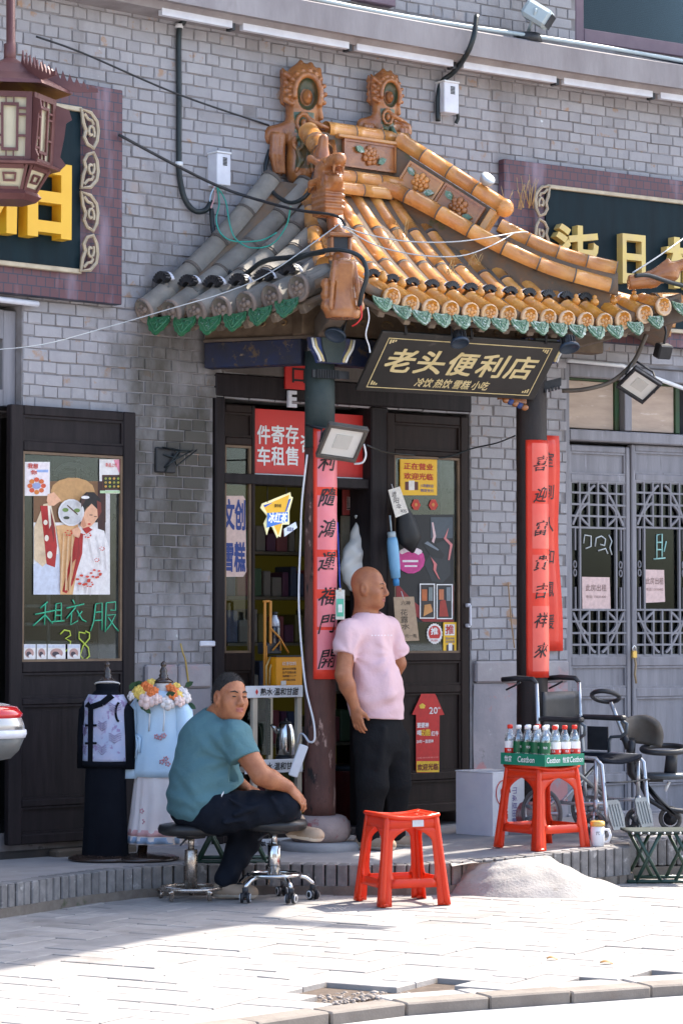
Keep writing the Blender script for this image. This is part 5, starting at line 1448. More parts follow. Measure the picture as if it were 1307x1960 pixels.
part('canopy', sh, M['lan'], lan)
part('pole',MB().tube([lc+UP*lz(125),lc+UP*lz(85),lc+Vector((.005,0,lz(84))),lc+UP*lz(-90)],[.032,.032,.024,.024],12),M['lan'],lan)
for k in range(6):
    a0, a1 = hexp(rT, zb1, k), hexp(rT, zb1, k + 1); b0, b1 = hexp(rB, zb0, k), hexp(rB, zb0, k + 1)
    n = ((a0 + a1 + b0 + b1) / 4 - lc); n.z = 0; n.normalize()
    fnn = lambda u, v: (b0.lerp(b1, u)).lerp(a0.lerp(a1, u), v)
    fr = MB(); pn = MB()
    pn.quad(fnn(.06,.05) - n*.008,fnn(.94,.05) - n*.008,fnn(.94,.95) - n*.008,fnn(.06,.95) - n*.008)
    def strip(u0, u1, v0, v1):
        q = [fnn(u0,v0),fnn(u1,v0),fnn(u1,v1),fnn(u0,v1)]; fr.obox(q[0],q[1] - q[0],q[3] - q[0],n*.012)
    for a in ((0,.14,0,1),(.86,1,0,1),(.14,.86,0,.08),(.14,.86,.92,1),(.30,.36,.16,.84),(.64,.70,.16,.84),(.36,.64,.16,.20),(.36,.64,.80,.84),
              (.14,.30,.36,.39),(.14,.30,.66,.69),(.70,.86,.36,.39),(.70,.86,.66,.69),(.40,.43,.08,.16),(.57,.60,.08,.16),(.40,.43,.84,.92),(.57,.60,.84,.92),(.14,.30,.22,.25),(.70,.86,.75,.78)): strip(*a)
    part('lattice', fr, M['lan'], lan); part('pane', pn, M['lan_pane'], lan)
    c0,c1 = hexp(rB*.98,zb0 - .01,k),hexp(rB*.98,zb0 - .01,k+1); d0,d1 = hexp(rB*.62,lz(372),k),hexp(rB*.62,lz(372),k+1)
    sk = MB(); g2 = lambda u, v: (d0.lerp(d1, u)).lerp(c0.lerp(c1, u), v)
    for (u0,u1,v0,v1) in ((0,.12,0,1),(.88,1,0,1),(.12,.88,0,.16),(.12,.88,.84,1),(.3,.7,.35,.42),(.3,.7,.62,.69),(.3,.36,.42,.62),(.64,.7,.42,.62)):
        q = [g2(u0, v0), g2(u1, v0), g2(u1, v1), g2(u0, v1)]; sk.obox(q[0], q[1] - q[0], q[3] - q[0], n * .01)
    part('skirt',sk,M['lan'],lan); part('pane',MB().quad(*[g2(*q) - n*.006 for q in ((.05,.05),(.95,.05),(.95,.95),(.05,.95))]),M['lan_pane'],lan)
    # flame-edged dragon crest along each canopy rib and a bracket at each corner
    cr = MB(); dr = Vector((math.cos(rot0+k*math.pi/3),math.sin(rot0+k*math.pi/3),0)); sd = Vector((-dr.y,dr.x,0))
    pts = [(.12, lz(132))]; top_ = []
    for j in range(9):
        x = .12 + j * .036; zt_ = lz(132) - (x - .12) * .40
        top_ += [(x, zt_ + .012), (x + .012, zt_ + (.075 - .004 * j)), (x + .022, zt_ + .03)]
    poly = top_ + [(.46, lz(165)), (.46, lz(172)), (.33, lz(173)), (.20, lz(152)), (.12, lz(138))]
    cr.prism(poly, lc - sd * .004, dr, UP, sd * .008); part('crest', cr, M['lan'], lan)
    bk_ = MB(); bk_.prism([(rT - .01,zb1 - .02),(rT+.075,zb1 - .05),(rT+.09,zb1 - .10),(rT+.06,zb1 - .12),(rT+.05,zb1 - .2),(rT+.03,zb1 - .30),(rT+.06,zb1 - .34),(rT+.03,zb1 - .37),(rT - .02,zb1 - .36)],lc - sd*.004,dr,UP,sd*.008)
    part('corner_bracket', bk_, M['lan'], lan)
bt_ = MB().lathe([(rB+.05,zb0 - .012),(rB+.055,zb0),(rB+.03,zb0+.012),(.02,zb0+.012)],6,lc,xdir=(math.cos(rot0),math.sin(rot0),0),smooth=False); bt_.lathe([(.14,lz(388)),(.17,lz(378)),(.15,lz(370)),(.02,lz(370))],6,lc,xdir=(math.cos(rot0),math.sin(rot0),0),smooth=False)
part('base_ring', bt_, M['lan'], lan)

# ------------------------------------------------------------ lamps, boxes and conduits
M['lamp_glass'] = pm('lamp_glass', (.62, .60, .55), (.55, .54, .5), 8, .12, coat=.5)
M['reflector'] = pm('lamp_reflector', (.72, .71, .67), None, rough=.35)
def floodlight(label, c, nrm, w, h, upv, bracket_to, side):
    q = frame(nrm, upv); x, y, z = q.col[0], q.col[1], q.col[2]
    t = thing('floodlight', label, 'floodlight', c - UP * h / 2)
    mb = MB().obox(c - y * w / 2 - z * h / 2 - x * .028, y * w, z * h, x * .02, bev=.006)
    for (a0,a1,b0,b1) in ((-.5,.5,-.5,-.40),(-.5,.5,.40,.5),(-.5,-.42,-.40,.40),(.42,.5,-.40,.40)): mb.obox(c+y*w*a0+z*h*b0 - x*.0085,y*w*(a1 - a0),z*h*(b1 - b0),x*.018,bev=.003)
    for k in range(6): mb.obox(c+y*w*(-.42+.16*k) - z*h*.40 - x*.045,y*.006,z*h*.8,x*.018)
    hs = part('housing', mb, M['black'] if side else M['grey_dark'], t)
    r = MB().obox(c - y * w * .42 - z * h * .40 - x * .0075, y * w * .84, z * h * .80, x * .002)
    part('reflector', r, M['reflector'], hs)
    r = MB().obox(c - y*w*.20 - z*h*.18 - x*.0045,y*w*.40,z*h*.40,x*.003); part('led_plate',r,M['lamp_glass'],hs)
    br = MB()
    for s_ in (-1,1): br.tube([c+y*(s_*(w/2+.006)) - x*.015,c+y*(s_*(w/2+.008))+z*h*.15 - x*.05,Vector(bracket_to)+y*(s_*w*.35)],.006,6)
    br.tube([Vector(bracket_to) - y * w * .35, Vector(bracket_to) + y * w * .35], .007, 6)
    part('bracket', br, M['black'], t); return t
M['grey_dark'] = pm('dusty_dark_metal', (.12, .105, .09), (.08, .07, .06), 9, .55, .2)
c = at(655,848,14.52); floodlight('square floodlight strapped to the column above the red couplet',c,Vector((.17,-.70,-.70)),.24,.25,Vector((.08,-.16,.18)),rodz(CL,c.z+.10) - Vector((-.0,.10,0)),0)
c = at(1222,738,15.55); floodlight('square black floodlight on a bent pipe in front of the boarded transom',c,Vector((-.30,-.62,-.72)),.20,.22,Vector((.12,-.1,.16)),c+Vector((.04,.1,.13)),1)
def spot(label, c, ax, r):
    t = thing('spotlight',label,'spotlight',c - UP*r,group='round spotlights under the eave'); ax = Vector(ax).normalized()
    mb = MB().lathe([(r * .6, -.06), (r * .66, -.055), (r * .68, .0)], 16, c, ax);
    for k in range(14):
        a = k*math.pi/7; q = frame(ax,UP); d = q @ Vector((0,math.cos(a),math.sin(a))); mb.obox(c+d*r*.62 - ax*.055 - d.cross(ax)*.002,d*r*.22,ax*.055,d.cross(ax)*.004)
    part('housing', mb, M['black'], t)
    part('rim',MB().lathe([(r*.7,-.002),(r*1.15,.004),(r*1.2,.02),(r*1.05,.024),(r*.95,.012),(.002,.012)],20,c,ax),M['navy_metal'],t)
    q = frame(ax, UP); y = q.col[1]
    part('bracket',MB().tube([c+y*r*.9,c+y*r*.9 - ax*.09+UP*.02,c - y*r*.9 - ax*.09+UP*.02,c - y*r*.9],.005,6).tube([c - ax*.09+UP*.02,c - ax*.09+UP*.12],.006,6),M['black'],t)
M['navy_metal'] = pm('dark_blue_metal', (.02, .035, .055), (.03, .045, .07), 8, .4)
spot('round black spotlight in front of the left column top', at(643, 638, 14.45), (-.25, -.5, -.85), .052)
spot('round dark spotlight hanging above the middle of the name board',at(879,652,14.62),(.12,-.45,-.9),.046)
spot('round dark spotlight under the eave at the right end of the name board',at(1088,662,14.98),(.15,-.4,-.9),.052)
c = at(1268,672,15.9); t = thing('floodlight','small dark floodlight turned down below the right eave corner','floodlight',c)
part('housing',MB().box(c,(.10,.07,.09),Matrix.Rotation(.5,3,'Z') @ Matrix.Rotation(.4,3,'X'),bev=.008),M['black'],t); part('bracket',MB().tube([c,c+UP*.12+Vector((.02,0,0)),c+UP*.2],.008,6),M['black'],t)
# small up-light sitting on the decorated ridge
c = at(930,346,15.42); t = thing('spotlight','small grey lamp perched on the decorated ridge','spotlight',c - UP*.03)
part('housing',MB().lathe([(.012,-.03),(.04,-.01),(.05,.02),(.046,.03),(.004,.03)],14,c,(.4,-.5,.5)),M['grey_metal'],t); part('bracket',MB().tube([c - UP*.03,c],.006,6),M['black'],t)

# arched tile lamps clipped over the eave tiles
def tile_lamp_mesh():
    a = MB();
    a.grid(lambda u,v: Vector((-.010+.012*v,-.060*math.cos(math.pi*(.12+.76*u)),.056*math.sin(math.pi*(.12+.76*u)) - .012)),10,1,thick=-.010)
    b_ = MB()
    for k in range(9):
        t = math.pi*(.16+.085*k); n = Vector((0,-math.cos(t),math.sin(t))); b_.obox(Vector((.0,0,-.012))+n*.026 - Vector((0,math.sin(t),math.cos(t)))*.004,Vector((.026,0,0)),Vector((0,math.sin(t),math.cos(t)))*.009,n*.030)
    c_ = MB().tube([(-.008, 0, .036), (-.004, 0, .0), (.0, 0, -.02)], .007, 6)
    return a, b_, c_
tl = tile_lamp_mesh(); tlm = [tl[0].mesh('housing',M['white_strip']),tl[1].mesh('fin',M['black']),tl[2].mesh('clip',M['black'])]
proto = None
def tile_lamp(p, dr, label, sc=1.0, dark=False):
    t = thing('tile_lamp',label,'tile lamp',p,math.atan2(dr.y,dr.x),'arched lamps clipped along the eave tiles')
    t.scale = (sc, sc, sc)
    ob_ = link('housing', tlm[0], t); link('fin', tlm[1], t); link('clip', tlm[2], t); return t
ordn = ['first','second','third','fourth','fifth','sixth','seventh','eighth','ninth','tenth','eleventh','twelfth','thirteenth','fourteenth','fifteenth']
for i, (t_, e0, d0) in enumerate(FR_END[1:14]):
    p = e0+d0*.175+UP*.063; tile_lamp(p,-inn,'arched tile lamp on the orange eave, %s from the corner dragon' % ordn[i],1.0)
for i, (u, e0, d0) in enumerate(LEND[:6]):
    p = e0+d0*.13+UP*.085; dd = -Vector((d0.x,d0.y,0)).normalized(); tile_lamp(p,dd,'arched tile lamp on the grey eave, %s from the house wall' % ordn[i],1.45)

# white strip lights under the ledge
oS = .17; zs_ = wpx(868, 130, oS)[1]
ks_ = [430, 442, 663, 674, 1060, 1068, 1246, 1254, 1420]
segs = [(wpx(435, 10, oS)[0], wpx(442 + 0, 10, oS)[0])]
pts_ = [(60, 432), (440, 662 - 215), ]
def sx(px_, py_): return wpx(px_, py_, oS)[0]
edges = [(300,-20,442,45),(455,42,665,85),(673,80,864,115),(877,118,1061,152),(1069,155,1245,183),(1254,186,1420,212)]
for i, (xa_, ya_, xb_, yb_) in enumerate(edges):
    a, b_ = sx(xa_, ya_), sx(xb_, yb_); a, b_ = a + .015, b_ - .015
    t = thing('strip_light','white strip light under the cement ledge, %s from the left' % ordn[i],'strip light',W((a+b_)/2,oS,zs_),group='white strip lights under the ledge')
    mb = MB()
    nseg = 3
    for k in range(nseg):
        p,q = W(a+(b_ - a)*k/nseg,oS,zs_),W(a+(b_ - a)*(k+1)/nseg,oS,zs_); mb.obox(p - UP*.0,q - p,Wn(a)*.035,UP*.046)
    part('tube', mb, M['white_strip'], t)
    for k in (.2, .8):
        p = W(a+(b_ - a)*k,oS,zs_+.05); part('clip',MB().obox(p,Wt(a)*.03,Wn(a)*-.05,UP*.02).obox(p+Wn(a)*.02,Wt(a)*.02,Wn(a)*.02,UP*.025),M['grey_metal'],t)
    part('holder',MB().obox(W(b_+.002,oS - .03,zs_ - .01),Wt(b_)*.025,Wn(b_)*.06,UP*.09),M['black'],t)
# junction boxes
def jbox(label, px0, py0, px1, py1, out=.10):
    s0 = wpx((px0 + px1) / 2, py1)[0]; L = LF(s0); x0, z1 = L.px(px0, py0, out); x1, z0 = L.px(px1, py1, out)
    t = thing('junction_box', label, 'junction box', L.p((x0 + x1) / 2, 0, z0)); w = x1 - x0
    part('case', L.box(MB(), x0, x1, .0, out, z0, z1, 0, .004), M['white_strip'], t)
    mb = MB()
    for k in range(6): L.box(mb,x0+w*.42,x0+w*.72,out,out+.002,z1 - (z1 - z0)*(.12+.045*k) - .006,z1 - (z1 - z0)*(.12+.045*k))
    part('vent', mb, M['black'], t)
    part('lid', L.box(MB(), x0 - .004, x1 + .004, .0, out + .006, z1, z1 + .012, 0, .003), M['white'], t)
jbox('pale grey vented box on the wall left of the porch roof',416,292,442,356); jbox('pale grey vented box on the wall under the ledge above the porch roof',850,156,878,218)
# big lamp and cable run on the ledge
def pipe(name, label, pts, r, mat, cat='cable', n=8, grp=None, smooth=True):
    P = [Vector(p) for p in pts]
    if smooth and len(P) > 2:
        Q = []
        for i in range(len(P) - 1):
            p0, p1, p2, p3 = P[max(i - 1, 0)], P[i], P[i + 1], P[min(i + 2, len(P) - 1)]
            for k in range(5):
                u = k/5; Q.append(.5*((2*p1)+(p2 - p0)*u+(2*p0 - 5*p1+4*p2 - p3)*u*u+(3*p1 - p0 - 3*p2+p3)*u**3))
        P = Q + [P[-1]]
    return single(name, MB().tube(P, r, n), mat, label, cat, grp)
def wp(px_, py_, off): s, z = wpx(px_, py_, off); return W(s, off, z)
zL = z_top + .025
c = W(wpx(1020, 40, .2)[0], .2, wpx(1020, 40, .2)[1]); L = LF(wpx(1020, 40, .2)[0])
t = thing('ledge_spotlight','large pale blue-grey spotlight standing on the cement ledge','spotlight',W(L.s0,.2,z_top+.02))
a_, b_ = wp(1006, 14, .22), wp(1052, 42, .34); ax = (b_ - a_).normalized(); q = frame(ax, UP); hw = .075
M['paleblue'] = pm('pale_blue_grey_metal', (.42, .50, .53), (.36, .43, .46), 8, .4, metal=.1)
part('housing',MB().obox(a_ - q.col[1]*hw - q.col[2]*.06,ax*(b_ - a_).length,q.col[1]*hw*2,q.col[2]*.12,bev=.022),M['paleblue'],t)
part('lens',MB().obox(b_ - q.col[1]*hw*.8 - q.col[2]*.045,ax*.004,q.col[1]*hw*1.6,q.col[2]*.09),M['black'],t)
part('foot',MB().lathe([(.10,z_top+.005),(.085,z_top+.06),(.03,z_top+.07)],14,W(L.s0 - .05,.2,0)),M['black'],t)
part('bracket',MB().tube([W(L.s0 - .05,.2,z_top+.06),(a_+b_)/2 - q.col[1]*hw*1.1,(a_+b_)/2 - q.col[1]*hw*1.1+UP*.02],.012,6),M['paleblue'],t)
pipe('conduit','pale blue conduit running along the top of the cement ledge',[W(s,.24+.012*math.sin(s*2.3),zL+.012+.008*math.sin(s*1.7)) for s in [-2.6+.3*i for i in range(20)]],.014,M['paleblue'],'conduit')
pipe('cable','dark cable lying along the ledge behind the pale conduit',[W(s,.20+.02*math.sin(s*1.9+1),zL+.02+.012*math.sin(s*2.1)) for s in [-2.6+.3*i for i in range(20)]],.011,M['navy_metal'])
pipe('conduit','black conduit dropping down the wall and looping up to the left junction box',[wp(366,-30,.1),wp(362,10,.10),wp(352,42,.05),wp(343,60,.03),wp(343,180,.03),wp(343,310,.03),wp(346,350,.03),wp(356,385,.04),wp(374,404,.05),wp(394,402,.06),wp(405,385,.06)],.017,M['dark_rubber'],'conduit')
for y in (50,314): single('pipe_clip',MB().lathe([(.024,-.012),(.024,.012)],10,wp(343,y,.03),UP),M['white'],'white clip on the black conduit, %s' % ('just under the ledge' if y < 100 else 'level with the junction box'),'pipe clip')
pipe('conduit','black conduit from the left junction box down onto the grey tiles',[wp(405,400,.06),wp(408,440,.07),at(420,485,14.92),at(432,512,14.80),at(460,530,14.72),at(505,500,14.55),at(560,492,14.35),at(620,482,14.22)],.015,M['dark_rubber'],'conduit')
pipe('cable','black cable looping over the corner dragon of the eave',[at(470,545,14.68),at(540,510,14.45),at(600,485,14.22),at(650,478,14.10),at(690,492,14.05),at(702,525,14.02),at(692,562,14.05),at(688,585,14.1)],.013,M['dark_rubber'])
pipe('cable','dark cable looping behind the left dragon finial down to the tiles',[at(516,288,15.3),at(508,320,15.25),at(512,350,15.2),at(530,375,15.05),at(560,388,14.9),at(590,370,14.85),at(602,330,14.9)],.013,M['dark_rubber'])
pipe('conduit','thick black conduit curving down the wall beside the upper junction box',[wp(912,30,.32),wp(906,70,.36),wp(892,105,.30),wp(868,138,.12),wp(846,156,.05),wp(838,185,.04),wp(838,232,.04)],.017,M['dark_rubber'],'conduit')
pipe('cable','short dark lead below the upper junction box',[wp(874,215,.06),wp(876,226,.05),wp(872,236,.04)],.012,M['dark_rubber'])
for i,(col,pts,lb) in enumerate((((.55,.3,.3),[(408,356),(412,372),(404,398)],'pink wire hanging out under the left junction box'),((.45,.6,.72),[(412,356),(404,372),(402,385)],'pale blue wire under the left junction box'),
        ((.03,.35,.28),[(416,358),(432,385),(440,430),(452,458),(480,474),(520,468),(548,432),(556,395)],'long green wire looping from the junction box across the grey tiles'),
        ((.03,.35,.28),[(416,358),(420,390),(414,420),(424,448),(450,462),(500,460),(530,445)],'shorter green wire looping beside the junction box'))):
    P = [wp(x, y, .06) if k < 2 else at(x, y, 14.95 - .03 * k) for k, (x, y) in enumerate(pts)]
    pipe('wire', lb, P, .0045, pm('wire_paint', col, None, rough=.5), 'wire', 5)
for lb,pts,r,m in (('thin black wire slanting down the wall to the left dragon finial',[wp(70,70,.05),wp(160,102,.08),wp(340,180,.10),at(515,240,15.3)],.006,M['black']),
        ('thick black wire from the left sign across to the corner dragon',[wp(228,258,.12),wp(340,318,.15),at(440,365,14.9),at(560,400,14.7),at(640,412,14.4),at(660,430,14.2)],.009,M['black']),
        ('pale wire running from the far left up over the grey eave',[at(-40,672,13.6),at(80,660,13.7),at(200,628,13.9),at(330,590,14.0),at(430,560,14.1),at(520,520,14.1),at(650,428,14.2)],.0032,M['grey_metal']),
        ('grey wire sagging across the orange tiles to the right hip',[at(655,432,14.2),at(700,448,14.4),at(780,462,14.5),at(880,462,14.7),at(990,445,15.2),at(1010,445,15.3)],.004,M['grey_metal']),
        ('lower grey wire sagging across the orange tiles',[at(655,434,14.2),at(720,470,14.35),at(800,488,14.45),at(880,490,14.6),at(940,470,14.9),at(985,445,15.25)],.0038,M['grey_metal']),
        ('thin wire rising to the right from the end of the eave',[at(1210,522,15.3),at(1260,490,15.6),at(1330,440,16)],.005,M['grey_metal']),
        ('black hose along the end of the right eave',[at(1215,528,15.2),at(1240,527,15.25),at(1280,540,15.35),at(1330,552,15.5)],.014,M['dark_rubber']),
        ('wire draped from the floodlight across the poster door to the wall',[at(702,852,14.6),at(740,866,15.6),at(800,872,16.0),at(850,876,16.1),at(905,858,16.15),at(950,848,16.0),at(985,834,15.5)],.005,M['dark_rubber']),
        ('white cable hanging down the left column and curling at the socket',[at(588,870,14.66),at(578,960,14.70),at(575,1040,14.72),at(572,1120,14.72),at(573,1180,14.72),at(578,1250,14.70),at(586,1320,14.66),at(600,1380,14.64),at(602,1415,14.64),at(592,1420,14.66),at(583,1408,14.7),at(575,1405,14.75),at(570,1422,14.8)],.0065,M['white']),
        ('white loop of wire hanging from the floodlight on the column',[at(696,850,14.6),at(700,870,14.62),at(694,885,14.64),at(678,888,14.66)],.006,M['white']),
        ('yellow wire hanging from a wall hook left of the doorway',[wp(346,1232,.03),wp(350,1248,.05),wp(356,1268,.04),wp(362,1316,.03)],.005,pm('yellow_wire',(.5,.34,.08),None,rough=.5)),
        ('frayed brown wire on the wall right of the doorway',[wp(972,1115,.02),wp(974,1140,.03),wp(978,1190,.03),wp(984,1240,.03)],.005,pm('brown_wire',(.35,.22,.12),None,rough=.7)),
        ('red wire hanging from the corner dragon',[at(690,585,14.08),at(692,605,14.08),at(684,618,14.08),at(674,624,14.1)],.005,M['red']),
        ('white thread dangling beside the name board',[at(703,588,14.2),at(706,610,14.2),at(700,640,14.2),at(706,662,14.25),at(708,675,14.25)],.004,M['white'])):
    pipe('wire', lb, pts, r, m, 'wire', 6)
pipe('lamp_pipe','bent brown pipe holding out the right floodlight below the eave',[at(1075,748,15.5),at(1120,745,15.5),at(1170,730,15.55),at(1210,695,15.6),at(1230,655,15.6),at(1236,640,15.6)],.014,pm('brown_pipe',(.06,.045,.035),(.1,.08,.06),8,.5),'pipe')
pipe('pipe','white pipe on the wall under the right sign',[wp(1085,690,.06),wp(1190,700,.06),wp(1330,752,.06)],.014,M['white'],'pipe',smooth=False)
pipe('pipe','white pipe below the left sign',[wp(-80,566,.05),wp(0,573,.05),wp(73,582,.05)],.018,M['white_strip'],'pipe',smooth=False)
# jagged clamp on the right column
mb = MB(); p = at(1052, 742, 15.44)
mb.obox(p - Vector((.10, 0, .03)), Vector((.17, .02, .045)), Vector((0, .03, 0)), UP * .05)
for k in range(8): mb.obox(p+Vector((-.09+.02*k,-.005,-.045+.005*k)),Vector((.01,0,0)),Vector((0,.03,0)),UP*.02)
single('pipe_clamp', mb, M['black'], 'toothed black clamp holding the lamp pipe to the right column', 'clamp')
# ------------------------------------------------------------ prints and notices
_pc = {}
def pc(r, g, b, e=0):
    k = (r, g, b, e)
    if k not in _pc: _pc[k] = pm('print_%d_%d_%d' % (r,g,b),srgb(r,g,b)[:3],srgb(int(r*.92),int(g*.91),int(b*.91))[:3],40,.5,emit=srgb(r,g,b) if e else None,estr=e)
    return _pc[k]
def prints(name, label, cat, L, out, base, shapes, texts=(), grp=None, th=.0015, mat=None, parent=None):
    """flat print: base polygon in photo points, then layered shapes and lettering"""
    def pt(q, o): x, z = L.px(q[0], q[1], o); return L.p(x, o, z)
    xs = [q[0] for q in base]; ys = [q[1] for q in base]
    b0 = pt(((min(xs) + max(xs)) / 2, max(ys)), out)
    t = parent or thing(name, label, cat, b0, 0, grp)
    def poly(q, o, m, nm, thick):
        P = [L.px(x, y, o) for x, y in q]
        part(nm, MB().prism(P, L.p(0, o, 0), Wt(L.s0), UP, -Wn(L.s0) * thick), m, t)
    poly(base, out, mat or pc(235, 230, 225), 'sheet', th)
    for i, (col, q) in enumerate(shapes): poly(q, out + .0009 + .0004 * i, pc(*col), 'print', .0004)
    o2 = out + .0014 + .0004 * len(shapes)
    for (s, cx, cy, w, h, col, bold) in texts:
        x,z = L.px(cx,cy,o2); w2 = L.px(cx+w/2,cy,o2)[0] - L.px(cx - w/2,cy,o2)[0]; h2 = L.px(cx,cy - h/2,o2)[1] - L.px(cx,cy+h/2,o2)[1]
        mb = MB(); text(mb, s, L.plane(x, o2, z), w2, h2, bold); part('lettering', mb, pc(*col), t)
    return t
def rect(x0,y0,x1,y1,sl=.0): return [(x0,y0),(x1,y0+sl*(x1 - x0)),(x1,y1+sl*(x1 - x0)),(x0,y1)]
def ellp(cx,cy,rx,ry,n=14,a0=0): return [(cx+rx*math.cos(a0+2*math.pi*k/n),cy+ry*math.sin(a0+2*math.pi*k/n)) for k in range(n)]
og = OL - .026
red, wht, skin, blk = (176, 32, 30), (238, 232, 228), (232, 176, 140), (28, 22, 24)
prints('poster','large poster of a woman in a white robe with a round fan','poster',LL,og,rect(65,921,211,1138,.0),
    [((120,84,52),rect(65,921,211,1000)),((196,150,96),ellp(140,940,42,26)),((60,28,26),rect(188,921,202,1030)),((214,208,206),rect(203,940,211,1060)),((205,210,222),[(65,1080),(112,1060),(120,1138),(65,1138)]),
     ((222,196,160),[(66,1010),(84,965),(98,962),(108,1010),(108,1060),(82,1085),(66,1070)]),(red,[(78,968),(96,968),(106,1010),(110,1045),(106,1086),(90,1080),(84,1020)]),((236,226,205),[(92,968),(98,962),(101,1000),(95,1012)]),
     (skin, [(90, 958), (92, 946), (104, 942), (118, 958), (104, 968), (94, 968)]),
     ((226,176,120),[(108,1006),(150,1002),(150,1138),(116,1138),(116,1060)]),(wht,[(150,1008),(176,1008),(200,1016),(210,1050),(206,1100),(190,1138),(140,1138),(150,1080)]),
     (red,[(146,1016),(160,1022),(158,1060),(140,1118),(128,1136),(120,1132),(130,1090),(140,1050)]),((214,160,110),[(140,1076),(146,1070),(136,1120),(130,1132),(126,1124)]),
     (blk,[(150,972),(156,952),(166,942),(180,942),(192,954),(194,976),(186,1000),(180,1000),(168,968),(160,980),(154,1006)]),(skin,[(166,974),(176,964),(188,976),(190,988),(180,1002),(172,1010),(160,1012),(154,1006),(160,984)]),
     ((120,50,40),[(186,958),(194,962),(195,980),(188,992)]),(red,[(158,1012),(170,1008),(178,1014),(166,1022)]),((206,40,36),ellp(171.5,1003,3.2,1.6)),((60,30,30),rect(172,985,178,986.4)),((60,30,30),rect(181,988,186,989.2)),
     ((226,224,222),ellp(137,981,25,26,18)),((206,204,202),ellp(137,981,22,23,18)),((110,140,70),ellp(126,976,6,4)),((110,140,70),ellp(148,977,6,4)),((60,66,50),ellp(128,991,6,3)),((90,60,40),[(130,966),(150,984),(149,986),(129,968)]),
     (skin,[(138,1014),(150,1008),(156,1016),(152,1030),(142,1026)])]+[((216,208,206),[(x0,y0),(x1,y1),(x1+1.6,y1+3),(x0 - .5,y0+3)]) for x0,y0,x1,y1 in ((172,1030,178,1074),(186,1024,194,1080),(200,1030,203,1090),(160,1080,150,1130),(170,1084,164,1134),(178,1110,172,1137))] +
     [((222,184,140),[(x0,1020),(x0+2,1020),(x0 - 3,1130),(x0 - 6,1130)]) for x0 in (122,131,139)]+[((204+6*(k % 3),66,44),ellp(cx+r_*math.cos(k*1.1),cy+r_*.8*math.sin(k*1.1),r_*.34,r_*.22,7,k*1.1)) for cx,cy,r_ in ((184,1098,9),(160,1110,11),(168,1024,6),(186,1072,4),(132,1020,6),(172,1118,6),(196,1050,4)) for k in range(8)]+[((120,30,28),[(97,972),(104,1004),(104,1040),(99,1010)]),((150,24,24),[(152,1024),(154,1060),(134,1124),(146,1080)]),((206,140,106),[(160,988),(166,1006),(160,1010),(156,1002)]),((70,44,40),[(156,952),(170,944),(164,958),(156,972)]),
     ((232,220,200),ellp(88,1000,4,5)),((232,220,200),ellp(90,1030,4,6)),((232,220,200),ellp(96,1062,5,7)),((244,240,236),ellp(164,952,8,3))])
prints('poster','small white notice with a ring of red snacks, top left of the left window','poster',LL,og+.001,rect(48,884,96,949,-.0),[((238,226,226),rect(50,886,94,947)),((150,175,220),rect(71,899,93,904))]+[((214,84+20*(k % 3),50),ellp(71+13*math.cos(k*.785),930+12*math.sin(k*.785),5,4.6,8)) for k in range(8)]+[((150,160,200),ellp(71,930,8,6))],
    [('我想', 64, 892, 20, 10, (200, 60, 40), .03), ('你', 66, 904, 12, 9, (200, 60, 40), .03)])
prints('poster','small white notice with a dark box of sweets in the left window','poster',LL,og+.001,rect(191,879,239,945),[((236,150,170),[(218,880),(238,880),(238,912),(228,904)]),((80,40,30),rect(196,909,233,938)),((40,44,30),rect(199,912,230,935))]+[((150+30*(k % 3),150+20*(k % 2),70),ellp(203+8*(k % 4),916+7.5*(k // 4),2.6,2.4,7)) for k in range(12)]+[((190,215,170),rect(192,939,238,944))],[('新品上市',214,890,22,8,(220,90,80),.02)])
pg = MB()                                              # fluorescent pen on the glass
def pen(label, strokes, col, r=.0042):
    mb = MB()
    for s in strokes:
        P = []
        for q in s: x, z = LL.px(q[0], q[1], OL - .024); P.append(LL.p(x, OL - .024, z))
        mb.tube(P, r, 5, flat=.4, upv=Wn(LL.s0))
    return single('handwriting', mb, pm('fluorescent_pen', col, None, rough=.5), label, 'handwriting')
pen('green handwriting 租衣服 across the lower glass of the left window',[[(68,1176),(108,1168)],[(78,1164),(92,1152)],[(88,1156),(86,1196)],[(86,1178),(64,1198)],[(88,1178),(102,1194)],[(108,1156),(106,1190)],[(108,1156),(118,1154),(118,1188)],[(108,1168),(117,1168)],[(107,1178),(117,1178)],[(100,1190),(124,1188)],
    [(140,1148),(144,1156)],[(128,1164),(162,1156)],[(146,1162),(128,1184)],[(138,1174),(136,1196),(150,1188)],[(148,1168),(158,1186),(166,1190)],[(158,1170),(150,1180)],
    [(184,1156),(180,1190),(174,1208)],[(184,1156),(196,1154),(196,1206)],[(184,1172),(195,1171)],[(182,1188),(195,1187)],[(204,1154),(202,1210)],[(204,1154),(222,1152),(222,1168),(212,1168)],[(206,1178),(222,1176),(212,1196),(204,1206)],[(208,1182),(222,1202),(228,1208)]],(.05,.45,.24))
pen('yellow green handwriting 38 below the green writing',[[(116,1214),(124,1206),(134,1208),(136,1216),(126,1222),(136,1228),(134,1240),(122,1250),(116,1246)],[(164,1212),(152,1210),(152,1222),(170,1240),(172,1256),(162,1264),(154,1254),(160,1236),(172,1222),(172,1212),(164,1208)]],(.45,.55,.06),.005)
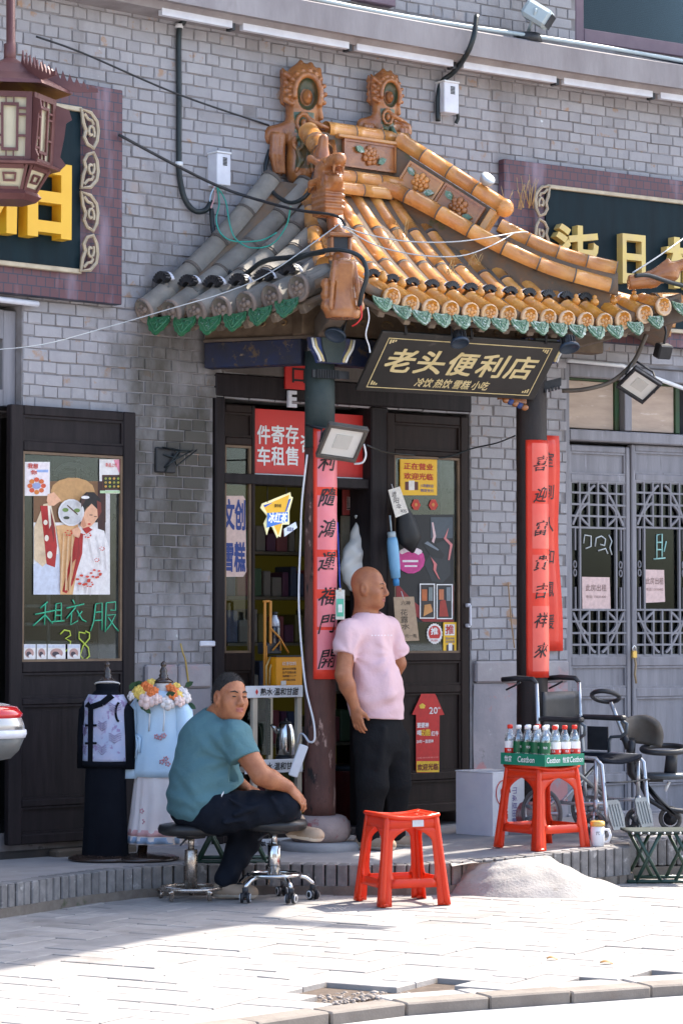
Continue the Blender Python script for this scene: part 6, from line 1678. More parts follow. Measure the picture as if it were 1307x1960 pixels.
for i, x in enumerate((45, 71, 92, 130)):              # badge bags along the sill
    w = (24, 19, 34, 24)[i]
    prints('badge_bag','clear bag of printed badges on the window sill, %s from the left' % ordn[i],'badge bag',LL,og+.004+.002*(i % 2),rect(x,1233,x+w,1267),[((190,150,140),ellp(x+w*.5,1250,w*.36,9)),((70,60,70),ellp(x+w*.45,1252,w*.2,5)),((238,232,230),ellp(x+w*.6,1256,w*.16,3.5)),((206,210,222),rect(x+1,1234,x+w - 1,1240))],grp='badge bags on the window sill')
# hat and hanger shapes behind the glass: a dim rack
rk = MB()
for y in (900,1160,1195,1230): x0,z0 = LL.px(50,y,-.5); x1,_ = LL.px(250,y,-.5); rk.tube([LL.p(x0,-.5,z0),LL.p(x1,-.5,z0)],.012,6)
for x in (95,150,200): x0,z0 = LL.px(x,880,-.48); _,z1 = LL.px(x,1290,-.48); rk.tube([LL.p(x0,-.48,z0),LL.p(x0,-.48,z1)],.012,6)
x0,z0 = LL.px(140,912,-.47); rk.tube([LL.p(x0+.12*math.cos(a),-.47,z0+.07*math.sin(a)) for a in [k*.35 for k in range(10)]],.014,6)
single('clothes_rack',rk,pm('rack_metal',(.12,.13,.13),None,rough=.5),'dim metal clothes rack behind the glass of the left window','rack')

# poster door
ogr = OR - .026
M['yellow_sign'] = pm('yellow_sign', srgb(232, 180, 30)[:3], None, rough=.45)
prints('open_sign','yellow sign with red characters at the top of the poster door','sign',LR_,ogr+.003,rect(765,879,836,948,-.0),[((96,40,26),rect(775,922,800,938)),((236,230,220),rect(782,920,793,938)),((206,150,30),rect(766,881,767,947))],
    [('正在营业',801,893,56,13,(190,36,30),.03),('欢迎光临',801,912,56,13,(190,36,30),.03),('小昇便利店',817,930,25,6,(70,80,150),.01),('微信支付',817,939,25,6,(70,80,150),.01)],mat=M['yellow_sign'])
for x, lb in ((796, 'left'), (829, 'right')):
    prints('paper_lantern_charm','small red diamond charm under the yellow sign, the %s one' % lb,'charm',LR_,ogr,[(x - 9,967),(x - 4,956),(x+4,956),(x+9,967),(x+4,976),(x - 4,976)],[((206,140,60),ellp(x,966,2.6,3.4,8))],mat=pc(190,50,30))
sh_ = [((44,48,52),[(812,1080),(836,1040),(860,1030),(862,1100),(846,1116),(826,1112)]),((28,30,34),[(808,1040),(816,1032),(836,1044),(850,1062),(846,1070),(826,1066)]),((120,130,140),[(812,1040),(818,1036),(840,1052),(838,1054)]),((74,84,92),rect(824,990,866,1030)),((140,30,36),[(758,1115),(790,1150),(830,1180),(868,1186),(868,1190),(810,1190),(758,1150)]),((110,20,26),[(848,1140),(868,1120),(868,1178),(850,1186)]),
       ((224,190,190),[(826,1000),(829,1000),(834,1026),(830,1040),(826,1036),(829,1026)]),((214,130,130),[(858,1010),(854,1030),(866,1042),(860,1072),(857,1072),(861,1044),(849,1031)]),((214,120,120),[(824,1066),(836,1080),(834,1092),(842,1110),(838,1106),(829,1090),(830,1080)]),
       ((206,60,140),ellp(786,1072,27,26)),((230,214,220),ellp(786,1056,22,8)),((196,50,130),ellp(784,1076,22,20)),((236,226,230),rect(770,1072,800,1076)),((236,226,230),rect(774,1082,798,1085)),
       ((240,240,238),rect(803,1117,832,1184)),((50,44,44),rect(805,1119,830,1182)),((240,240,238),rect(835,1118,866,1185)),((40,40,44),rect(837,1120,864,1183)),((190,100,50),rect(807,1128,817,1150)),((200,140,80),[(812,1158),(824,1156),(828,1170),(810,1180)]),((160,50,40),[(842,1150),(852,1148),(858,1180),(840,1180)]),((190,110,70),rect(840,1128,849,1148)),((120,130,130),rect(820,1124,828,1150)),((120,130,136),rect(854,1124,862,1150))]
prints('poster','dark poster with a gloved hand and lightning on the glass of the poster door','poster',LR_,ogr,rect(760,985,868,1191),sh_,mat=pc(24,24,27))
cap = []
for k in range(40): a = k*math.pi/20; r = 14.2+(1.2 if k % 2 else 0); cap.append((831.5+r*math.cos(a),1213+r*1.32*math.sin(a)))
prints('sticker','red bottle cap sticker with a white 推 on the poster door','sticker',LR_,ogr+.001,cap,[((196,40,34),ellp(831.5,1212,11.5,14.5,24)),((238,234,230),[(820,1222),(843,1222),(838,1230),(825,1230)])],[('推',831,1208,14,14,(240,238,235),.04),('PUSH',831,1226,12,4,(196,40,34),.02)])
prints('sticker','yellow push sticker with a red 推, bottom right of the poster door glass','sticker',LR_,ogr+.001,rect(848,1191,873,1249),[((240,238,232),rect(851,1195,870,1216)),((60,36,24),rect(854,1234,869,1246)),((240,236,230),rect(858,1231,865,1246))],[('推',860.5,1205,16,18,(196,36,30),.03),('营业中欢',861,1222,17,4.5,(70,90,150),.01),('迎光临请',861,1228,17,4.5,(70,90,150),.01)],mat=M['yellow_sign'])
arrow = [(788,1368),(805,1331),(806,1328),(832,1328),(834,1331),(850,1368),(841,1369),(840,1476),(838,1479),(798,1479),(796,1476),(796,1368)]
prints('sticker','tall red arrow sticker with white and yellow characters on the door panel','sticker',LR_,OR - .008,arrow,[((226,180,40),rect(797,1457,840,1478)),((226,190,60),[(802,1350),(808,1346),(814,1350),(812,1356),(804,1356)])],
       [('要提神',809,1388,22,10,(240,236,232),.04),('喝',802,1403,8,10,(240,236,232),.03),('功能',814,1402,19,13,(236,196,50),.04),('红牛',832,1404,14,10,(240,236,232),.03),('20年一直提神',813,1419,32,7,(240,236,232),.02),('20',829,1360,16,13,(240,236,232),.02),('欢迎光临',818.5,1468,40,13,(120,36,20),.04),('功能饮料有限公司',818,1450,40,3,(230,150,140),.0),('th',840,1355,5,4,(240,236,232),.01)],mat=pc(196,34,30))
# things hung on the door post
def tagcard(name, label, L, out, quad_, col, texts, hole=True):
    t = prints(name, label, 'price tag', L, out, quad_, [], texts, mat=pc(*col), th=.003)
    x0,z0 = L.px((quad_[0][0]+quad_[1][0])/2,quad_[0][1]+4,out+.002); part('string',MB().tube([L.p(x0,out+.002,z0),L.p(x0 - .01,out - .01,z0+.05)],.0025,5),M['white'],t); return t
tagcard('price_tag','white paper tag reading 遮阳伞, tilted, hung on the door post',LR_,.11,[(743,938),(765,931),(782,981),(757,991)],(232,226,214),[('遮',754,946,9,11,(40,40,46),.0),('阳',758,958,10,11,(40,40,46),.0),('伞',763,969,10,10,(40,40,46),.0),('¥35',772,978,11,6,(40,40,46),.0)])
tagcard('price_tag','brown cardboard tag with a handwritten price, hung beside the bald man',LR_,.14,[(753,1143),(792,1142),(802,1226),(759,1228)],(176,150,122),[('六神',776,1154,18,9,(40,34,30),.0),('花',773,1172,14,12,(40,34,30),.0),('露',774,1186,14,12,(40,34,30),.0),('水',776,1199,16,11,(40,34,30),.0),('10元一瓶',783,1217,28,7,(40,34,30),.0)])
def pin(x, y, out): a, z = LR_.px(x, y, out); return LR_.p(a, out, z)
M['cloth_black'] = pm('black_nylon',(.008,.008,.009),(.014,.014,.015),8,.55,.3); M['cloth_cyan'] = pm('pale_blue_nylon',srgb(120,175,215)[:3],srgb(140,190,222)[:3],6,.5,.3)
ub = MB(); a, b_ = pin(769, 962, .08), pin(790, 1058, .08); cpts = [a.lerp(b_, k / 8) for k in range(9)]
ub.tube(cpts, [.012, .035, .055, .066, .075, .082, .085, .05, .01], 12, flat=.55, upv=Wn(LR_.s0))
single('umbrella',ub,M['cloth_black'],'black folded sun umbrella hung below the white paper tag','umbrella')
a,b_ = pin(749,1020,.10),pin(757,1104,.10); um = thing('umbrella','pale blue folded umbrella hung on the door post beside the bald man','umbrella',b_); d = (b_ - a)
um_b = MB().lathe([(.028,0),(.034,.03),(.036,.10),(.034,.18),(.029,.25),(.012,.258)],14,a+d*.10,d)
for v in range(len(um_b.v)):
    q = Vector(um_b.v[v])
part('cover',um_b,M['cloth_cyan'],um); part('cap',MB().lathe([(.022,-.035),(.026,-.03),(.026,0.0),(.02,.004)],12,a+d*.10,d),M['paleblue'],um)
part('strap',MB().tube([a+d*.0,a - d*.4],.006,6),M['paleblue'],um); part('handle',MB().lathe([(.016,.255),(.02,.27),(.018,.30)],10,a+d*.10,d),pc(70,150,210),um)

# side light sticker and door trimmings
prints('sticker','pinkish paper with big blue characters on the narrow side light','sticker',LD,-.01 - .026,[(427,949),(466,949),(470,956),(472,1094),(466,1104),(427,1104)],[],[('文创',449,985,42,60,(34,60,130),.05),('雪糕',449,1066,42,58,(34,60,130),.05)],mat=pc(220,190,178))
prints('sticker','red and white round sticker cut off at the edge of the narrow side light','sticker',LD,-.01 - .027,[(427,1206),(431,1212),(433,1222),(431,1234),(427,1240)],[((190,44,40),[(427,1211),(430,1217),(430,1230),(427,1236)])])
mb = MB(); x0, z0 = LD.px(398, 1232, .03)
LD.box(mb,x0 - .055,x0+.055,.02,.034,z0 - .016,z0+.016,0,.006); single('door_hasp',mb,M['white_strip'],'short white metal hasp on the brick beside the left door post','hasp')
# for-rent notices
for i,(q,cx) in enumerate((([(1113,1104),(1166,1105),(1168,1168),(1114,1169)],1140),([(1233,1090),(1270,1091),(1272,1152),(1233,1154)],1252))):
    prints('notice',('pink for rent notice on the left latticed door leaf','pink for rent notice on the right latticed door leaf')[i],'notice',LG,OG - .020,q,[],[('此房出租',cx,1125 if i == 0 else 1112,40 if i == 0 else 34,13,(120,90,84),.0),('电话: 15035400',cx,1142 if i == 0 else 1128,38 if i == 0 else 32,6,(140,110,104),.0)],mat=pc(218,188,182))
pl_ = thing('padlock','small brass padlock on a chain between the latticed door leaves','padlock',LG.p(*[LG.px(1212,1262,.02)[0],.02,LG.px(1212,1262,.02)[1]]))
x0,z0 = LG.px(1213,1250,.02); part('body',LG.box(MB(),x0 - .02,x0+.02,.005,.03,z0 - .035,z0+.015,0,.005),pm('brass',(.55,.38,.12),None,rough=.3,metal=.8),pl_)
part('shackle',MB().tube([LG.p(x0 - .012,.017,z0+.01),LG.p(x0 - .012,.017,z0+.04),LG.p(x0,.017,z0+.05),LG.p(x0+.012,.017,z0+.04),LG.p(x0+.012,.017,z0+.01)],.005,6),M['chrome'],pl_)
part('tag_string',MB().tube([LG.p(x0,.025,z0 - .03),LG.p(x0+.004,.03,z0 - .08),LG.p(x0 - .004,.03,z0 - .14),LG.p(x0+.008,.03,z0 - .2)],.008,6),pm('cord',(.35,.25,.14),None,rough=.8),pl_)
# white and teal marker drawings on the latticed glass
for i,(strokes,lb,col) in enumerate((([[(1116,1040),(1118,1024),(1130,1026),(1130,1046),(1120,1050)],[(1138,1046),(1140,1030),(1150,1026),(1158,1032),(1156,1044),(1148,1042)],[(1144,1054),(1158,1050),(1162,1060)],[(1164,1024),(1170,1036),(1166,1048),(1170,1062)]],'white pen drawing on the left latticed door glass',(.6,.62,.62)),
        ([[(1256,1024),(1256,1068)],[(1256,1024),(1266,1022),(1266,1066)],[(1257,1038),(1265,1038)],[(1257,1052),(1265,1052)],[(1250,1070),(1272,1068)],[(1274,1036),(1270,1056)]],'pale teal pen strokes on the right latticed door glass',(.35,.62,.58)))):
    mb = MB()
    for s in strokes:
        mb.tube([LG.p(*(lambda xz: (xz[0],OG - .027,xz[1]))(LG.px(x,y,OG - .027))) for x,y in s],.005,5)
    single('handwriting', mb, pm('marker_pen', col, None, rough=.6), lb, 'handwriting')

# ------------------------------------------------------------ inside the shop
def dp(px_, py_, o): x, z = LD.px(px_, py_, o); return LD.p(x, o, z)
shf = thing('display_shelf','tall dim shelf unit with an olive back panel inside the doorway','shelf',dp(560,1590,-.9))
M['olive'] = pm('olive_lit_panel',(.05,.042,.008),(.035,.03,.007),3,.6,emit=(.30,.24,.02),estr=.016)
x0, x1 = LD.px(440, 1100, -.9)[0], LD.px(700, 1100, -.9)[0]; zz2 = lambda y: LD.px(560, y, -.9)[1]
part('back_panel', LD.box(MB(), x0, x1, -1.25, -1.22, ZP, zz2(920)), M['olive'], shf)
for y in (1062, 1148, 1236, 1330, 1430, 1530):
    part('shelf',LD.box(MB(),x0,x1,-1.2,-.92,zz2(y),zz2(y)+.02),pm('shelf_edge',(.10,.08,.05),None,rough=.6),shf)
gd = MB(); r = random.Random(3)
cols = [(.20, .05, .05), (.06, .10, .05), (.14, .11, .03), (.05, .06, .10), (.18, .15, .12), (.10, .03, .06)]
for y in (1062, 1148, 1236, 1330, 1430, 1530):
    x = x0 + .02
    while x < x1 - .08:
        w = r.uniform(.04,.09); h = r.uniform(.10,.22); LD.box(gd,x,x+w,-1.15,-.96,zz2(y)+.021,zz2(y)+.021+h,r.randrange(6),.006); x += w+r.uniform(.004,.02)
part('packet',gd,[pm('packet_%s' % n,c,None,rough=.45,bump=.2) for n,c in zip(('red','green','ochre','blue','beige','plum'),cols)],shf,kind='stuff')
# lit sign for iced tea
ts = thing('lit_sign','small lit yellow and blue sign hanging inside the doorway','lit sign',dp(535,1032,-.10))
def lit(poly,o,m,d=.006): P = [LD.px(x,y,o) for x,y in poly]; return MB().prism(P,LD.p(0,o,0),Wt(LD.s0),UP,-Wn(LD.s0)*d)
E = lambda r_,g_,b_,s,k_=.2: pm('lit_%d_%d' % (r_,b_),srgb(r_,g_,b_)[:3],None,rough=.4,emit=srgb(r_,g_,b_),estr=s*k_)
outline = [(499,972),(502,964),(556,942),(557,950),(561,952),(554,978),(554,1004),(549,1004),(541,1004),(537,1028),(533,1026),(531,1030),(521,1008),(516,1008),(511,1024),(505,1002),(512,988)]
part('edge',lit(outline,-.10,E(250,240,170,.55)),pc(250,240,170),ts) if False else part('edge',lit(outline,-.10,None),E(252,244,190,.5),ts)
part('face',lit([(505,968),(554,947),(546,980),(548,990),(516,994),(513,984)],-.097,None,.002),E(246,190,50,.45),ts); part('face',lit([(524,1003),(541,999),(533,1024)],-.097,None,.002),E(246,190,50,.45),ts)
part('bar',lit([(505,967),(522,962),(507,971)],-.0945,None,.002),E(40,90,200,.4),ts); part('bar',lit([(553,956),(557,954),(549,978),(546,980)],-.0945,None,.002),E(40,90,200,.4),ts)
part('bar',lit([(512,982),(551,980),(551,998),(511,1010)],-.092,None,.002),E(70,130,220,.4),ts)
x,z = LD.px(532,991,-.089); mb = MB(); text(mb,'冰红茶',LD.plane(x,-.0895,z),.135,.065,.05,.2); part('lettering',mb,E(245,248,252,.5),ts)
x,z = LD.px(532,968,-.093); mb = MB(); text(mb,'康师傅',LD.plane(x,-.0935,z),.05,.022,.02); part('lettering',mb,M['black_ink'],ts)
part('slogan_plate',lit([(544,1012),(566,999),(569,1010),(545,1027)],-.099,None),E(220,230,245,.45),ts); x,z = LD.px(556,1013,-.097); mb = MB(); text(mb,'就是冰',LD.plane(x,-.0975,z),.05,.025,.02,0); part('lettering',mb,M['blue_ink'],ts)
part('hanger',MB().tube([dp(512,962,-.1),dp(512,926,-.1)],.003,5).tube([dp(548,946,-.1),dp(548,926,-.1)],.003,5),M['black'],ts)
# red panel with 山 and the white carrier bag
prints('menu_board','dark red board with a black 山 character inside the doorway','sign',LD,-.20,rect(655,930,704,986),[((110,40,34),rect(664,932,704,950))],[('山',679,962,30,34,(232,206,196),.09),('山',679,962,30,34,(22,18,18),.05),('泉',684,938,24,16,(190,150,140),.02)],mat=pc(120,40,34))
bg = SDF((-.16,-.09,-.25),(.16,.09,.25),.007); bg.ell((0,0,-.08),(.105,.06,.15)); bg.cap((0,0,.02),(.02,0,.20),.07,.015,.04); bg.cap((.02,0,.18),(.03,0,.24),.02,.03,.02)
bg.wrinkle(lambda x,y,z: .004*np.sin(x*60+z*35)+.004*np.sin(z*70 - x*40+y*30)); mbg = sdf_mb(bg); c = dp(680,1062,-.13); q = Matrix.Rotation(LD.rz,3,'Z'); mbg.v = [tuple(c+q @ Vector(v)) for v in mbg.v]
single('carrier_bag',mbg,pm('white_plastic_bag',(.62,.61,.58),(.7,.69,.66),8,.4,.5,25),'full white carrier bag hanging inside the doorway above the bald man','bag')
part('bag_back',LD.box(MB(),LD.px(655,990,-.3)[0],LD.px(706,990,-.3)[0],-.32,-.3,LD.px(680,1140,-.3)[1],LD.px(680,988,-.3)[1]),pc(150,140,120),shf)
# dark red bin behind the standing man
bn_ = MB().lathe([(.085,0),(.10,.02),(.115,.32),(.12,.34),(.105,.345)],20,onz(664,1572,ZP)); bt2 = thing('bin','dark red bin standing behind the column and the bald man','bin',onz(664,1572,ZP)); part('body',bn_,pm('dark_red_plastic',(.13,.012,.012),(.1,.01,.01),6,.4),bt2); part('liner',MB().lathe([(.112,.33),(.13,.34),(.126,.36),(.11,.37)],16,onz(664,1572,ZP)),pm('blue_black_liner',(.02,.03,.04),None,rough=.4),bt2)
# heated drinks stand with labelled shelves
hc0 = dp(470,1620,.30); hc1 = dp(579,1620,.30); hx0,hx1 = LD.px(470,1400,.30)[0],LD.px(580,1400,.30)[0]; hz = lambda y: LD.px(540,y,.30)[1]
hs_ = thing('drinks_stand','pale drinks stand with three labelled shelf fronts beside the left column','drinks stand',LD.p((hx0+hx1)/2,.25,ZP))
M['cream_metal'] = pm('cream_metal', (.52, .45, .35), (.45, .39, .30), 8, .5)
for (x,o) in ((hx0+.06,.29),(hx1 - .035,.29),(hx0+.0,-.0),(hx1 - .035,-.0)): part('post',LD.box(MB(),x,x+.035,o - .03,o,ZP,hz(1312),0,.003),M['cream_metal'],hs_)
for (ya, yb, tx) in ((1312, 1335, '熟水·温和甘甜'), (1453, 1479, '熟水·温和甘甜'), (1604, 1626, '熟水·温和甘甜')):
    sh2 = part('shelf', LD.box(MB(), hx0, hx1, .0, .285, hz(yb) + .01, hz(yb) + .025), M['cream_metal'], hs_)
    part('shelf_front', LD.box(MB(), hx0, hx1, .288, .30, hz(yb), hz(ya), 0, .003), M['white'], sh2)
    mb = MB(); text(mb,tx,LD.plane((hx0+hx1)/2+.035,.3025,(hz(ya)+hz(yb))/2),(hx1 - hx0)*.66,.044,.03,.1); part('lettering',mb,M['black_ink'],sh2)
    mb = MB(); text(mb,'◆',LD.plane(hx0+(hx1 - hx0)*.19,.3025,(hz(ya)+hz(yb))/2),.02,.036,0); part('flame_mark',mb,M['red'],sh2)
part('back_glass', LD.box(MB(), hx0 + .02, hx1 - .02, .0, .004, hz(1450), hz(1340)), M['glass_dark'], hs_)
def standing(px_, py_, o): return dp(px_, py_, o)
kt = thing('kettle','stainless steel kettle on the middle shelf of the drinks stand','kettle',dp(547,1455,.17)); c = dp(547,1453,.17)
part('body',MB().lathe([(.050,.016),(.058,.03),(.060,.10),(.052,.17),(.040,.205),(.036,.21)],20,c),M['chrome'],kt); part('base',MB().lathe([(.062,0),(.064,.016),(.05,.018)],20,c),M['black'],kt); part('lid',MB().lathe([(.038,.21),(.03,.222),(.008,.228),(.010,.24),(.001,.243)],16,c),M['black'],kt)
part('spout',MB().tube([c+Vector((-.045,-.01,.16)),c+Vector((-.07,-.01,.19)),c+Vector((-.085,-.01,.205))],[.02,.014,.009],8),M['chrome'],kt); part('handle',MB().tube([c+Vector((.04,.02,.20)),c+Vector((.085,.03,.19)),c+Vector((.09,.03,.10)),c+Vector((.06,.02,.05))],.010,8),M['black'],kt)
yb_ = thing('drink_carton','orange yellow carton with small print standing on the drinks stand','carton',dp(553,1312,.22)); x0,z0 = LD.px(529,1313,.22); x1,z1 = LD.px(579,1257,.22)
part('box',LD.box(MB(),x0,x1,.12,.22,z0,z1,0,.004),pm('amber_card',srgb(226,150,24)[:3],srgb(214,140,20)[:3],6,.4),yb_); part('top_edge',LD.box(MB(),x0 - .002,x1+.002,.12,.222,z1,z1+.008),M['black'],yb_)
for k,(tx,y,w,h,m) in enumerate((('红茶饮料',1270,.10,.022,M['paper']),('原料水白砂糖',1280,.10,.014,M['black_ink']),('生产日期见瓶',1287,.10,.014,M['black_ink']),('保质期十二个',1294,.10,.014,M['black_ink']),('净含量五百毫',1301,.09,.012,M['black_ink']))):
    mb = MB(); x,z = LD.px(554,y,.223); text(mb,tx,LD.plane(x,.2225,z),w,h,.01); part('lettering',mb,m,yb_)
x,z = LD.px(543,1307,.223); part('barcode',LD.box(MB(),x - .018,x+.018,.2205,.2225,z - .012,z+.012),M['paper'],yb_)
ob = thing('drink_rack','orange wire holder with dangling cords on top of the drinks stand','rack',dp(510,1312,.15)); mb = MB()
for (x,y0,y1) in ((504,1150,1312),(515,1150,1236),(506,1236,1312)): mb.obox(dp(x,y1,.15),Wt(LD.s0)*.014,Wn(LD.s0)*.01,UP*(dp(x,y0,.15).z - dp(x,y1,.15).z))
mb.tube([dp(504,1151,.155),dp(516,1151,.155)],.008,6); mb.tube([dp(516,1200,.16),dp(535,1220,.17),dp(552,1250,.17)],.006,6); mb.tube([dp(522,1245,.17),dp(536,1228,.17),dp(538,1245,.17)],.006,6)
part('frame',mb,pm('orange_wire',(.55,.22,.03),None,rough=.45),ob); part('cord',MB().tube([dp(518,1258,.16),dp(510,1275,.17),dp(510,1312,.17)],.006,6).tube([dp(524,1260,.16),dp(517,1280,.17),dp(516,1310,.17)],.006,6),pc(200,170,110),ob)
part('tray',LD.box(MB(),LD.px(500,1240,.1)[0],LD.px(528,1240,.1)[0],.06,.16,LD.px(510,1252,.1)[1],LD.px(510,1230,.1)[1],0,.006),M['black'],ob)
c = dp(526,1241,.13); bo = thing('drink_bottle','dark drink bottle with a clear neck in the orange holder','bottle',c)
part('body',MB().lathe([(.03,0),(.033,.01),(.033,.12),(.03,.13)],14,c),pm('dark_drink',(.01,.01,.02),None,rough=.1,coat=.6),bo); part('neck',MB().lathe([(.031,.13),(.026,.165),(.013,.19),(.013,.20)],14,c),pm('clear_plastic_neck',(.55,.6,.68),None,rough=.1,coat=.6),bo); part('cap',MB().lathe([(.016,.198),(.016,.216),(.001,.217)],12,c),M['black'],bo)
# power strip on the column
mb = MB(); a = at(571,1424,14.66); q = Matrix.Rotation(math.radians(20),3,'Y'); mb.box(at(571,1456,14.66),(.055,.035,.19),q,bev=.006)
single('power_strip', mb, M['white'], 'white power strip leaning against the left column', 'power strip')
# pouch on a blue lanyard hung by the couplet
ln = thing('card_pouch','clear card pouch with a green card on a blue lanyard by the left column','card pouch',at(651,1185,14.55)); part('lanyard',MB().tube([at(646,1000,14.60),at(648,1060,14.58),at(650,1112,14.56),at(651,1126,14.55)],.008,6,flat=.4),pc(50,80,190),ln)
part('sleeve',MB().obox(at(642,1186,14.55),Vector((.052,.008,0)),Vector((0,.008,0)),UP*.17,bev=.003),pc(206,206,196),ln); part('card',MB().obox(at(644.5,1180,14.545),Vector((.040,.006,0)),Vector((0,.003,0)),UP*.10),pc(90,180,150),ln); part('card',MB().obox(at(647,1172,14.542),Vector((.024,.004,0)),Vector((0,.002,0)),UP*.045),pc(220,226,218),ln); part('clip',MB().obox(at(648,1132,14.552),Vector((.016,.002,0)),Vector((0,.006,0)),UP*.02),M['chrome'],ln)
# door mat
mt = MB(); m0,m1,m2_,m3 = onz(640,1600,ZP+.004),onz(706,1600,ZP+.004),onz(716,1562,ZP+.004),onz(650,1562,ZP+.004)
mt.add([m0,m1,m2_,m3],[(0,1,2,3)]); mth = thing('door_mat','pale mat with a dark lattice pattern inside the porch behind the column','mat',m0); part('mat',mt,pc(200,198,194),mth)
mb = MB(); gp = lambda u, v: (m0.lerp(m1, u)).lerp(m3.lerp(m2_, u), v) + UP * .003
for i in range(9):
    for j in range(9):
        if (i+j) % 2 == 0: mb.quad(gp(i/9+.02,j/9+.02),gp((i+1)/9,j/9+.02),gp((i+1)/9,j/9+.06),gp(i/9+.02,j/9+.06))
        else: mb.quad(gp(i/9+.03,j/9),gp(i/9+.06,j/9),gp(i/9+.06,(j+1)/9),gp(i/9+.03,(j+1)/9))
part('pattern', mb, pc(60, 62, 64), mth, kind='stuff')
# ------------------------------------------------------------ the two men
M['skin'] = pm('tanned_skin',srgb(176,116,80)[:3],srgb(150,92,62)[:3],13,.46,.5,120,sss=.12,spots=[(srgb(188,104,82)[:3],14,.64,.15)])
M['lip'] = pm('lip', srgb(150, 84, 72)[:3], None, rough=.5)
M['hair'] = pm('black_cropped_hair', (.016, .014, .013), (.03, .026, .024), 60, .7, 1.2, 260)
M['stubble'] = pm('shaved_scalp', srgb(140, 94, 70)[:3], srgb(160, 106, 78)[:3], 12, .42, .2, 140)
M['pink_shirt'] = pm('pale_pink_cotton',srgb(224,190,192)[:3],srgb(216,180,184)[:3],4,.85,1.5,24,spec=.2)
M['teal_shirt'] = pm('teal_cotton', srgb(88, 124, 130)[:3], srgb(80, 114, 121)[:3], 4, .85, 1.6, 22, spec=.25)
M['black_cloth'] = pm('black_trousers', (.009, .009, .010), (.013, .013, .014), 5, .9, 2.2, 17, spec=.15)
M['navy_cloth'] = pm('dark_navy_trousers', (.007, .009, .015), (.011, .014, .022), 5, .85, 2.2, 17, spec=.15)
M['shoe'] = pm('beige_canvas_shoe',srgb(172,150,128)[:3],srgb(156,134,112)[:3],10,.8,.3,120); M['sole'] = pm('pale_rubber_sole',srgb(206,194,178)[:3],None,rough=.7)
M['eye_dark'] = pm('eye', (.012, .008, .006), None, rough=.25)
def head(s, C, f, up, sc=1.0, lean=None):
    f = Vector(f).normalized(); u = (Vector(up) - f * f.dot(Vector(up))).normalized(); l = u.cross(f)
    rot = np.array(Matrix((l, f, u)).transposed()); P = lambda a, b, c: C + (l * a + f * b + u * c) * sc
    E = lambda p, r, k=.02, op='add': s.ell(P(*p), [x * sc for x in r], rot, k, op)
    E((0,-.012,.02),(.076,.097,.094),.0); E((0,.030,-.045),(.064,.060,.085),.03); E((0,.03,-.085),(.056,.052,.042),.03)
    E((0, .070, -.108), (.026, .020, .018), .025)
    for k in (-1, 1):
        E((.044 * k, .052, -.038), (.026, .026, .026), .03); E((.04 * k, .0, -.09), (.022, .035, .028), .03)
        s.cap(P(.008 * k, .086, .012), P(.046 * k, .070, .012), .010 * sc, .009 * sc, .018)
        E((.032*k,.098,-.008),(.020,.014,.010),.014,'cut'); E((.032*k,.076,-.009),(.015,.013,.010),.006)
        s.cap(P(.016 * k, .086, -.003), P(.046 * k, .076, -.005), .0035 * sc, .0035 * sc, .004)
        E((.013 * k, .100, -.047), (.010, .011, .009), .008)
        E((.079*k,-.008,-.018),(.011,.023,.034),.012); E((.090*k,-.002,-.014),(.010,.012,.018),.006,'cut'); E((.078*k,.0,-.046),(.008,.011,.010),.008)
        s.cap(P(.020 * k, .092, -.052), P(.036 * k, .074, -.084), .004 * sc, .004 * sc, .012)
    s.cap(P(0, .088, .006), P(0, .110, -.040), .008 * sc, .013 * sc, .014)
    E((0,.088,-.070),(.026,.012,.007),.008); E((0,.087,-.083),(.022,.013,.008),.008); s.cap(P(-.024,.092,-.0765),P(.024,.092,-.0765),.0028*sc,.0028*sc,.003,'cut')
    return P, rot, l, f, u
def hand(s, wr, d, nrm, thumb, curl=.5, sc=1.0, spread=.018):
    """wrist, finger direction, direction the palm faces, side of the thumb"""
    d,nrm = Vector(d).normalized(),Vector(nrm); nrm = (nrm - d*d.dot(nrm)).normalized(); t = Vector(thumb); t = (t - d*d.dot(t) - nrm*nrm.dot(t)).normalized()
    pc_ = wr + d * .055 * sc; rot = np.array(Matrix((t, d, nrm)).transposed())
    s.cap(wr,pc_,.026*sc,.032*sc,.02,flat=(nrm,.62)); s.ell(pc_,(.040*sc,.048*sc,.017*sc),rot,.015)
    for k, L in enumerate((.072, .082, .076, .058)):
        b = wr+d*(.092 - .004*abs(k - 1.3))*sc+t*(.030 - .020*k)*sc; p = b; a = .25*curl; rr = .0092 - .0006*k
        pts = [wr + d * .06 * sc + t * (.024 - .016 * k) * sc, b]
        for seg in (.45, .32, .23):
            p = p + (d * math.cos(a) + nrm * math.sin(a)) * L * seg * sc; pts.append(p); a += .75 * curl
        s.path(pts, [rr * 1.15, rr * 1.1, rr, rr * .92, rr * .75], .004)
    b = wr+d*.028*sc+t*.026*sc; p1 = b+(t*.6+d*.75+nrm*.3).normalized()*.042*sc; p2 = p1+(t*.2+d*.9+nrm*.45).normalized()*.034*sc
    s.path([wr + d * .015, b, p1, p2], [.016, .015, .0115, .009], .008)
def face_bits(person, P, l, f, u, sc, brow=True):
    mb = MB()
    for k in (-1, 1):
        e = MB().sphere(P(.032*k,.0900,-.0085),.0125*sc,10,6,sc=(1,.5,.28),rot=frame(l,u).copy() if False else Matrix((l,f,u)).transposed()); part('eye',e,M['eye_dark'],person)
        if brow:
            e = MB().tube([P(.014*k,.094,.012),P(.030*k,.092,.019),P(.050*k,.078,.014)],[.0045*sc,.006*sc,.0035*sc],6,flat=.7); part('eyebrow',e,M['hair'],person)
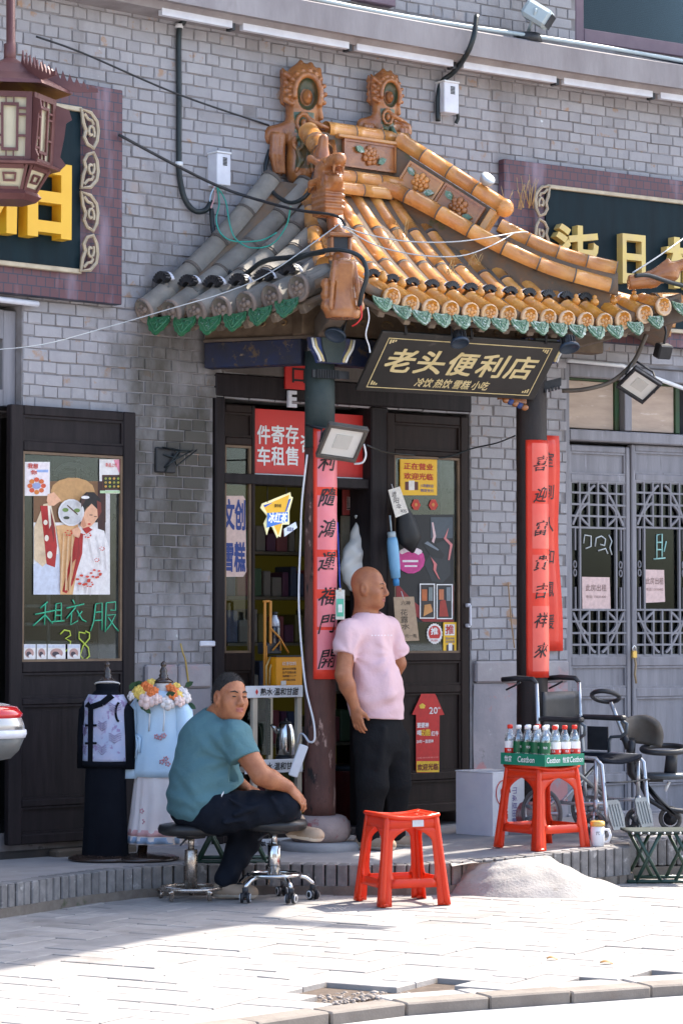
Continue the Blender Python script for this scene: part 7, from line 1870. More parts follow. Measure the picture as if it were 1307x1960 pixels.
def shoe(person, heel, toe, w=.046, h=.07):
    d = (toe - heel); L = d.length; d.normalize(); s0 = np.minimum(np.array(heel),np.array(toe)) - .12; s1 = np.maximum(np.array(heel),np.array(toe))+.14
    s = SDF(s0,s1,.006); up = (UP - d*d.z).normalized(); sd = d.cross(up); rot = np.array(Matrix((sd,d,up)).transposed())
    s.cap(heel+d*w+up*.036,heel+d*(L - w)+up*.032,w*.92,w,0,flat=(up,.8)); s.cap(heel+d*.05+up*.045,heel+d*.07+up*(h+.02),.045,.042,.03)
    s.half(heel+up*.002,-up); b = sdf_mb(s,lambda c: ((c - np.array(heel)) @ np.array(up) < .022)); return part('shoe',b,[M['shoe'],M['sole']],person)

# ---- the bald man, leaning by the column
Y1 = 14.74; J = lambda x, y, dy=0: at(x, y, Y1 + dy)
man = thing('person','bald man in a pale pink T-shirt and black trousers leaning by the left column','person',onz(715,1618,ZP))
fwd = Vector((.84, -.54, 0)); lat = Vector((.54, .84, 0))       # facing, and towards his left
lo_, hi_ = J(618, 1420, -.34), J(815, 1060, .34)
b = SDF((lo_.x, lo_.y, lo_.z), (hi_.x, hi_.y, hi_.z), .0052)
hc = J(706, 1122, -.02); hf = Vector((.955, -.29, -.03)); hup = Vector((-.05, 0, 1))
P, rot, hl, hff, hu = head(b, hc, hf, hup, .99)
nb = J(700, 1188, .01)
b.cap(P(0, -.025, -.05), nb, .060, .066, .03); b.cap(nb - UP * .0, J(708, 1230), .07, .08, .05)
shR, elR, wrR = J(668, 1212, -.13), J(657, 1292, -.20), J(679, 1352, -.19)
shL, elL, wrL = J(742, 1205, .14), J(762, 1270, .20), J(738, 1335, .24)
b.path([J(708,1215),shR],[.09,.07],.03); b.path([shR,elR],[.058,.046],.02); b.path([elR,elR.lerp(wrR,.35),wrR],[.045,.045,.029],.02); hand(b,wrR,(J(688,1400,-.2) - wrR),Vector((.5,.7,0)),Vector((.85,-.5,0)),.55,.98)
b.path([shL,elL],[.055,.045],.02); b.path([elL,wrL],[.044,.03],.02); hand(b,wrL,(J(722,1362,.26) - wrL),Vector((-.5,-.7,0)),Vector((.7,-.4,0)),.6,.95)
b.cap(J(712, 1240), J(722, 1360), .07, .08, .03)
mbm = sdf_mb(b,lambda c: np.where(((c - np.array(P(0,-.02,.055))) @ np.array(hu) > 0) & ((c - np.array(P(0,.055,0))) @ np.array(hff) < 0),0,0),2)
for i, f_ in enumerate(mbm.f):
    c = sum((Vector(mbm.v[k]) for k in f_),Vector())/len(f_); d_ = c - hc; a_,b2,c2 = d_.dot(hl),d_.dot(hff),d_.dot(hu)
    if b2 > .076 and -.089 < c2 < -.065 and abs(a_) < .024 - (c2 + .077) ** 2 * 40: mbm.m[i] = 1
    elif c2 > .035 - .35*b2 and c2 > -.06 and b2 < .062 and abs(c2) < .2 and d_.length < .2 and not (abs(a_) > .07 and -.06 < c2 < .02 and -.04 < b2 < .03): mbm.m[i] = 2
part('body', mbm, [M['skin'], M['lip'], M['skin']], man); face_bits(man, P, hl, hff, hu, .99, False)
for k in (-1,1): part('eyebrow',MB().tube([P(.014*k,.094,.012),P(.030*k,.092,.018),P(.050*k,.078,.013)],[.003,.0035,.002],6,flat=.6),M['hair'],man)
s = SDF((lo_.x, lo_.y, lo_.z), (hi_.x, hi_.y, hi_.z), .006)
s.cap(J(708,1222),J(712,1270),.158,.165,0,flat=(fwd,.66)); s.ell(J(720,1318,-.01),(.146,.166,.20),np.array(Matrix((fwd,lat,UP)).transposed()),.06)
s.cap(J(717,1335),J(724,1395),.166,.172,.06,flat=(fwd,.86)); s.cap(J(706,1202,.0),shR,.085,.074,.05); s.cap(J(708,1200,.0),shL,.085,.07,.05); s.cap(J(702,1190,.0),J(706,1200),.078,.09,.04,flat=(fwd,.9))
s.path([shR+UP*.006,J(658,1254,-.165)],[.074,.071],.025); s.path([shL+UP*.006,J(763,1256,.17)],[.070,.072],.025)
s.cap(J(725, 1215, -.09), J(740, 1330, -.13), .02, .03, .05)
s.wrinkle(lambda x,y,z: .0018*np.sin(34*x - 26*z+5*np.sin(11*z+7*y))*np.clip((1.5 - z)*3,0,1)+.0010*np.sin(55*z+30*x+4*np.sin(20*y)))
# draped folds: from the armpit and above the hem
def folds2(c0,n_,A,r0,r1,ph): return lambda x,y,z: A*np.sin(n_*np.arctan2(z - c0.z,x - c0.x)+ph+6*np.sqrt((x - c0.x)**2+(z - c0.z)**2))*np.exp(-((np.sqrt((x - c0.x)**2+(z - c0.z)**2) - r0)/r1)**2)+0*y
s.wrinkle(folds2(J(672,1255),9,.0045,.12,.08,.3)); s.wrinkle(folds2(J(752,1250),9,.004,.10,.07,1.0)); s.wrinkle(lambda x,y,z: .004*np.sin(60*(z+.35*x)+4*np.sin(12*x))*np.exp(-((z - 1.0)/.09)**2)+0*y)
# cut the hems and the neck
s.half(J(715, 1374, 0), (-.06, .0, -1), lo=np.array(J(625, 1420, -.3)), hi=np.array(J(800, 1330, .3)))
s.half(J(658,1253,-.165),(J(658,1253,-.165) - shR).normalized(),lo=np.array(J(622,1310,-.3)),hi=np.array(J(674,1240,-.07)))
s.half(J(764,1256,.17),(J(764,1256,.17) - shL).normalized(),lo=np.array(J(742,1300,.08)),hi=np.array(J(800,1240,.3)))
s.cap(nb + UP * .005 - fwd * .0, nb + UP * .08 + fwd * .02, .072, .078, .006, 'cut')
shm = sdf_mb(s); sh_ = part('shirt', shm, M['pink_shirt'], man)
cl_ = MB().tube([nb+UP*(.004 - .022*math.cos(a))+(fwd*math.cos(a)*.078+lat*math.sin(a)*.074) for a in [k*.2618 for k in range(24)]],.006,6,closed=True); part('collar',cl_,M['pink_shirt'],man)
mb = MB(); c = J(722,1216,-.145)+fwd*.03; text(mb,'·······',flat(c,Vector((.80,.6,0)),UP),.15,.008,.02); part('chest_print',mb,pc(240,226,230),man)
lo2, hi2 = J(655, 1640, -.3), J(820, 1340, .3)
t = SDF((lo2.x, lo2.y, lo2.z), (hi2.x, hi2.y, hi2.z), .0065)
t.cap(J(722,1362),J(726,1415),.155,.165,0,flat=(fwd,.80)); hipR,kR,aR = J(712,1420,-.075),J(712,1500,-.10),J(704,1592,-.05); hipL_,kL,aL = J(748,1420,.075),J(757,1500,.05),J(752,1594,.08)
t.path([hipR,kR,aR],[.108,.088,.066],.04); t.path([hipL_,kL,aL],[.108,.086,.066],.03); t.cap(aR,aR - UP*.05,.068,.062,.02); t.cap(aL,aL - UP*.05,.068,.062,.02)
t.wrinkle(lambda x,y,z: .0016*np.sin(22*x+30*z+4*np.sin(9*z))+.001*np.sin(70*z - 20*x+15*y))
for a_,c_ in (((735,1395,-.15),(722,1470,-.18)),((730,1440,-.16),(715,1545,-.13)),((700,1430,-.17),(696,1520,-.14)),((740,1500,-.02),(744,1560,0))): t.cap(J(*a_),J(*c_),.010,.005,.03)
t.half((0, 0, ZP + .045), (0, 0, -1)); part('trousers', sdf_mb(t), M['black_cloth'], man)
fz = lambda p: Vector((p.x, p.y, ZP + .002))
shoe(man,fz(aR) - Vector((.07,-.045,0)),fz(aR)+Vector((.155,-.10,0))); shoe(man,fz(aL) - Vector((.06,-.0,0)),fz(aL)+Vector((.17,-.03,0)))

# ---- the seated man in teal
Y2 = 13.46; K = lambda x, y, dy=0: at(x, y, Y2 + dy)
sit = thing('person','seated man with cropped hair in a teal T-shirt, legs crossed, looking back at the street','person',onz(400,1720,0))
f2 = Vector((.84, .54, 0)).normalized(); l2 = Vector((-f2.y, f2.x, 0))
lo_, hi_ = K(296, 1610, -.45), K(640, 1275, .55)
b = SDF((lo_.x, lo_.y, lo_.z), (hi_.x, hi_.y, hi_.z), .0055)
hc = K(441,1331,-.06); hf = Vector((.56,-.82,.04)); P,rot,hl,hff,hu = head(b,hc,hf,Vector((.06,0,1)),1.02)
nb = K(417,1374,.01); b.cap(P(0,-.025,-.05),nb,.062,.062,.03); b.cap(nb,K(395,1450,.02),.06,.11,.05)
shR, elR, wrR = K(452, 1412, -.13), K(500, 1484, -.19), K(552, 1506, -.15)
shL, elL, wrL = K(388, 1402, .20), K(430, 1478, .26), K(470, 1508, .16)
b.path([K(405,1430),shR],[.07,.07],.03); b.path([shR,elR],[.066,.052],.02); b.path([elR,elR.lerp(wrR,.35),wrR],[.051,.050,.032],.02); hand(b,wrR,(K(578,1532,-.13) - wrR),Vector((-.5,.35,-.6)),Vector((.3,.9,.1)),.75,1.02)
b.path([shL,elL],[.064,.05],.02); b.path([elL,wrL],[.048,.032],.02); hand(b,wrL,Vector((.8,-.3,-.3)),Vector((0,0,-1)),Vector((.2,-.8,.3)),.6,1.0)
b.cap(K(390, 1450), K(395, 1550), .12, .12, .03)
mbm = sdf_mb(b);
for i, f_ in enumerate(mbm.f):
    c = sum((Vector(mbm.v[k]) for k in f_),Vector())/len(f_); d_ = c - hc; a_,b2,c2 = d_.dot(hl),d_.dot(hff),d_.dot(hu)
    if b2 > .076 and -.089 < c2 < -.065 and abs(a_) < .024 - (c2 + .077) ** 2 * 40: mbm.m[i] = 1
part('body', mbm, [M['skin'], M['lip']], sit); face_bits(sit, P, hl, hff, hu, 1.02)
h = SDF(np.array(hc) - .16,np.array(hc)+.17,.005); h.ell(P(0,-.014,.022),[x*1.02 for x in (.0775,.0985,.0955)],rot,0); h.cap(P(0,-.06,-.02),P(0,-.062,-.062),.06,.052,.03)
nrm = hff * .72 + hu * -.70; h.half(P(0, .060, .062), nrm); h.half(P(0, -.04, -.070), -hu * 1 + hff * .4)
for k in (-1, 1): h.ell(P(.085 * k, .008, -.022), (.03, .034, .042), rot, .004, 'cut')
hm = sdf_mb(h); hr_ = random.Random(5); hp = part('hair',hm,M['hair'],sit); bs_ = MB(); hv = [Vector(v) for v in hm.v]
for k in range(2600):
    v = hv[hr_.randrange(len(hv))]; n_ = (v - hc).normalized(); d_ = (n_+hu*.2+Vector((hr_.uniform(-.6,.6),hr_.uniform(-.6,.6),hr_.uniform(-.5,.5)))).normalized(); sd_ = d_.cross(n_+Vector((.01,.02,.03))).normalized()*.0016
    L_h = hr_.uniform(.005,.011); bs_.add([v - sd_ - n_*.001,v+sd_ - n_*.001,v+d_*L_h],[(0,1,2)])
part('bristle', bs_, M['hair'], hp, kind='stuff')
s = SDF((lo_.x, lo_.y, lo_.z), (hi_.x, hi_.y, hi_.z), .006); R2_ = np.array(Matrix((f2, l2, UP)).transposed())
s.ell(K(398,1425,.03),(.145,.205,.16),R2_,0); s.ell(K(388,1492,.02),(.168,.20,.19),R2_,.07); s.ell(K(398,1508,.0)+f2*.06,(.135,.175,.14),R2_,.06); s.ell(K(382,1540,.02),(.165,.205,.13),R2_,.06)
s.cap(K(408,1402,.02),shR,.10,.086,.05); s.cap(K(404,1398,.05),shL,.10,.084,.05); s.cap(nb - UP*.01,K(402,1405,.02),.082,.11,.05)
hmR = K(468,1452,-.16); s.path([shR+UP*.006,hmR],[.086,.084],.03); hmL = K(408,1452,.24); s.path([shL+UP*.006,hmL],[.082,.08],.03)
s.wrinkle(lambda x,y,z: .0014*np.sin(30*x+42*z+4*np.sin(14*x+9*z))+.002*np.sin(64*z - 28*x+20*y))
ap, wsx = K(448, 1452), K(395, 1545)
def folds(c0, n_, A, r0, r1, ph):
    def fn(x, y, z):
        dx, dz = x - c0.x, z - c0.z; r = np.sqrt(dx * dx + dz * dz); th = np.arctan2(dz, dx)
        return A * np.sin(n_ * th + ph + 2.2 * np.sin(9 * r + 2 * th)) * np.exp(-((r - r0) / r1) ** 2) + 0 * y
    return fn
s.wrinkle(folds(ap, 8, .0055, .13, .085, .6)); s.wrinkle(folds(wsx, 5, .005, .15, .09, 2.0))
s.wrinkle(lambda x,y,z: .0045*np.sin(70*(z - .25*(x+.7))+5*np.sin(7*x))*np.exp(-((z - .50)/.07)**2)+0*y)
s.half(hmR,(hmR - shR).normalized(),lo=np.array(K(436,1500,-.4)),hi=np.array(K(520,1425,-.09))); s.half(hmL,(hmL - shL).normalized(),lo=np.array(K(380,1500,.16)),hi=np.array(K(470,1425,.5)))
s.half(K(390,1578,0),(-.0,0,-1)); s.half(K(425,1522,-.1),Vector((.45,.1,-.9)),lo=np.array(K(405,1600,-.4)),hi=np.array(K(520,1490,.4)))
s.cap(nb+UP*.03,nb+UP*.12+Vector((.03,-.05,0)),.068,.080,.006,'cut'); part('shirt',sdf_mb(s),M['teal_shirt'],sit)
cl_ = MB().tube([nb+UP*.024+Vector((math.cos(a)*.072,math.sin(a)*.072,.018*math.cos(a+.5)*-1)) for a in [k*.2618 for k in range(24)]],.007,6,closed=True); part('collar',cl_,M['teal_shirt'],sit)
lo2, hi2 = K(310, 1760, -.45), K(640, 1480, .6)
t = SDF((lo2.x, lo2.y, lo2.z), (hi2.x, hi2.y, hi2.z), .0065)
t.ell(K(392,1556,.04),(.17,.20,.11),R2_,0); hR,kR,aR = K(418,1556,-.10),K(545,1541,-.10),K(560,1572,.16); hL,kL2,aL = K(400,1560,.16),K(486,1572,.24),K(433,1682,.10)
t.path([hR,kR],[.112,.084],.04); t.path([kR,aR],[.082,.058],.03); t.path([hL,kL2],[.108,.084],.04); t.path([kL2,K(465,1615,.2),aL],[.084,.078,.058],.03)
t.wrinkle(lambda x,y,z: .004*np.sin(40*x+26*z+3*np.sin(12*x))+.002*np.sin(80*x - 40*z))
for a_,c_ in (((440,1530,-.21),(480,1550,-.21)),((450,1560,-.22),(500,1540,-.20)),((520,1525,-.19),(540,1560,-.19)),((430,1575,-.22),(470,1570,-.2))): t.cap(K(*a_),K(*c_),.009,.004,.03)
part('trousers', sdf_mb(t), M['navy_cloth'], sit)
g = Vector((K(433,1700,.10).x,K(433,1700,.10).y,.004)); shoe(sit,g - Vector((.07,-.02,0)),g+Vector((.17,-.05,0)),.05)
shoe(sit, K(550, 1602, .12), K(616, 1613, -.05), .050)
part('sock', MB().tube([aR + Vector((0, 0, .0)), K(566, 1586, .12)], [.05, .046], 12), M['navy_cloth'], sit)
part('pocket_tag',MB().obox(K(424,1526,-.24),Vector((.012,0,.02)),Vector((0,.006,0)),UP*.012),M['white'],sit)
# ------------------------------------------------------------ stools
M['vinyl'] = pm('black_vinyl', (.018, .018, .019), (.028, .027, .027), 12, .38, .3, 90)
M['rustchrome'] = pm('worn_chrome', (.62, .56, .50), (.36, .28, .22), 22, .28, .2, 60, metal=.9)
def swivel(label, base, zs, ring_z, rr, casters, rot):
    t = thing('swivel_stool', label, 'stool', base, rot)
    mb = MB().lathe([(.02,zs - .055),(.150,zs - .058),(.172,zs - .045),(.176,zs - .025),(.168,zs - .006),(.14,zs),(.002,zs - .004)],32,(0,0,0)); part('seat',mb,M['vinyl'],t,world=False)
    part('seat_plate',MB().lathe([(.075,zs - .075),(.08,zs - .059),(.02,zs - .057)],18,(0,0,0)),M['black'],t,world=False)
    ch = M['chrome'] if casters else M['rustchrome']; z0 = .075 if casters else .05
    part('column',MB().lathe([(.034,z0),(.034,z0+(zs - z0)*.60),(.031,z0+(zs - z0)*.61)],18,(0,0,0)).lathe([(.017,z0+(zs - z0)*.6),(.017,zs - .06)],14,(0,0,0)),ch,t,world=False)
    part('lever',MB().tube([(0,0,zs - .068),(-.06,-.1,zs - .075),(-.10,-.14,zs - .10)],.005,6),M['black'],t,world=False)
    part('foot_ring',MB().tube([(rr*math.cos(a),rr*math.sin(a),ring_z) for a in [k*math.pi/20 for k in range(40)]],.011,8,closed=True),ch,t,world=False)
    for k in range(5):
        a = k*2*math.pi/5; d = Vector((math.cos(a),math.sin(a),0)); R_ = .205 if casters else .17; zz_ = .075 if casters else .006
        part('leg',MB().tube([d*.02+UP*(ring_z - .012),d*rr*.9+UP*(ring_z - .006),d*(rr+.03)+UP*(ring_z - .02),d*(R_ - .006)+UP*(ring_z*.66),d*R_+UP*zz_],.0125,8),ch,t,world=False)
        if casters:
            c = part('caster',MB().lathe([(.014,.045),(.018,.078),(.012,.08)],10,d*R_).obox(d*R_+Vector((-.016,-.012,.026)),(.032,0,0),(0,.024,0),(0,0,.036),bev=.006),M['black'],t,world=False)
            q = Vector((math.cos(a * 2.3 + .5), math.sin(a * 2.3 + .5), 0))
            for s_ in (-1,1): part('wheel',MB().lathe([(.020,-.008),(.027,-.006),(.027,.006),(.018,.009),(.002,.009)],16,d*R_+UP*.0275+q*.017*s_,q*s_),[M['black']],t,world=False); part('hub',MB().lathe([(.021,.0085),(.0215,.011),(.015,.011)],14,d*R_+UP*.0275+q*.017*s_,q*s_,cap=False),M['white'],t,world=False)
    return t
swivel('round black stool with worn chrome pole and bare feet, under the seated man',onz(366,1722,0),.398,.062,.155,False,.35)
swivel('round black stool on chrome casters, beside the knees of the seated man',onz(525,1723,0),.425,.135,.136,True,.15)
# red plastic stools
M['red_plastic'] = pm('orange_red_plastic',(.80,.060,.012),(.74,.045,.012),5,.34,.08,60,sss=.0,coat=.15)
nt = M['red_plastic'].node_tree; b_ = nt.nodes['Principled BSDF']; tr_ = nt.nodes.new('ShaderNodeBsdfTranslucent'); tr_.inputs[0].default_value = (1,.13,.015,1); mxs = nt.nodes.new('ShaderNodeMixShader'); mxs.inputs[0].default_value = .28
o_ = nt.nodes['Material Output']; nt.links.new(b_.outputs[0],mxs.inputs[1]); nt.links.new(tr_.outputs[0],mxs.inputs[2]); nt.links.new(mxs.outputs[0],o_.inputs[0])
H_ = .46
def red_stool(label, base, rz):
    t = thing('plastic_stool', label, 'stool', base, rz)
    wt, wb = .142, .188
    hw = lambda v: wb + (wt - wb) * v
    side = MB()
    for k in range(4):
        q = Matrix.Rotation(k * math.pi / 2, 3, 'Z')
        def P(u, v, q=q): h = hw(v); return q @ Vector((u * h, -h, v * H_))
        lw = lambda v: .30+(0 if v < .70 else .62*((v - .70)/.16)**2)+(0 if v > .42 else .10*max(0,(.42 - v)/.14)**2 if v > .28 else 0)+(.12*max(0,(.22 - v)) if v < .22 else 0)
        lg = MB();
        def legf(u, v, s_, P=P):
            a = 1 - min(1,lw(v)*1.0); return P(s_*(1 - (1 - a)*(1 - u)) if False else s_*(a+(1 - a)*u),v)
        lg.grid(lambda u,v: legf(u,v*.86,1),3,24,thick=.007,flip=False); side.v += []; side.add(lg.v,lg.f,0,True)
        lg = MB(); lg.grid(lambda u,v: legf(1 - u,v*.86,-1),3,24,thick=.007); side.add(lg.v,lg.f,0,True)
        lg = MB(); lg.grid(lambda u,v: P(-1+2*u,.86+.125*v),8,2,thick=.007); side.add(lg.v,lg.f,0,True)
        lg = MB(); lg.grid(lambda u,v: P(-.72+1.44*u,.20+.10*v),8,2,thick=.007); side.add(lg.v,lg.f,0,True)
        part('side', side, M['red_plastic'], t, world=False); side = MB()
        lgm = MB().tube([q @ Vector((hw(v) - .008,-hw(v)+.008,v*H_)) for v in [j/10 for j in range(11)]],[.020 - .004*j/10 for j in range(11)],10)
        lgm.obox(q @ Vector((hw(0) - .035,-hw(0) - .004,0)),q @ Vector((.045,0,0)),q @ Vector((0,.045,0)),UP*.016,bev=.004); part('leg',lgm,M['red_plastic'],t,world=False)
    top = MB(); dish = lambda x,y: H_ - .012 - .018*(max(0,1 - (abs(x)/.14)**2))*(1 if True else 0)+.006
    w = wt + .004
    def tp(x, y): return Vector((x, y, H_ + .006 - .016 * (1 - (x / w) ** 2)))
    n = 24; vs = {}
    def solid(x0, x1, y0, y1):
        top.grid(lambda u,v: tp(x0+(x1 - x0)*u,y0+(y1 - y0)*v),max(1,int((x1 - x0)/.02)),max(1,int((y1 - y0)/.03)),thick=.009)
    solid(-w,w,-w,-w+.045); solid(-w,w,w - .045,w); solid(-w,-w+.05,-w+.045,w - .045); solid(w - .05,w,-w+.045,w - .045)
    for k in range(8): x = -w+.05+(2*w - .1)*(k+.5)/8; solid(x - .007,x+.007,-w+.045,w - .045)
    solid(-w + .05, w - .05, -.008, .008)
    part('seat',top,M['red_plastic'],t,world=False); rim = MB().tube([tp(x,y) - UP*.006 for x,y in ((-w,-w),(-w*.5,-w),(0,-w),(w*.5,-w),(w,-w),(w,0),(w,w),(w*.5,w),(0,w),(-w*.5,w),(-w,w),(-w,0))],.011,8,closed=True); part('rim',rim,M['red_plastic'],t,world=False)
    return t
st1 = red_stool('empty red plastic stool standing on the sunlit paving',Vector((.312,13.36,.002)),math.radians(20))
lb = MB(); h = .146; lb.obox((.0,-.1535,.402),(.062,0,0),(0,-.0015,.0),(0,.004,.034)); part('price_sticker',lb,pm('silver_sticker',(.5,.5,.5),(.62,.62,.6),30,.4),st1,world=False)
zr = .19
red_stool('red plastic stool on the step carrying a tray of bottled water',Vector((1.125,14.47,zp(1.125)+.001)),math.radians(36))
# tray of water
tc = Vector((1.128,14.45,zp(1.125)+H_+.008)); trz = math.radians(38); q = Matrix.Rotation(trz,3,'Z'); TW,TD = .30,.365
tray = thing('bottle_tray', 'green cardboard tray of bottled water on the red stool', 'tray', tc, trz)
M['green_card'] = pm('green_card', srgb(26, 132, 100)[:3], srgb(22, 120, 92)[:3], 6, .55)
mb = MB()
for (x0,x1,y0,y1,z1) in ((-TW/2,TW/2,-TD/2,-TD/2+.004,.065),(-TW/2,TW/2,TD/2 - .004,TD/2,.065),(-TW/2,-TW/2+.004,-TD/2+.004,TD/2 - .004,.065),(TW/2 - .004,TW/2,-TD/2+.004,TD/2 - .004,.065),(-TW/2+.004,TW/2 - .004,-TD/2+.004,TD/2 - .004,.004)):
    mb.obox((x0, y0, 0), (x1 - x0, 0, 0), (0, y1 - y0, 0), (0, 0, z1))
part('tray', mb, M['green_card'], tray, world=False)
for (tx, x, w_, f_) in (('Cestbon', -.085, .10, 0), ('怡宝', .01, .05, 0), ('Cestbon', .09, .10, 0)):
    mb = MB(); text(mb,tx,flat((x,-TD/2 - .001,.034),(1,0,0),(0,0,1)),w_,.032,.02,.12); part('lettering',mb,M['white_ink'],tray,world=False)
for (tx, y, w_) in (('怡宝', .12, .06), ('Cestbon', -.03, .14)):
    mb = MB(); text(mb,tx,flat((-TW/2 - .001,y,.034),(0,-1,0),(0,0,1)),w_,.034,.02,.12); part('lettering',mb,M['white_ink'],tray,world=False)
M['pet'] = glassmat('clear_bottle_plastic',(.97,.98,.985),.10,.14); M['cap_red'] = pm('red_cap',(.70,.03,.015),None,rough=.4); M['cap_white'] = pm('white_cap',(.82,.82,.82),None,rough=.4)
M['lab_green'] = pm('green_label',srgb(20,92,56)[:3],None,rough=.4); M['lab_red'] = pm('red_label',srgb(205,40,30)[:3],None,rough=.4); M['lab_white'] = pm('white_label',(.80,.80,.80),None,rough=.4)
def bottle_proto(kind):
    t = thing('water_bottle', 'x', 'bottle', (0, 0, -50), 0, 'water bottles in the green tray')
    part('body',MB().lathe([(.026,0),(.031,.006),(.031,.06),(.0295,.07),(.031,.08),(.031,.135),(.028,.155),(.014,.188),(.012,.20)],18,(0,0,0)),M['pet'],t,world=False)
    part('water',MB().lathe([(.024,.003),(.029,.008),(.029,.135),(.026,.150),(.018,.170)],16,(0,0,0)),M['water'],t,world=False)
    part('cap',MB().lathe([(.0155,.196),(.0158,.214),(.013,.218),(.001,.218)],14,(0,0,0)),M['cap_red'] if kind == 'red' else M['cap_white'],t,world=False)
    lab = part('label',MB().lathe([(.0318,.066),(.0318,.126)],20,(0,0,0),cap=False),M['lab_white'] if kind == 'red' else M['lab_green'],t,world=False)
    if kind == 'red': part('label_band',MB().lathe([(.0322,.060),(.0322,.088)],20,(0,0,0),cap=False),M['lab_red'],t,world=False)
    mk = MB()
    for a in (-2.2, -.9):
        d = Vector((math.cos(a), math.sin(a), 0)); sdv = Vector((-math.sin(a), math.cos(a), 0))
        text(mk,'怡宝' if kind != 'red' else '农夫',lambda x,y: d*.0328+sdv*x+UP*((.098 if kind != 'red' else .076)+y),.022,.014,.02)
    part('lettering', mk, M['white_ink'], t, world=False); return t
M['water'] = glassmat('water', (.95, .975, .98), .08, .10)
bp = {k: bottle_proto(k) for k in ('red', 'white')}
lay = [(0,0,'w'),(1,0,'r'),(2,0,'r'),(3,0,'r'),(0,1,'w'),(1,1,'w'),(2,1,'w'),(0,2,'w'),(1,2,'r'),(2,2,'w'),(0,3,'w'),(1,3,'w'),(0,4,'r'),(2,3,'r')]
used_b = set()
for (i, j, k) in lay:
    p = tc+q @ Vector((-TW/2+.038+i*.0745,-TD/2+.038+j*.0725,.005)); kk = 'red' if k == 'r' else 'white'
    lab = {(0,0): 'white capped water bottle at the near corner of the green tray',(0,4): 'red capped water bottle alone at the far left corner of the green tray',(3,0): 'red capped water bottle at the far right corner of the green tray'}.get((i,j)) or ('red capped water bottle between the corners of the green tray' if kk == 'red' else 'white capped water bottle with a green label behind the near corner of the tray')
    if kk not in used_b: used_b.add(kk); o = bp[kk]; o.location = p; o['label'] = lab; o.rotation_euler = (0,0,R.uniform(0,1))
    else: dup(bp[kk], p, R.uniform(-.6, 1.2), lab)
# carton of water
c0 = Vector((.895,15.25,zp(.93)+.001)); a1 = Vector((-.20,.26,0)).normalized(); a2 = Vector((-a1.y*-1,a1.x*-1,0)); a2 = Vector((a1.y,-a1.x,0)).normalized()
bxx = thing('carton','white carton with red Ganten lettering on the step beside the black column','carton',c0+a1*.17+a2*.12)
M['lav_card'] = pm('pale_lavender_wrap', (.86, .84, .88), (.78, .76, .82), 7, .5, .5, 16)
bh_ = .378
part('box',MB().obox(c0,a1*.34,a2*.25,UP*bh_,bev=.004),M['lav_card'],bxx); part('printed_side',MB().obox(c0+a1*.004 - a1*.0055,a2*.25,a1*.001,UP*bh_),M['white'],bxx)
part('edge_tape',MB().obox(c0 - a1*.003 - a2*.003+UP*(bh_ - .002),a1*.346,a2*.256,UP*.008,bev=.003),M['white'],bxx)
mb = MB(); text(mb,'Ganten',flat(c0 - a1*.0035+a2*.075+UP*.165,UP*1.0,-a2),.25,.085,.05,0); part('lettering',mb,pc(206,60,40),bxx)
mb = MB(); text(mb,'景田百岁山',flat(c0 - a1*.0035+a2*.17+UP*.18,UP,-a2),.22,.04,.02); part('lettering',mb,pc(130,120,170),bxx)
mb = MB(); mb.tube([c0 - a1*.004+a2*(.08+.055*math.cos(a))+UP*(.26+.075*math.sin(a)) for a in [k*.3 for k in range(16)]],.003,5); part('ring_mark',mb,pc(206,60,40),bxx)
# mug
mg = Vector((1.437,14.46,zp(1.437)+.001)); mug = thing('mug','white lidded mug with a yellow rim on the edge of the step','mug',mg)
part('body',MB().lathe([(.034,0),(.038,.006),(.040,.06),(.038,.115),(.034,.116),(.034,.02),(.001,.018)],24,mg),M['white'],mug); part('lid',MB().lathe([(.040,.112),(.042,.118),(.041,.138),(.034,.142),(.001,.142)],24,mg),pm('amber_lid',(.62,.38,.08),None,rough=.3,coat=.5),mug)
part('handle',MB().tube([mg+Vector((.036,-.005,.095)),mg+Vector((.062,-.01,.092)),mg+Vector((.072,-.012,.06)),mg+Vector((.060,-.01,.028)),mg+Vector((.037,-.005,.022))],.008,8),M['white'],mug)
mb = MB(); text(mb,'5℃',lambda x,y: mg+Vector((math.sin(-.05+x/.04)*.0405,-math.cos(-.05+x/.04)*.0405,.075+y)),.02,.02,.01); part('lettering',mb,M['black_ink'],mug)

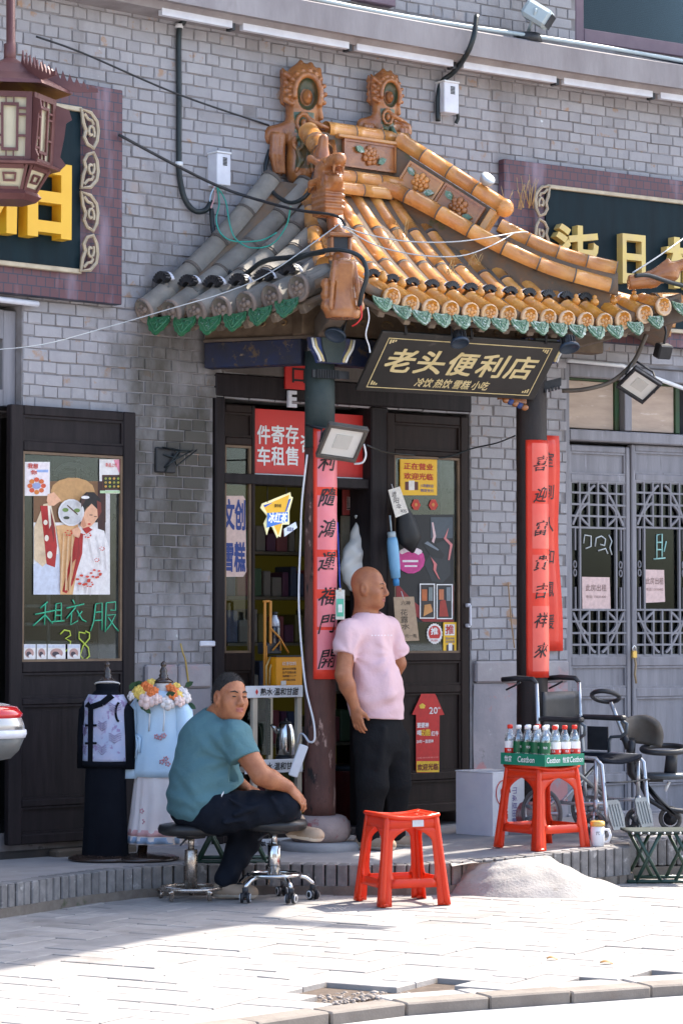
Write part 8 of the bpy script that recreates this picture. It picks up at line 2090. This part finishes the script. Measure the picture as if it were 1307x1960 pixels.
# ------------------------------------------------------------ wheelchair
M['steel'] = pm('grey_steel_tube',(.50,.52,.55),(.42,.44,.46),12,.3,metal=.7); M['gunmetal'] = pm('painted_dark_tube',(.10,.115,.13),(.07,.08,.09),12,.35,metal=.4); M['footplate'] = pm('grey_footplate',(.22,.24,.24),(.17,.18,.18),9,.55,.3)
M['tyre'] = pm('grey_tyre', (.10, .095, .09), (.16, .15, .14), 9, .7)
wo = Vector((1.33, 15.2, zp(1.33))); wf = math.atan2(-.65, .76)
wc = thing('wheelchair','folding wheelchair with grey footplates parked behind the mug and the red stool','wheelchair',wo,wf)
WP = lambda n, mb, m, par=None: part(n, mb, m, par or wc, world=False)
def wheel(c, r, th, mat_t, mat_r, spokes, nm='wheel', handrim=False):
    c = Vector(c); w = WP(nm,MB().tube([c+Vector((r*math.cos(a),0,r*math.sin(a))) for a in [k*math.pi/18 for k in range(36)]],th,8,closed=True),mat_t)
    rm = MB().tube([c+Vector(((r - th*1.2)*math.cos(a),0,(r - th*1.2)*math.sin(a))) for a in [k*math.pi/16 for k in range(32)]],th*.55,6,closed=True)
    for k in range(spokes): a = 2*math.pi*k/spokes; rm.tube([c,c+Vector(((r - th)*math.cos(a),0,(r - th)*math.sin(a)))],.0025 if r > .15 else .012,5)
    rm.lathe([(.02 if r > .15 else .02,-.02),(.02,.02)],10,c,(0,1,0)); WP('rim',rm,mat_r,w); return w
for s_ in (-1, 1):
    y = .215 * s_
    wheel((0, .25 * s_, .148), .134, .013, M['tyre'], M['steel'], 9)
    WP('frame',MB().tube([(-.06,y,.90),(-.05,y,.66),(-.03,y,.48),(-.02,y,.28),(.0,y,.165)],.012,8).tube([(-.04,y,.48),(.2,y,.48),(.36,y,.475),(.40,y,.44),(.43,y,.16),(.44,y,.12)],.012,8).tube([(.36,y,.47),(.36,y,.20)],.012,8).tube([(-.02,y,.22),(.2,y,.21),(.42,y,.22)],.011,8),M['steel'])
    WP('push_handle',MB().tube([(-.06,y,.90),(-.085,y,.925),(-.2,y,.93),(-.31,y,.92)],[.012,.016,.017,.016],8),M['black']); WP('brake_lever',MB().tube([(-.18,y,.905),(-.24,y+.01,.88),(-.29,y+.01,.86)],.006,6),M['black'])
    WP('armrest',MB().obox((-.03,y - .025,.68),(.30,0,0),(0,.05,0),(0,0,.03),bev=.010),M['black']); WP('arm_tube',MB().tube([(-.04,y,.69),(.24,y,.685),(.285,y,.66),(.28,y,.61),(.24,y,.585),(.17,y,.58),(.155,y,.56),(.155,y,.48)],.010,8),M['gunmetal'])
    WP('side_panel', MB().obox((.0, y - .003, .50), (.15, 0, 0), (0, .006, 0), (0, 0, .14)), M['black'])
    WP('fork',MB().tube([(.36,y,.24),(.36,y,.17)],.018,10).tube([(.36,y - .02,.17),(.355,y - .022,.09)],.008,6).tube([(.36,y+.02,.17),(.355,y+.022,.09)],.008,6).obox((.34,y - .025,.15),(.04,0,0),(0,.05,0),(0,0,.02)),M['steel'])
    wheel((.35, y, .085), .073, .012, M['tyre'], M['gunmetal'], 5, 'caster')
    WP('leg_rest',MB().tube([(.42,y,.17),(.45,y - .02*s_,.10),(.46,y - .06*s_,.095)],.010,8),M['steel'])
    fp = MB(); poly = [(-.06,-.02),(.06,-.02),(.075,.06),(.065,.14),(.05,.155),(-.05,.155),(-.065,.14),(-.075,.06)]
    fp.prism(poly,(.46,y - .07*s_,.085),Vector((0,1,0)),Vector((-.28,0,.96)),Vector((.96,0,.28))*.010); fpo = WP('footplate',fp,M['footplate'])
    for k in range(4): WP('ridge',MB().obox(Vector((.47,y - .07*s_ - .045+.028*k,.088)) ,Vector((0,.006,0)),Vector((-.28,0,.96))*.13,Vector((.96,0,.28))*.004),M['footplate'],fpo)
WP('seat',MB().grid(lambda u,v: (-.03+.42*u,-.21+.42*v,.485 - .03*math.sin(math.pi*v)),6,8,thick=.02),M['navy_cloth'])
WP('backrest',MB().grid(lambda u,v: (-.05 - .02*math.sin(math.pi*v),-.18+.36*v,.58+.27*u),5,8,thick=.015),M['black'])
WP('cross_brace',MB().tube([(.12,-.21,.22),(.12,.21,.46)],.010,8).tube([(.13,.21,.22),(.13,-.21,.46)],.010,8),M['steel'])
WP('calf_strap', MB().tube([(.44, -.21, .34), (.40, 0, .33), (.44, .21, .34)], .014, 6, flat=.4), M['black'])
# push trike at the right edge
p0 = at(1245,1590,15.42); tk = thing('push_trike','black child push tricycle with an oval handle on a silver pole, at the right edge','push trike',Vector((p0.x,15.42,zp(p0.x))))
T_ = lambda x, y, d=0: at(x, y, 15.42 + d)
M['taupe'] = pm('taupe_fabric', (.10, .085, .07), (.14, .12, .10), 6, .8, .4)
part('push_bar',MB().tube([T_(1158+26*math.cos(a),1333+10*math.sin(a)+.10*(26*math.cos(a)),.10*math.sin(a)) for a in [k*math.pi/12 for k in range(24)]],.014,8,closed=True),M['black'],tk)
part('pole', MB().tube([T_(1168, 1344), T_(1190, 1400), T_(1226, 1482)], .013, 8), M['steel'], tk)
for a,b2 in (((1193,1408),(1203,1432)),((1206,1440),(1216,1462)),((1218,1472),(1236,1500))): part('clamp',MB().tube([T_(*a),T_(*b2)],[.022,.026],10),M['black'],tk)
bk2 = MB().grid(lambda u,v: T_(1194+62*u - 4*v+6*math.sin(v*3.1),1420 - 54*v*(1 - .25*abs(u - .5)**2*4)+(8*u),.10*math.sin(math.pi*u) - .02*v),8,8,thick=.035); part('backrest',bk2,M['taupe'],tk)
part('back_pad',MB().tube([T_(1208,1416),T_(1206,1440,.02),T_(1208,1480,.03),T_(1222,1500)],[.05,.055,.055,.04],10,flat=.5),M['black'],tk)
part('guard_ring',MB().tube([T_(1270+42*math.cos(a),1432+7*math.sin(a)+2,-.16*math.sin(a)) for a in [k*math.pi/14 for k in range(28)]],.018,8,closed=True),M['black'],tk)
part('seat',MB().lathe([(.02,-.015),(.12,-.018),(.14,0),(.13,.018),(.05,.022),(.002,.022)],20,T_(1268,1485),(0,0,1),sy=.8),M['gunmetal'],tk); part('seat_post',MB().tube([T_(1285,1440,-.05),T_(1282,1480,-.03)],[.035,.04],10),M['black'],tk)
for pts in (((1222,1488),(1250,1520),(1290,1560)),((1232,1498),(1262,1536),(1300,1566)),((1226,1500),(1240,1530),(1270,1548),(1320,1555)),((1218,1490),(1240,1492),(1268,1492))): part('frame',MB().tube([T_(*q_) for q_ in pts],.016,8),M['black'],tk)
part('strut', MB().tube([T_(1280, 1496), T_(1272, 1514)], .010, 6), M['white'], tk)
wx = p0.x - 1.313
for (x, y, d, r) in ((1282, 1572, .12, .075), (1226, 1585, -.05, .06), (1350, 1570, -.1, .09)):
    c = T_(x,y,d); c.z = zp(c.x)+r; w = part('wheel',MB().tube([c+Vector((r*.9*math.cos(a),-.3*r*math.cos(a),r*math.sin(a)))*.84 for a in [k*math.pi/10 for k in range(20)]],r*.18,8,closed=True),M['tyre'],tk); part('hub',MB().lathe([(r*.55,-.012),(r*.55,.012)],14,c,(.3,.9,0)),M['black'],w); part('axle',MB().tube([c,T_(x - 6,y - 26,d*.5)],.010,6),M['black'],tk)
# folding camp stools
M['dgreen'] = pm('dark_green_tube',(.015,.045,.03),(.02,.055,.04),9,.4,coat=.2); M['canvas'] = pm('dark_green_canvas',(.03,.04,.035),(.045,.055,.05),20,.8,.4,120)
def camp(label, base, rz):
    t = thing('camp_stool', label, 'stool', base, rz, 'folding green camp stools'); w, d, h = .20, .13, .29
    for s_ in (-1, 1):
        for k in (-1,1): part('leg',MB().tube([(k*w*.8,s_*d,.012),(k*w*.8,-s_*d*0+s_*d*.1,.15),(k*w*.8+.0,-s_*d*.8,h - .01)],.010,8) if False else MB().tube([(s_*(w*.55) - w*.35*k,k*d,.010),(s_*(w*.55)+w*.35*k,k*d,h - .01)],.0105,8).tube([(s_*(w*.55)+w*.35*k,k*d,.010),(s_*(w*.55) - w*.35*k,k*d,h - .01)],.0105,8),M['dgreen'],t,world=False)
    for k in (-1, 1):
        part('foot_bar',MB().tube([(-w*1.15,k*d,.010),(w*1.15,k*d,.010)],.0105,8),M['dgreen'],t,world=False)
    part('seat',MB().grid(lambda u,v: (-w*1.1+2.2*w*u,-d*1.1+2.2*d*v,h - .022*math.sin(math.pi*u)*math.sin(math.pi*v)*1),10,6,thick=.012),M['canvas'],t,world=False)
    mb = MB();
    for k in range(10): mb.sphere((-w + 2 * w * k / 9, -d * 1.13, h - .012), .008, 6, 4)
    part('eyelet', mb, pm('steel_eyelet', (.6, .6, .58), None, rough=.3, metal=.7), t, world=False); return t
camp('green folding camp stool on the paving at the right edge, in front of the wheelchair',Vector((onz(1256,1676,0).x,14.50,.001)),math.radians(4))
camp('green folding camp stool on the step behind the seated man',Vector((onz(448,1640,ZP).x,13.98,ZP+.001)),math.radians(3))
bs = onz(1315,1668,0); bsn = thing('basin','enamel basin on the paving at the far right edge','basin',bs); part('bowl',MB().lathe([(.10,0),(.15,.09),(.165,.10),(.16,.094),(.14,.088),(.10,.01),(.002,.008)],26,bs),M['grey_dark'],bsn); part('rim',MB().tube([bs+Vector((.163*math.cos(a),.163*math.sin(a),.10)) for a in [k*math.pi/14 for k in range(28)]],.008,6,closed=True),M['white'],bsn)

# ------------------------------------------------------------ dressmaker's forms
M['dk_wood'] = pm('dark_turned_wood',(.05,.03,.022),(.03,.02,.016),9,.25,coat=.4); M['linen'] = pm('linen_form',(.60,.56,.52),None,rough=.9)
M['navy_cl'] = pm('black_navy_cloth', (.006, .007, .011), (.009, .011, .016), 5, .9, .4, 120, spec=.15)
M['brocade'] = pm('pale_blue_brocade',srgb(168,180,206)[:3],srgb(190,186,208)[:3],10,.6,.3,90,spots=[(srgb(150,130,168)[:3],22,.56,.06),(srgb(210,214,228)[:3],30,.62,.05)])
M['sky_cl'] = pm('pale_sky_satin',srgb(184,212,232)[:3],srgb(198,220,236)[:3],6,.5,.3,60); M['chiffon'] = pm('cream_pink_chiffon',srgb(226,214,212)[:3],srgb(232,224,222)[:3],8,.7,.2,60)
def form(c, top, o):
    part('base',MB().lathe([(.17,0),(.205,.004),(.205,.014),(.17,.026),(.05,.034),(.03,.04)],30,c),M['dk_wood'],o)
    part('stand',MB().tube([c+UP*.03,c.lerp(top,.3),top - UP*.3],[.028,.020,.018],10),M['dk_wood'],o)
    part('neck',MB().lathe([(.075,-.16),(.055,-.135),(.048,-.10),(.050,-.082)],20,top),M['linen'],o)
    part('finial',MB().lathe([(.052,-.084),(.054,-.074),(.036,-.062),(.022,-.05),(.026,-.042),(.018,-.032),(.022,-.018),(.016,-.004),(.010,.004),(.016,.012),(.014,.026),(.006,.034),(.001,.036)],16,top),M['dk_wood'],o)
def drape(c, prof, pl=0, amp=0, ph=0, n=48, fx=1.0, fy=.7, ang=0, thick=.004, nz=14):
    """garment shell: prof rows (height, radius, offset x)"""
    zs = [p[0] for p in prof]
    def f(u, v):
        k = v * (len(prof) - 1); i = min(int(k), len(prof) - 2); t = k - i; t = t * t * (3 - 2 * t)
        z = prof[i][0]*(1 - t)+prof[i+1][0]*t; r = prof[i][1]*(1 - t)+prof[i+1][1]*t; ox = (prof[i][2] if len(prof[i]) > 2 else 0)*(1 - t)+(prof[i+1][2] if len(prof[i+1]) > 2 else 0)*t
        a = 2 * math.pi * u; w = 1 + amp * v * math.sin(pl * a + ph + 1.5 * math.sin(3 * a))
        x, y = math.cos(a) * r * fx * w, math.sin(a) * r * fy * w; ca, sa = math.cos(ang), math.sin(ang)
        return c + Vector((x * ca - y * sa + ox, x * sa + y * ca, z))
    return MB().grid(f, n, nz, cu=True, thick=thick)
c1 = onz(203, 1646, ZP) ; c1.z = ZP + .001; mpx1 = c1.y / F; zf = lambda y, Y=c1.y: at(200, y, Y).z
t1 = Vector((at(206,1282,c1.y).x,c1.y,zf(1278))); m1_ = thing('mannequin','dress form in a black robe and pale blue brocade waistcoat, left of the pair','mannequin',c1); form(c1,t1,m1_)
cc = Vector((at(203, 1450, c1.y).x, c1.y, 0)); fa = math.radians(-28)
part('skirt',drape(cc,[(zf(1452),.112),(zf(1500),.118),(zf(1580),.124),(zf(1646),.136)],9,.03,.4,ang=fa),M['navy_cl'],m1_)
part('robe',drape(cc,[(zf(1316),.045),(zf(1328),.075),(zf(1338),.108),(zf(1352),.120),(zf(1400),.118),(zf(1468),.124)],0,0,ang=fa,fy=.72),M['navy_cl'],m1_)
for s_ in (-1, 1):
    a = cc+Vector((math.cos(fa)*.108*s_,math.sin(fa)*.108*s_+.03,zf(1345))); part('sleeve',MB().tube([a - Vector((math.cos(fa)*.03*s_,0,0)) ,a+Vector((.018*s_,-.01,-.05)),a+Vector((.026*s_,-.01,-.18)),a+Vector((.024*s_,-.005,-.36))],[.042,.044,.042,.046],12),M['navy_cl'],m1_)
vm_ = drape(cc,[(zf(1330),.10),(zf(1345),.124),(zf(1375),.124),(zf(1420),.128),(zf(1458),.131)],0,0,ang=fa,fy=.76,thick=.004)
keep = []
for f_ in vm_.f: keep.append(f_)
part('waistcoat', vm_, M['brocade'], m1_)
fd = Vector((math.sin(fa) * 1.0, -math.cos(fa), 0)); fr_ = Vector((math.cos(fa), math.sin(fa), 0))
fpt = lambda x,z,e=.004: cc+fr_*x+fd*((.128*.76)*math.sqrt(max(.05,1 - (x/.132)**2))+e)+UP*z
def ribbon(pts, w, e=.004, up_=False):
    mb = MB();
    for (x0, z0), (x1, z1) in zip(pts, pts[1:]):
        d = Vector((x1 - x0, z1 - z0)).normalized(); n_ = Vector((-d.y, d.x)) * w
        P = [fpt(x0 - n_.x,z0 - n_.y,e),fpt(x1 - n_.x,z1 - n_.y,e),fpt(x1+n_.x,z1+n_.y,e),fpt(x0+n_.x,z0+n_.y,e)]
        Q_ = [p+fd*.004 for p in P]; mb.add(P+Q_,[(4,5,6,7),(7,6,5,4)] if False else [(4,5,6,7),(0,1,5,4),(1,2,6,5),(2,3,7,6),(3,0,4,7)])
    return mb
xk = -.035
part('placket', ribbon([(xk, zf(1458)), (xk, zf(1362)), (xk + .002, zf(1352))], .018), M['navy_cl'], m1_)
part('collar_band',ribbon([(xk,zf(1355)),(-.06,zf(1345))],.014,.006).add(*[(lambda m: (m.v,m.f))(ribbon([(xk+.01,zf(1352)),(.04,zf(1345)),(.09,zf(1330))],.016,.006))][0]),M['navy_cl'],m1_)
for y in (1351,1388,1422): part('frog_button',ribbon([(xk - .04,zf(y)),(xk+.045,zf(y - 1))],.006,.009),M['navy_cl'],m1_)
part('hem_band',drape(cc,[(zf(1456),.132),(zf(1466),.133)],0,0,ang=fa,fy=.765,nz=2),M['navy_cl'],m1_)
for s_ in (-1, 1):                                      # armhole bindings
    part('armhole',MB().tube([cc+fr_*(s_*(.122 - .02*math.cos(a)))+fd*(.05*math.cos(a*.5)*1.2)+UP*(zf(1362)+.055*math.sin(a)) for a in [-1.2+k*.35 for k in range(8)]],.007,6),M['navy_cl'],m1_)
ck = MB()
for (x,z) in ((.04,1385),(.04,1430),(-.09,1430),(.10,1408),(-.09,1395),(.10,1350)):      # woven chevron plumes
    for k in range(4):
        for s_ in (-1,1): a,b2 = fpt(x,zf(z) - .012*k,.0055),fpt(x+s_*.024,zf(z) - .012*k+.018,.0055); ck.tube([a,a.lerp(b2,.6)+UP*.003,b2],.0022,4)
part('brocade_plume', ck, pm('mauve_thread', srgb(140, 124, 160)[:3], None, rough=.5), m1_, kind='stuff')
part('collar',drape(Vector((t1.x,c1.y,0)),[(zf(1308),.064),(zf(1322),.058),(zf(1336),.085)],0,0,ang=fa,fy=.85,nz=6),M['navy_cl'],m1_)
part('collar_lining',MB().tube([Vector((t1.x,c1.y,zf(1309)))+Vector((math.cos(a)*.066,math.sin(a)*.055,.012*math.cos(a+1.5))) for a in [2.4+k*.3 for k in range(18)]],.005,6),M['linen'],m1_)
# blue and cream one
c2 = onz(272,1646,ZP); c2.z = ZP+.001; zf2 = lambda y: at(300,y,c2.y).z; X2 = lambda x: at(x,1400,c2.y).x
t2 = Vector((X2(313),c2.y,zf2(1278))); m2_ = thing('mannequin','dress form in a pale blue jacket and cream skirt with a flower garland','mannequin',c2); form(c2,t2,m2_)
cc = Vector((X2(306), c2.y, 0)); fb = math.radians(-20)
part('skirt',drape(cc,[(zf2(1465),.13),(zf2(1500),.138),(zf2(1560),.150,-.005),(zf2(1614),.165,-.01)],13,.09,.2,n=78,ang=fb,fy=.8),M['chiffon'],m2_)
part('skirt_hem',drape(cc,[(zf2(1586),.161,-.008),(zf2(1598),.164,-.009)],13,.09,.2,n=78,ang=fb,fy=.815,nz=2,thick=.002),pc(226,176,176),m2_); part('skirt_hem',drape(cc,[(zf2(1600),.1645,-.0095),(zf2(1612),.1665,-.01)],13,.09,.2,n=78,ang=fb,fy=.815,nz=2,thick=.002),pc(150,176,206),m2_)
part('jacket',drape(cc,[(zf2(1322),.06),(zf2(1334),.11),(zf2(1346),.138),(zf2(1380),.135),(zf2(1440),.142),(zf2(1486),.152)],7,.025,.2,ang=fb,fy=.76),M['sky_cl'],m2_)
for s_, dx in ((-1, -.02), (1, .03)):
    a = cc+Vector((math.cos(fb)*.125*s_,math.sin(fb)*.125*s_,zf2(1342))); part('sleeve',MB().tube([a+Vector((-.03*s_,0,.0)),a+Vector((.012*s_,-.01,-.06)),a+Vector((.022*s_+dx*.3,-.02,-.22)),a+Vector((.02*s_+dx,-.025,-.37)),a+Vector((.02*s_+dx,-.025,-.42))],[.05,.055,.052,.062,.074],14),M['sky_cl'],m2_)
f3 = Vector((math.sin(fb),-math.cos(fb),0)); r3 = Vector((math.cos(fb),math.sin(fb),0)); fp3 = lambda x,z,e=.006: cc+r3*x+f3*(.142*.76*math.sqrt(max(.05,1 - (x/.15)**2))+e)+UP*z
for x in (-.01,.07): part('ribbon',MB().tube([fp3(x,zf2(1340)),fp3(x+.004,zf2(1370),.012),fp3(x - .002,zf2(1398),.008)],.005,6),M['white'],m2_)
part('sash',MB().tube([fp3(-.10,zf2(1405)),fp3(-.085,zf2(1425),.012),fp3(-.10,zf2(1450),.01)],.008,6).tube([fp3(-.10,zf2(1405)),fp3(-.07,zf2(1412),.012),fp3(-.075,zf2(1440),.01)],.008,6),M['sky_cl'],m2_)
em = MB()
for (x,y) in ((.03,1408),(.05,1410),(.07,1406),(.08,1450),(.06,1456),(.09,1460),(-.05,1550),(-.045,1570)):
    for k in range(5): a = k*1.256; em.sphere(fp3(x+.010*math.cos(a),zf2(y)+.010*math.sin(a),.006 if y < 1500 else .02),.006,5,3)
part('embroidery', em, pc(210, 150, 160), m2_, kind='stuff')
gl = thing('flower_garland','garland of white, orange and yellow cloth flowers round the shoulders of the blue form','garland',Vector((cc.x,c2.y - .08,zf2(1350))))
def rose(c, r, mat):
    mb = MB(); n = (c - Vector((cc.x,c2.y,zf2(1345)))); n.z = abs(n.z)+.05; n = (n.normalized()+Vector((0,-.6,.2))).normalized(); q = frame(n,UP)
    mb.sphere(c, r * .55, 8, 5)
    for ring, (cnt, rr, s_) in enumerate(((4, .45, .5), (6, .8, .55))):
        for k in range(cnt):
            a = k*2*math.pi/cnt+ring*.5; p = c+q @ Vector((-.15*ring*r,math.cos(a)*r*rr,math.sin(a)*r*rr)); mb.sphere(p,r*s_,7,4,sc=(.45,1,1),rot=q @ Matrix.Rotation(.5,3,'Y'))
    part('flower', mb, mat, gl)
FM = {'o': pc(226, 120, 56), 'y': pc(236, 200, 96), 'w': pc(232, 222, 216), 'p': pc(236, 206, 196)}
for (x,y,r,k,d) in ((262,1322,.030,'y',-.06),(270,1330,.026,'y',-.10),(275,1311,.024,'o',-.04),(288,1305,.024,'y',-.02),(284,1316,.022,'o',-.09),(296,1322,.020,'o',-.12),(288,1326,.018,'o',-.13),(281,1340,.040,'p',-.13),(252,1330,.026,'w',-.05),(300,1338,.026,'p',-.14),(328,1316,.024,'o',-.05),(336,1322,.022,'o',-.09),(332,1330,.022,'o',-.12),(342,1330,.024,'y',-.10),(352,1325,.030,'w',-.05),(358,1335,.026,'w',-.08),(322,1345,.034,'w',-.13),(345,1342,.026,'p',-.12),(340,1312,.02,'y',-.02)):
    rose(at(x, y, c2.y + d), r, FM[k])
for (x,y,d,a) in ((256,1312,-.02,.4),(248,1320,-.04,.9),(262,1340,-.1,-.3),(276,1352,-.12,-.8),(350,1350,-.08,-1.2),(360,1346,-.05,-.6),(268,1350,-.1,-.5),(354,1314,-.02,.5),(318,1330,-.12,.2),(245,1336,-.04,.2)):
    p = at(x,y,c2.y+d); part('leaf',MB().prism([(0,0),(.3,.3),(.7,.25),(1,0),(.7,-.25),(.3,-.3)],p,Vector((math.cos(a),-.3,math.sin(a)))*.055,Vector((-math.sin(a),-.2,math.cos(a)))*.05,Vector((0,-.003,0))),pc(52,84,54),gl)

# ------------------------------------------------------------ scooter tail at the left edge
sy = 12.75; S_ = lambda x, y, d=0: at(x, y, sy + d)
sc_t = thing('scooter','silver motor scooter, only its tail box with a red reflector showing at the left edge','scooter',Vector((S_(-160,1700).x,sy,0)))
M['silver'] = pm('silver_paint',(.50,.47,.43),(.46,.43,.40),5,.22,coat=.8,metal=.3); M['refl'] = pm('red_reflector',(.55,.012,.015),None,rough=.12,coat=.8); M['dsilver'] = pm('dark_grey_plastic',(.10,.10,.095),(.13,.13,.125),9,.4)
c = S_(-52, 1404);
def shell(zs_, fx_=.285, fy_=.2):
    return MB().lathe(zs_, 30, Vector((c.x, c.y, 0)), sx=1.0, sy=.72, xdir=(1, 0, 0))
zq = lambda y: S_(0, y).z
part('lid',shell([(.262,zq(1398)),(.256,zq(1385)),(.232,zq(1362)),(.18,zq(1348)),(.08,zq(1341)),(.002,zq(1340))]),M['silver'],sc_t)
part('reflector',shell([(.244,zq(1374) ),(.250,zq(1366)),(.222,zq(1353)),(.190,zq(1350))]),M['refl'],sc_t)
part('seam',shell([(.262,zq(1412)),(.270,zq(1404)),(.268,zq(1397)),(.255,zq(1396))]),M['white_strip'],sc_t)
part('case',shell([(.10,zq(1458)),(.19,zq(1452)),(.232,zq(1436)),(.258,zq(1412)),(.25,zq(1410))]),M['dsilver'],sc_t)
mb = MB(); text(mb,'deyiji',lambda x,y: Vector((c.x+.262*math.sin(1.18+x/.26)*1.0,c.y - .262*.72*math.cos(1.18+x/.26) - .002,zq(1393)+y)),.075,.024,.01,.3); part('lettering',mb,M['black_ink'],sc_t)
gx = c.x
part('rack',MB().tube([(gx+.10,sy,zq(1460)),(gx - .1,sy,zq(1470)),(gx - .4,sy,zq(1500))],.02,8),M['black'],sc_t)
part('seat',MB().lathe([(.05,.60),(.16,.62),(.18,.68),(.14,.72),(.002,.725)],20,(gx - .45,sy,0),sx=1.9),M['vinyl'],sc_t)
part('body',MB().tube([(gx - .1,sy,.60),(gx - .4,sy,.55),(gx - .7,sy,.35),(gx - 1.0,sy,.3),(gx - 1.2,sy,.55),(gx - 1.28,sy,.95)],[.10,.15,.12,.12,.11,.06],14),M['silver'],sc_t)
for x in (gx - .28, gx - 1.38):
    w = part('wheel',MB().tube([(x+.19*math.cos(a),sy,.215+.19*math.sin(a)) for a in [k*math.pi/14 for k in range(28)]],.04,10,closed=True),M['tyre'],sc_t); part('hub',MB().lathe([(.12,-.03),(.12,.03)],18,(x,sy,.215),(0,1,0)),M['dsilver'],w)
part('fork',MB().tube([(gx - 1.38,sy,.215),(gx - 1.28,sy,.9)],.03,8).tube([(gx - 1.27,sy - .3,1.0),(gx - 1.28,sy,.96),(gx - 1.27,sy+.3,1.0)],.015,8),M['black'],sc_t)
# broken brick pocket by the porch and the wires that hang from it
hb = thing('wall_box','broken dark wall box with loose black wires on the brick left of the doorway','wall box',wp(318,900,.02)); L = LF(wpx(318,880)[0]); x0,z0 = L.px(298,904,.02); x1,z1 = L.px(336,858,.02)
part('case', L.box(MB(), x0, x1, .006, .03, z0, z1, 0, .006), M['black'], hb)
for k in range(5): part('wire',MB().tube([L.p(x0+(x1 - x0)*R.random(),.03,z0+(z1 - z0)*R.random()),L.p(x0+(x1 - x0)*R.random(),.06,z0+(z1 - z0)*R.random()),L.p(x1+.02+.03*k,.04,z1 - .02+.004*k)],.005,5),M['dark_rubber'],hb)
# scraps lying on the paving
for i,(x,y,w_,lb_) in enumerate(((1056,1835,.03,'small brown dead leaf on the sunlit paving'),(1160,1843,.035,'dry leaf scrap on the sunlit paving, right of the brown one'))):
    p = onz(x,y,.004); single('leaf',MB().grid(lambda u,v: p+Vector(((u - .5)*w_*1.6,(v - .5)*w_*(1 - (2*u - 1)**2*.8),.006*math.sin(u*4)+.004*v)),6,3,thick=.001),pc(150,110,60),lb_,'leaf')
# dry weeds between the tiles
wd = MB()
for (px_,py_,n_,h_) in ((765,455,9,34),(860,525,12,26),(905,505,10,24),(1010,395,14,60),(985,400,8,50),(735,470,6,20)):
    for k in range(n_):
        b2 = at(px_+R.uniform(-12,12),py_+R.uniform(-4,4),14.9 if px_ < 950 else 15.4); e2 = b2+Vector((R.uniform(-.05,.05),R.uniform(-.03,.03),h_/340*R.uniform(.6,1.1))); wd.tube([b2,b2.lerp(e2,.6)+Vector((R.uniform(-.01,.01),0,.01)),e2],[.0025,.002,.001],4)
tag(link('dry_grass',wd.mesh('dry_grass',pm('straw',(.42,.30,.14),(.3,.2,.09),30,.9))),kind='stuff')
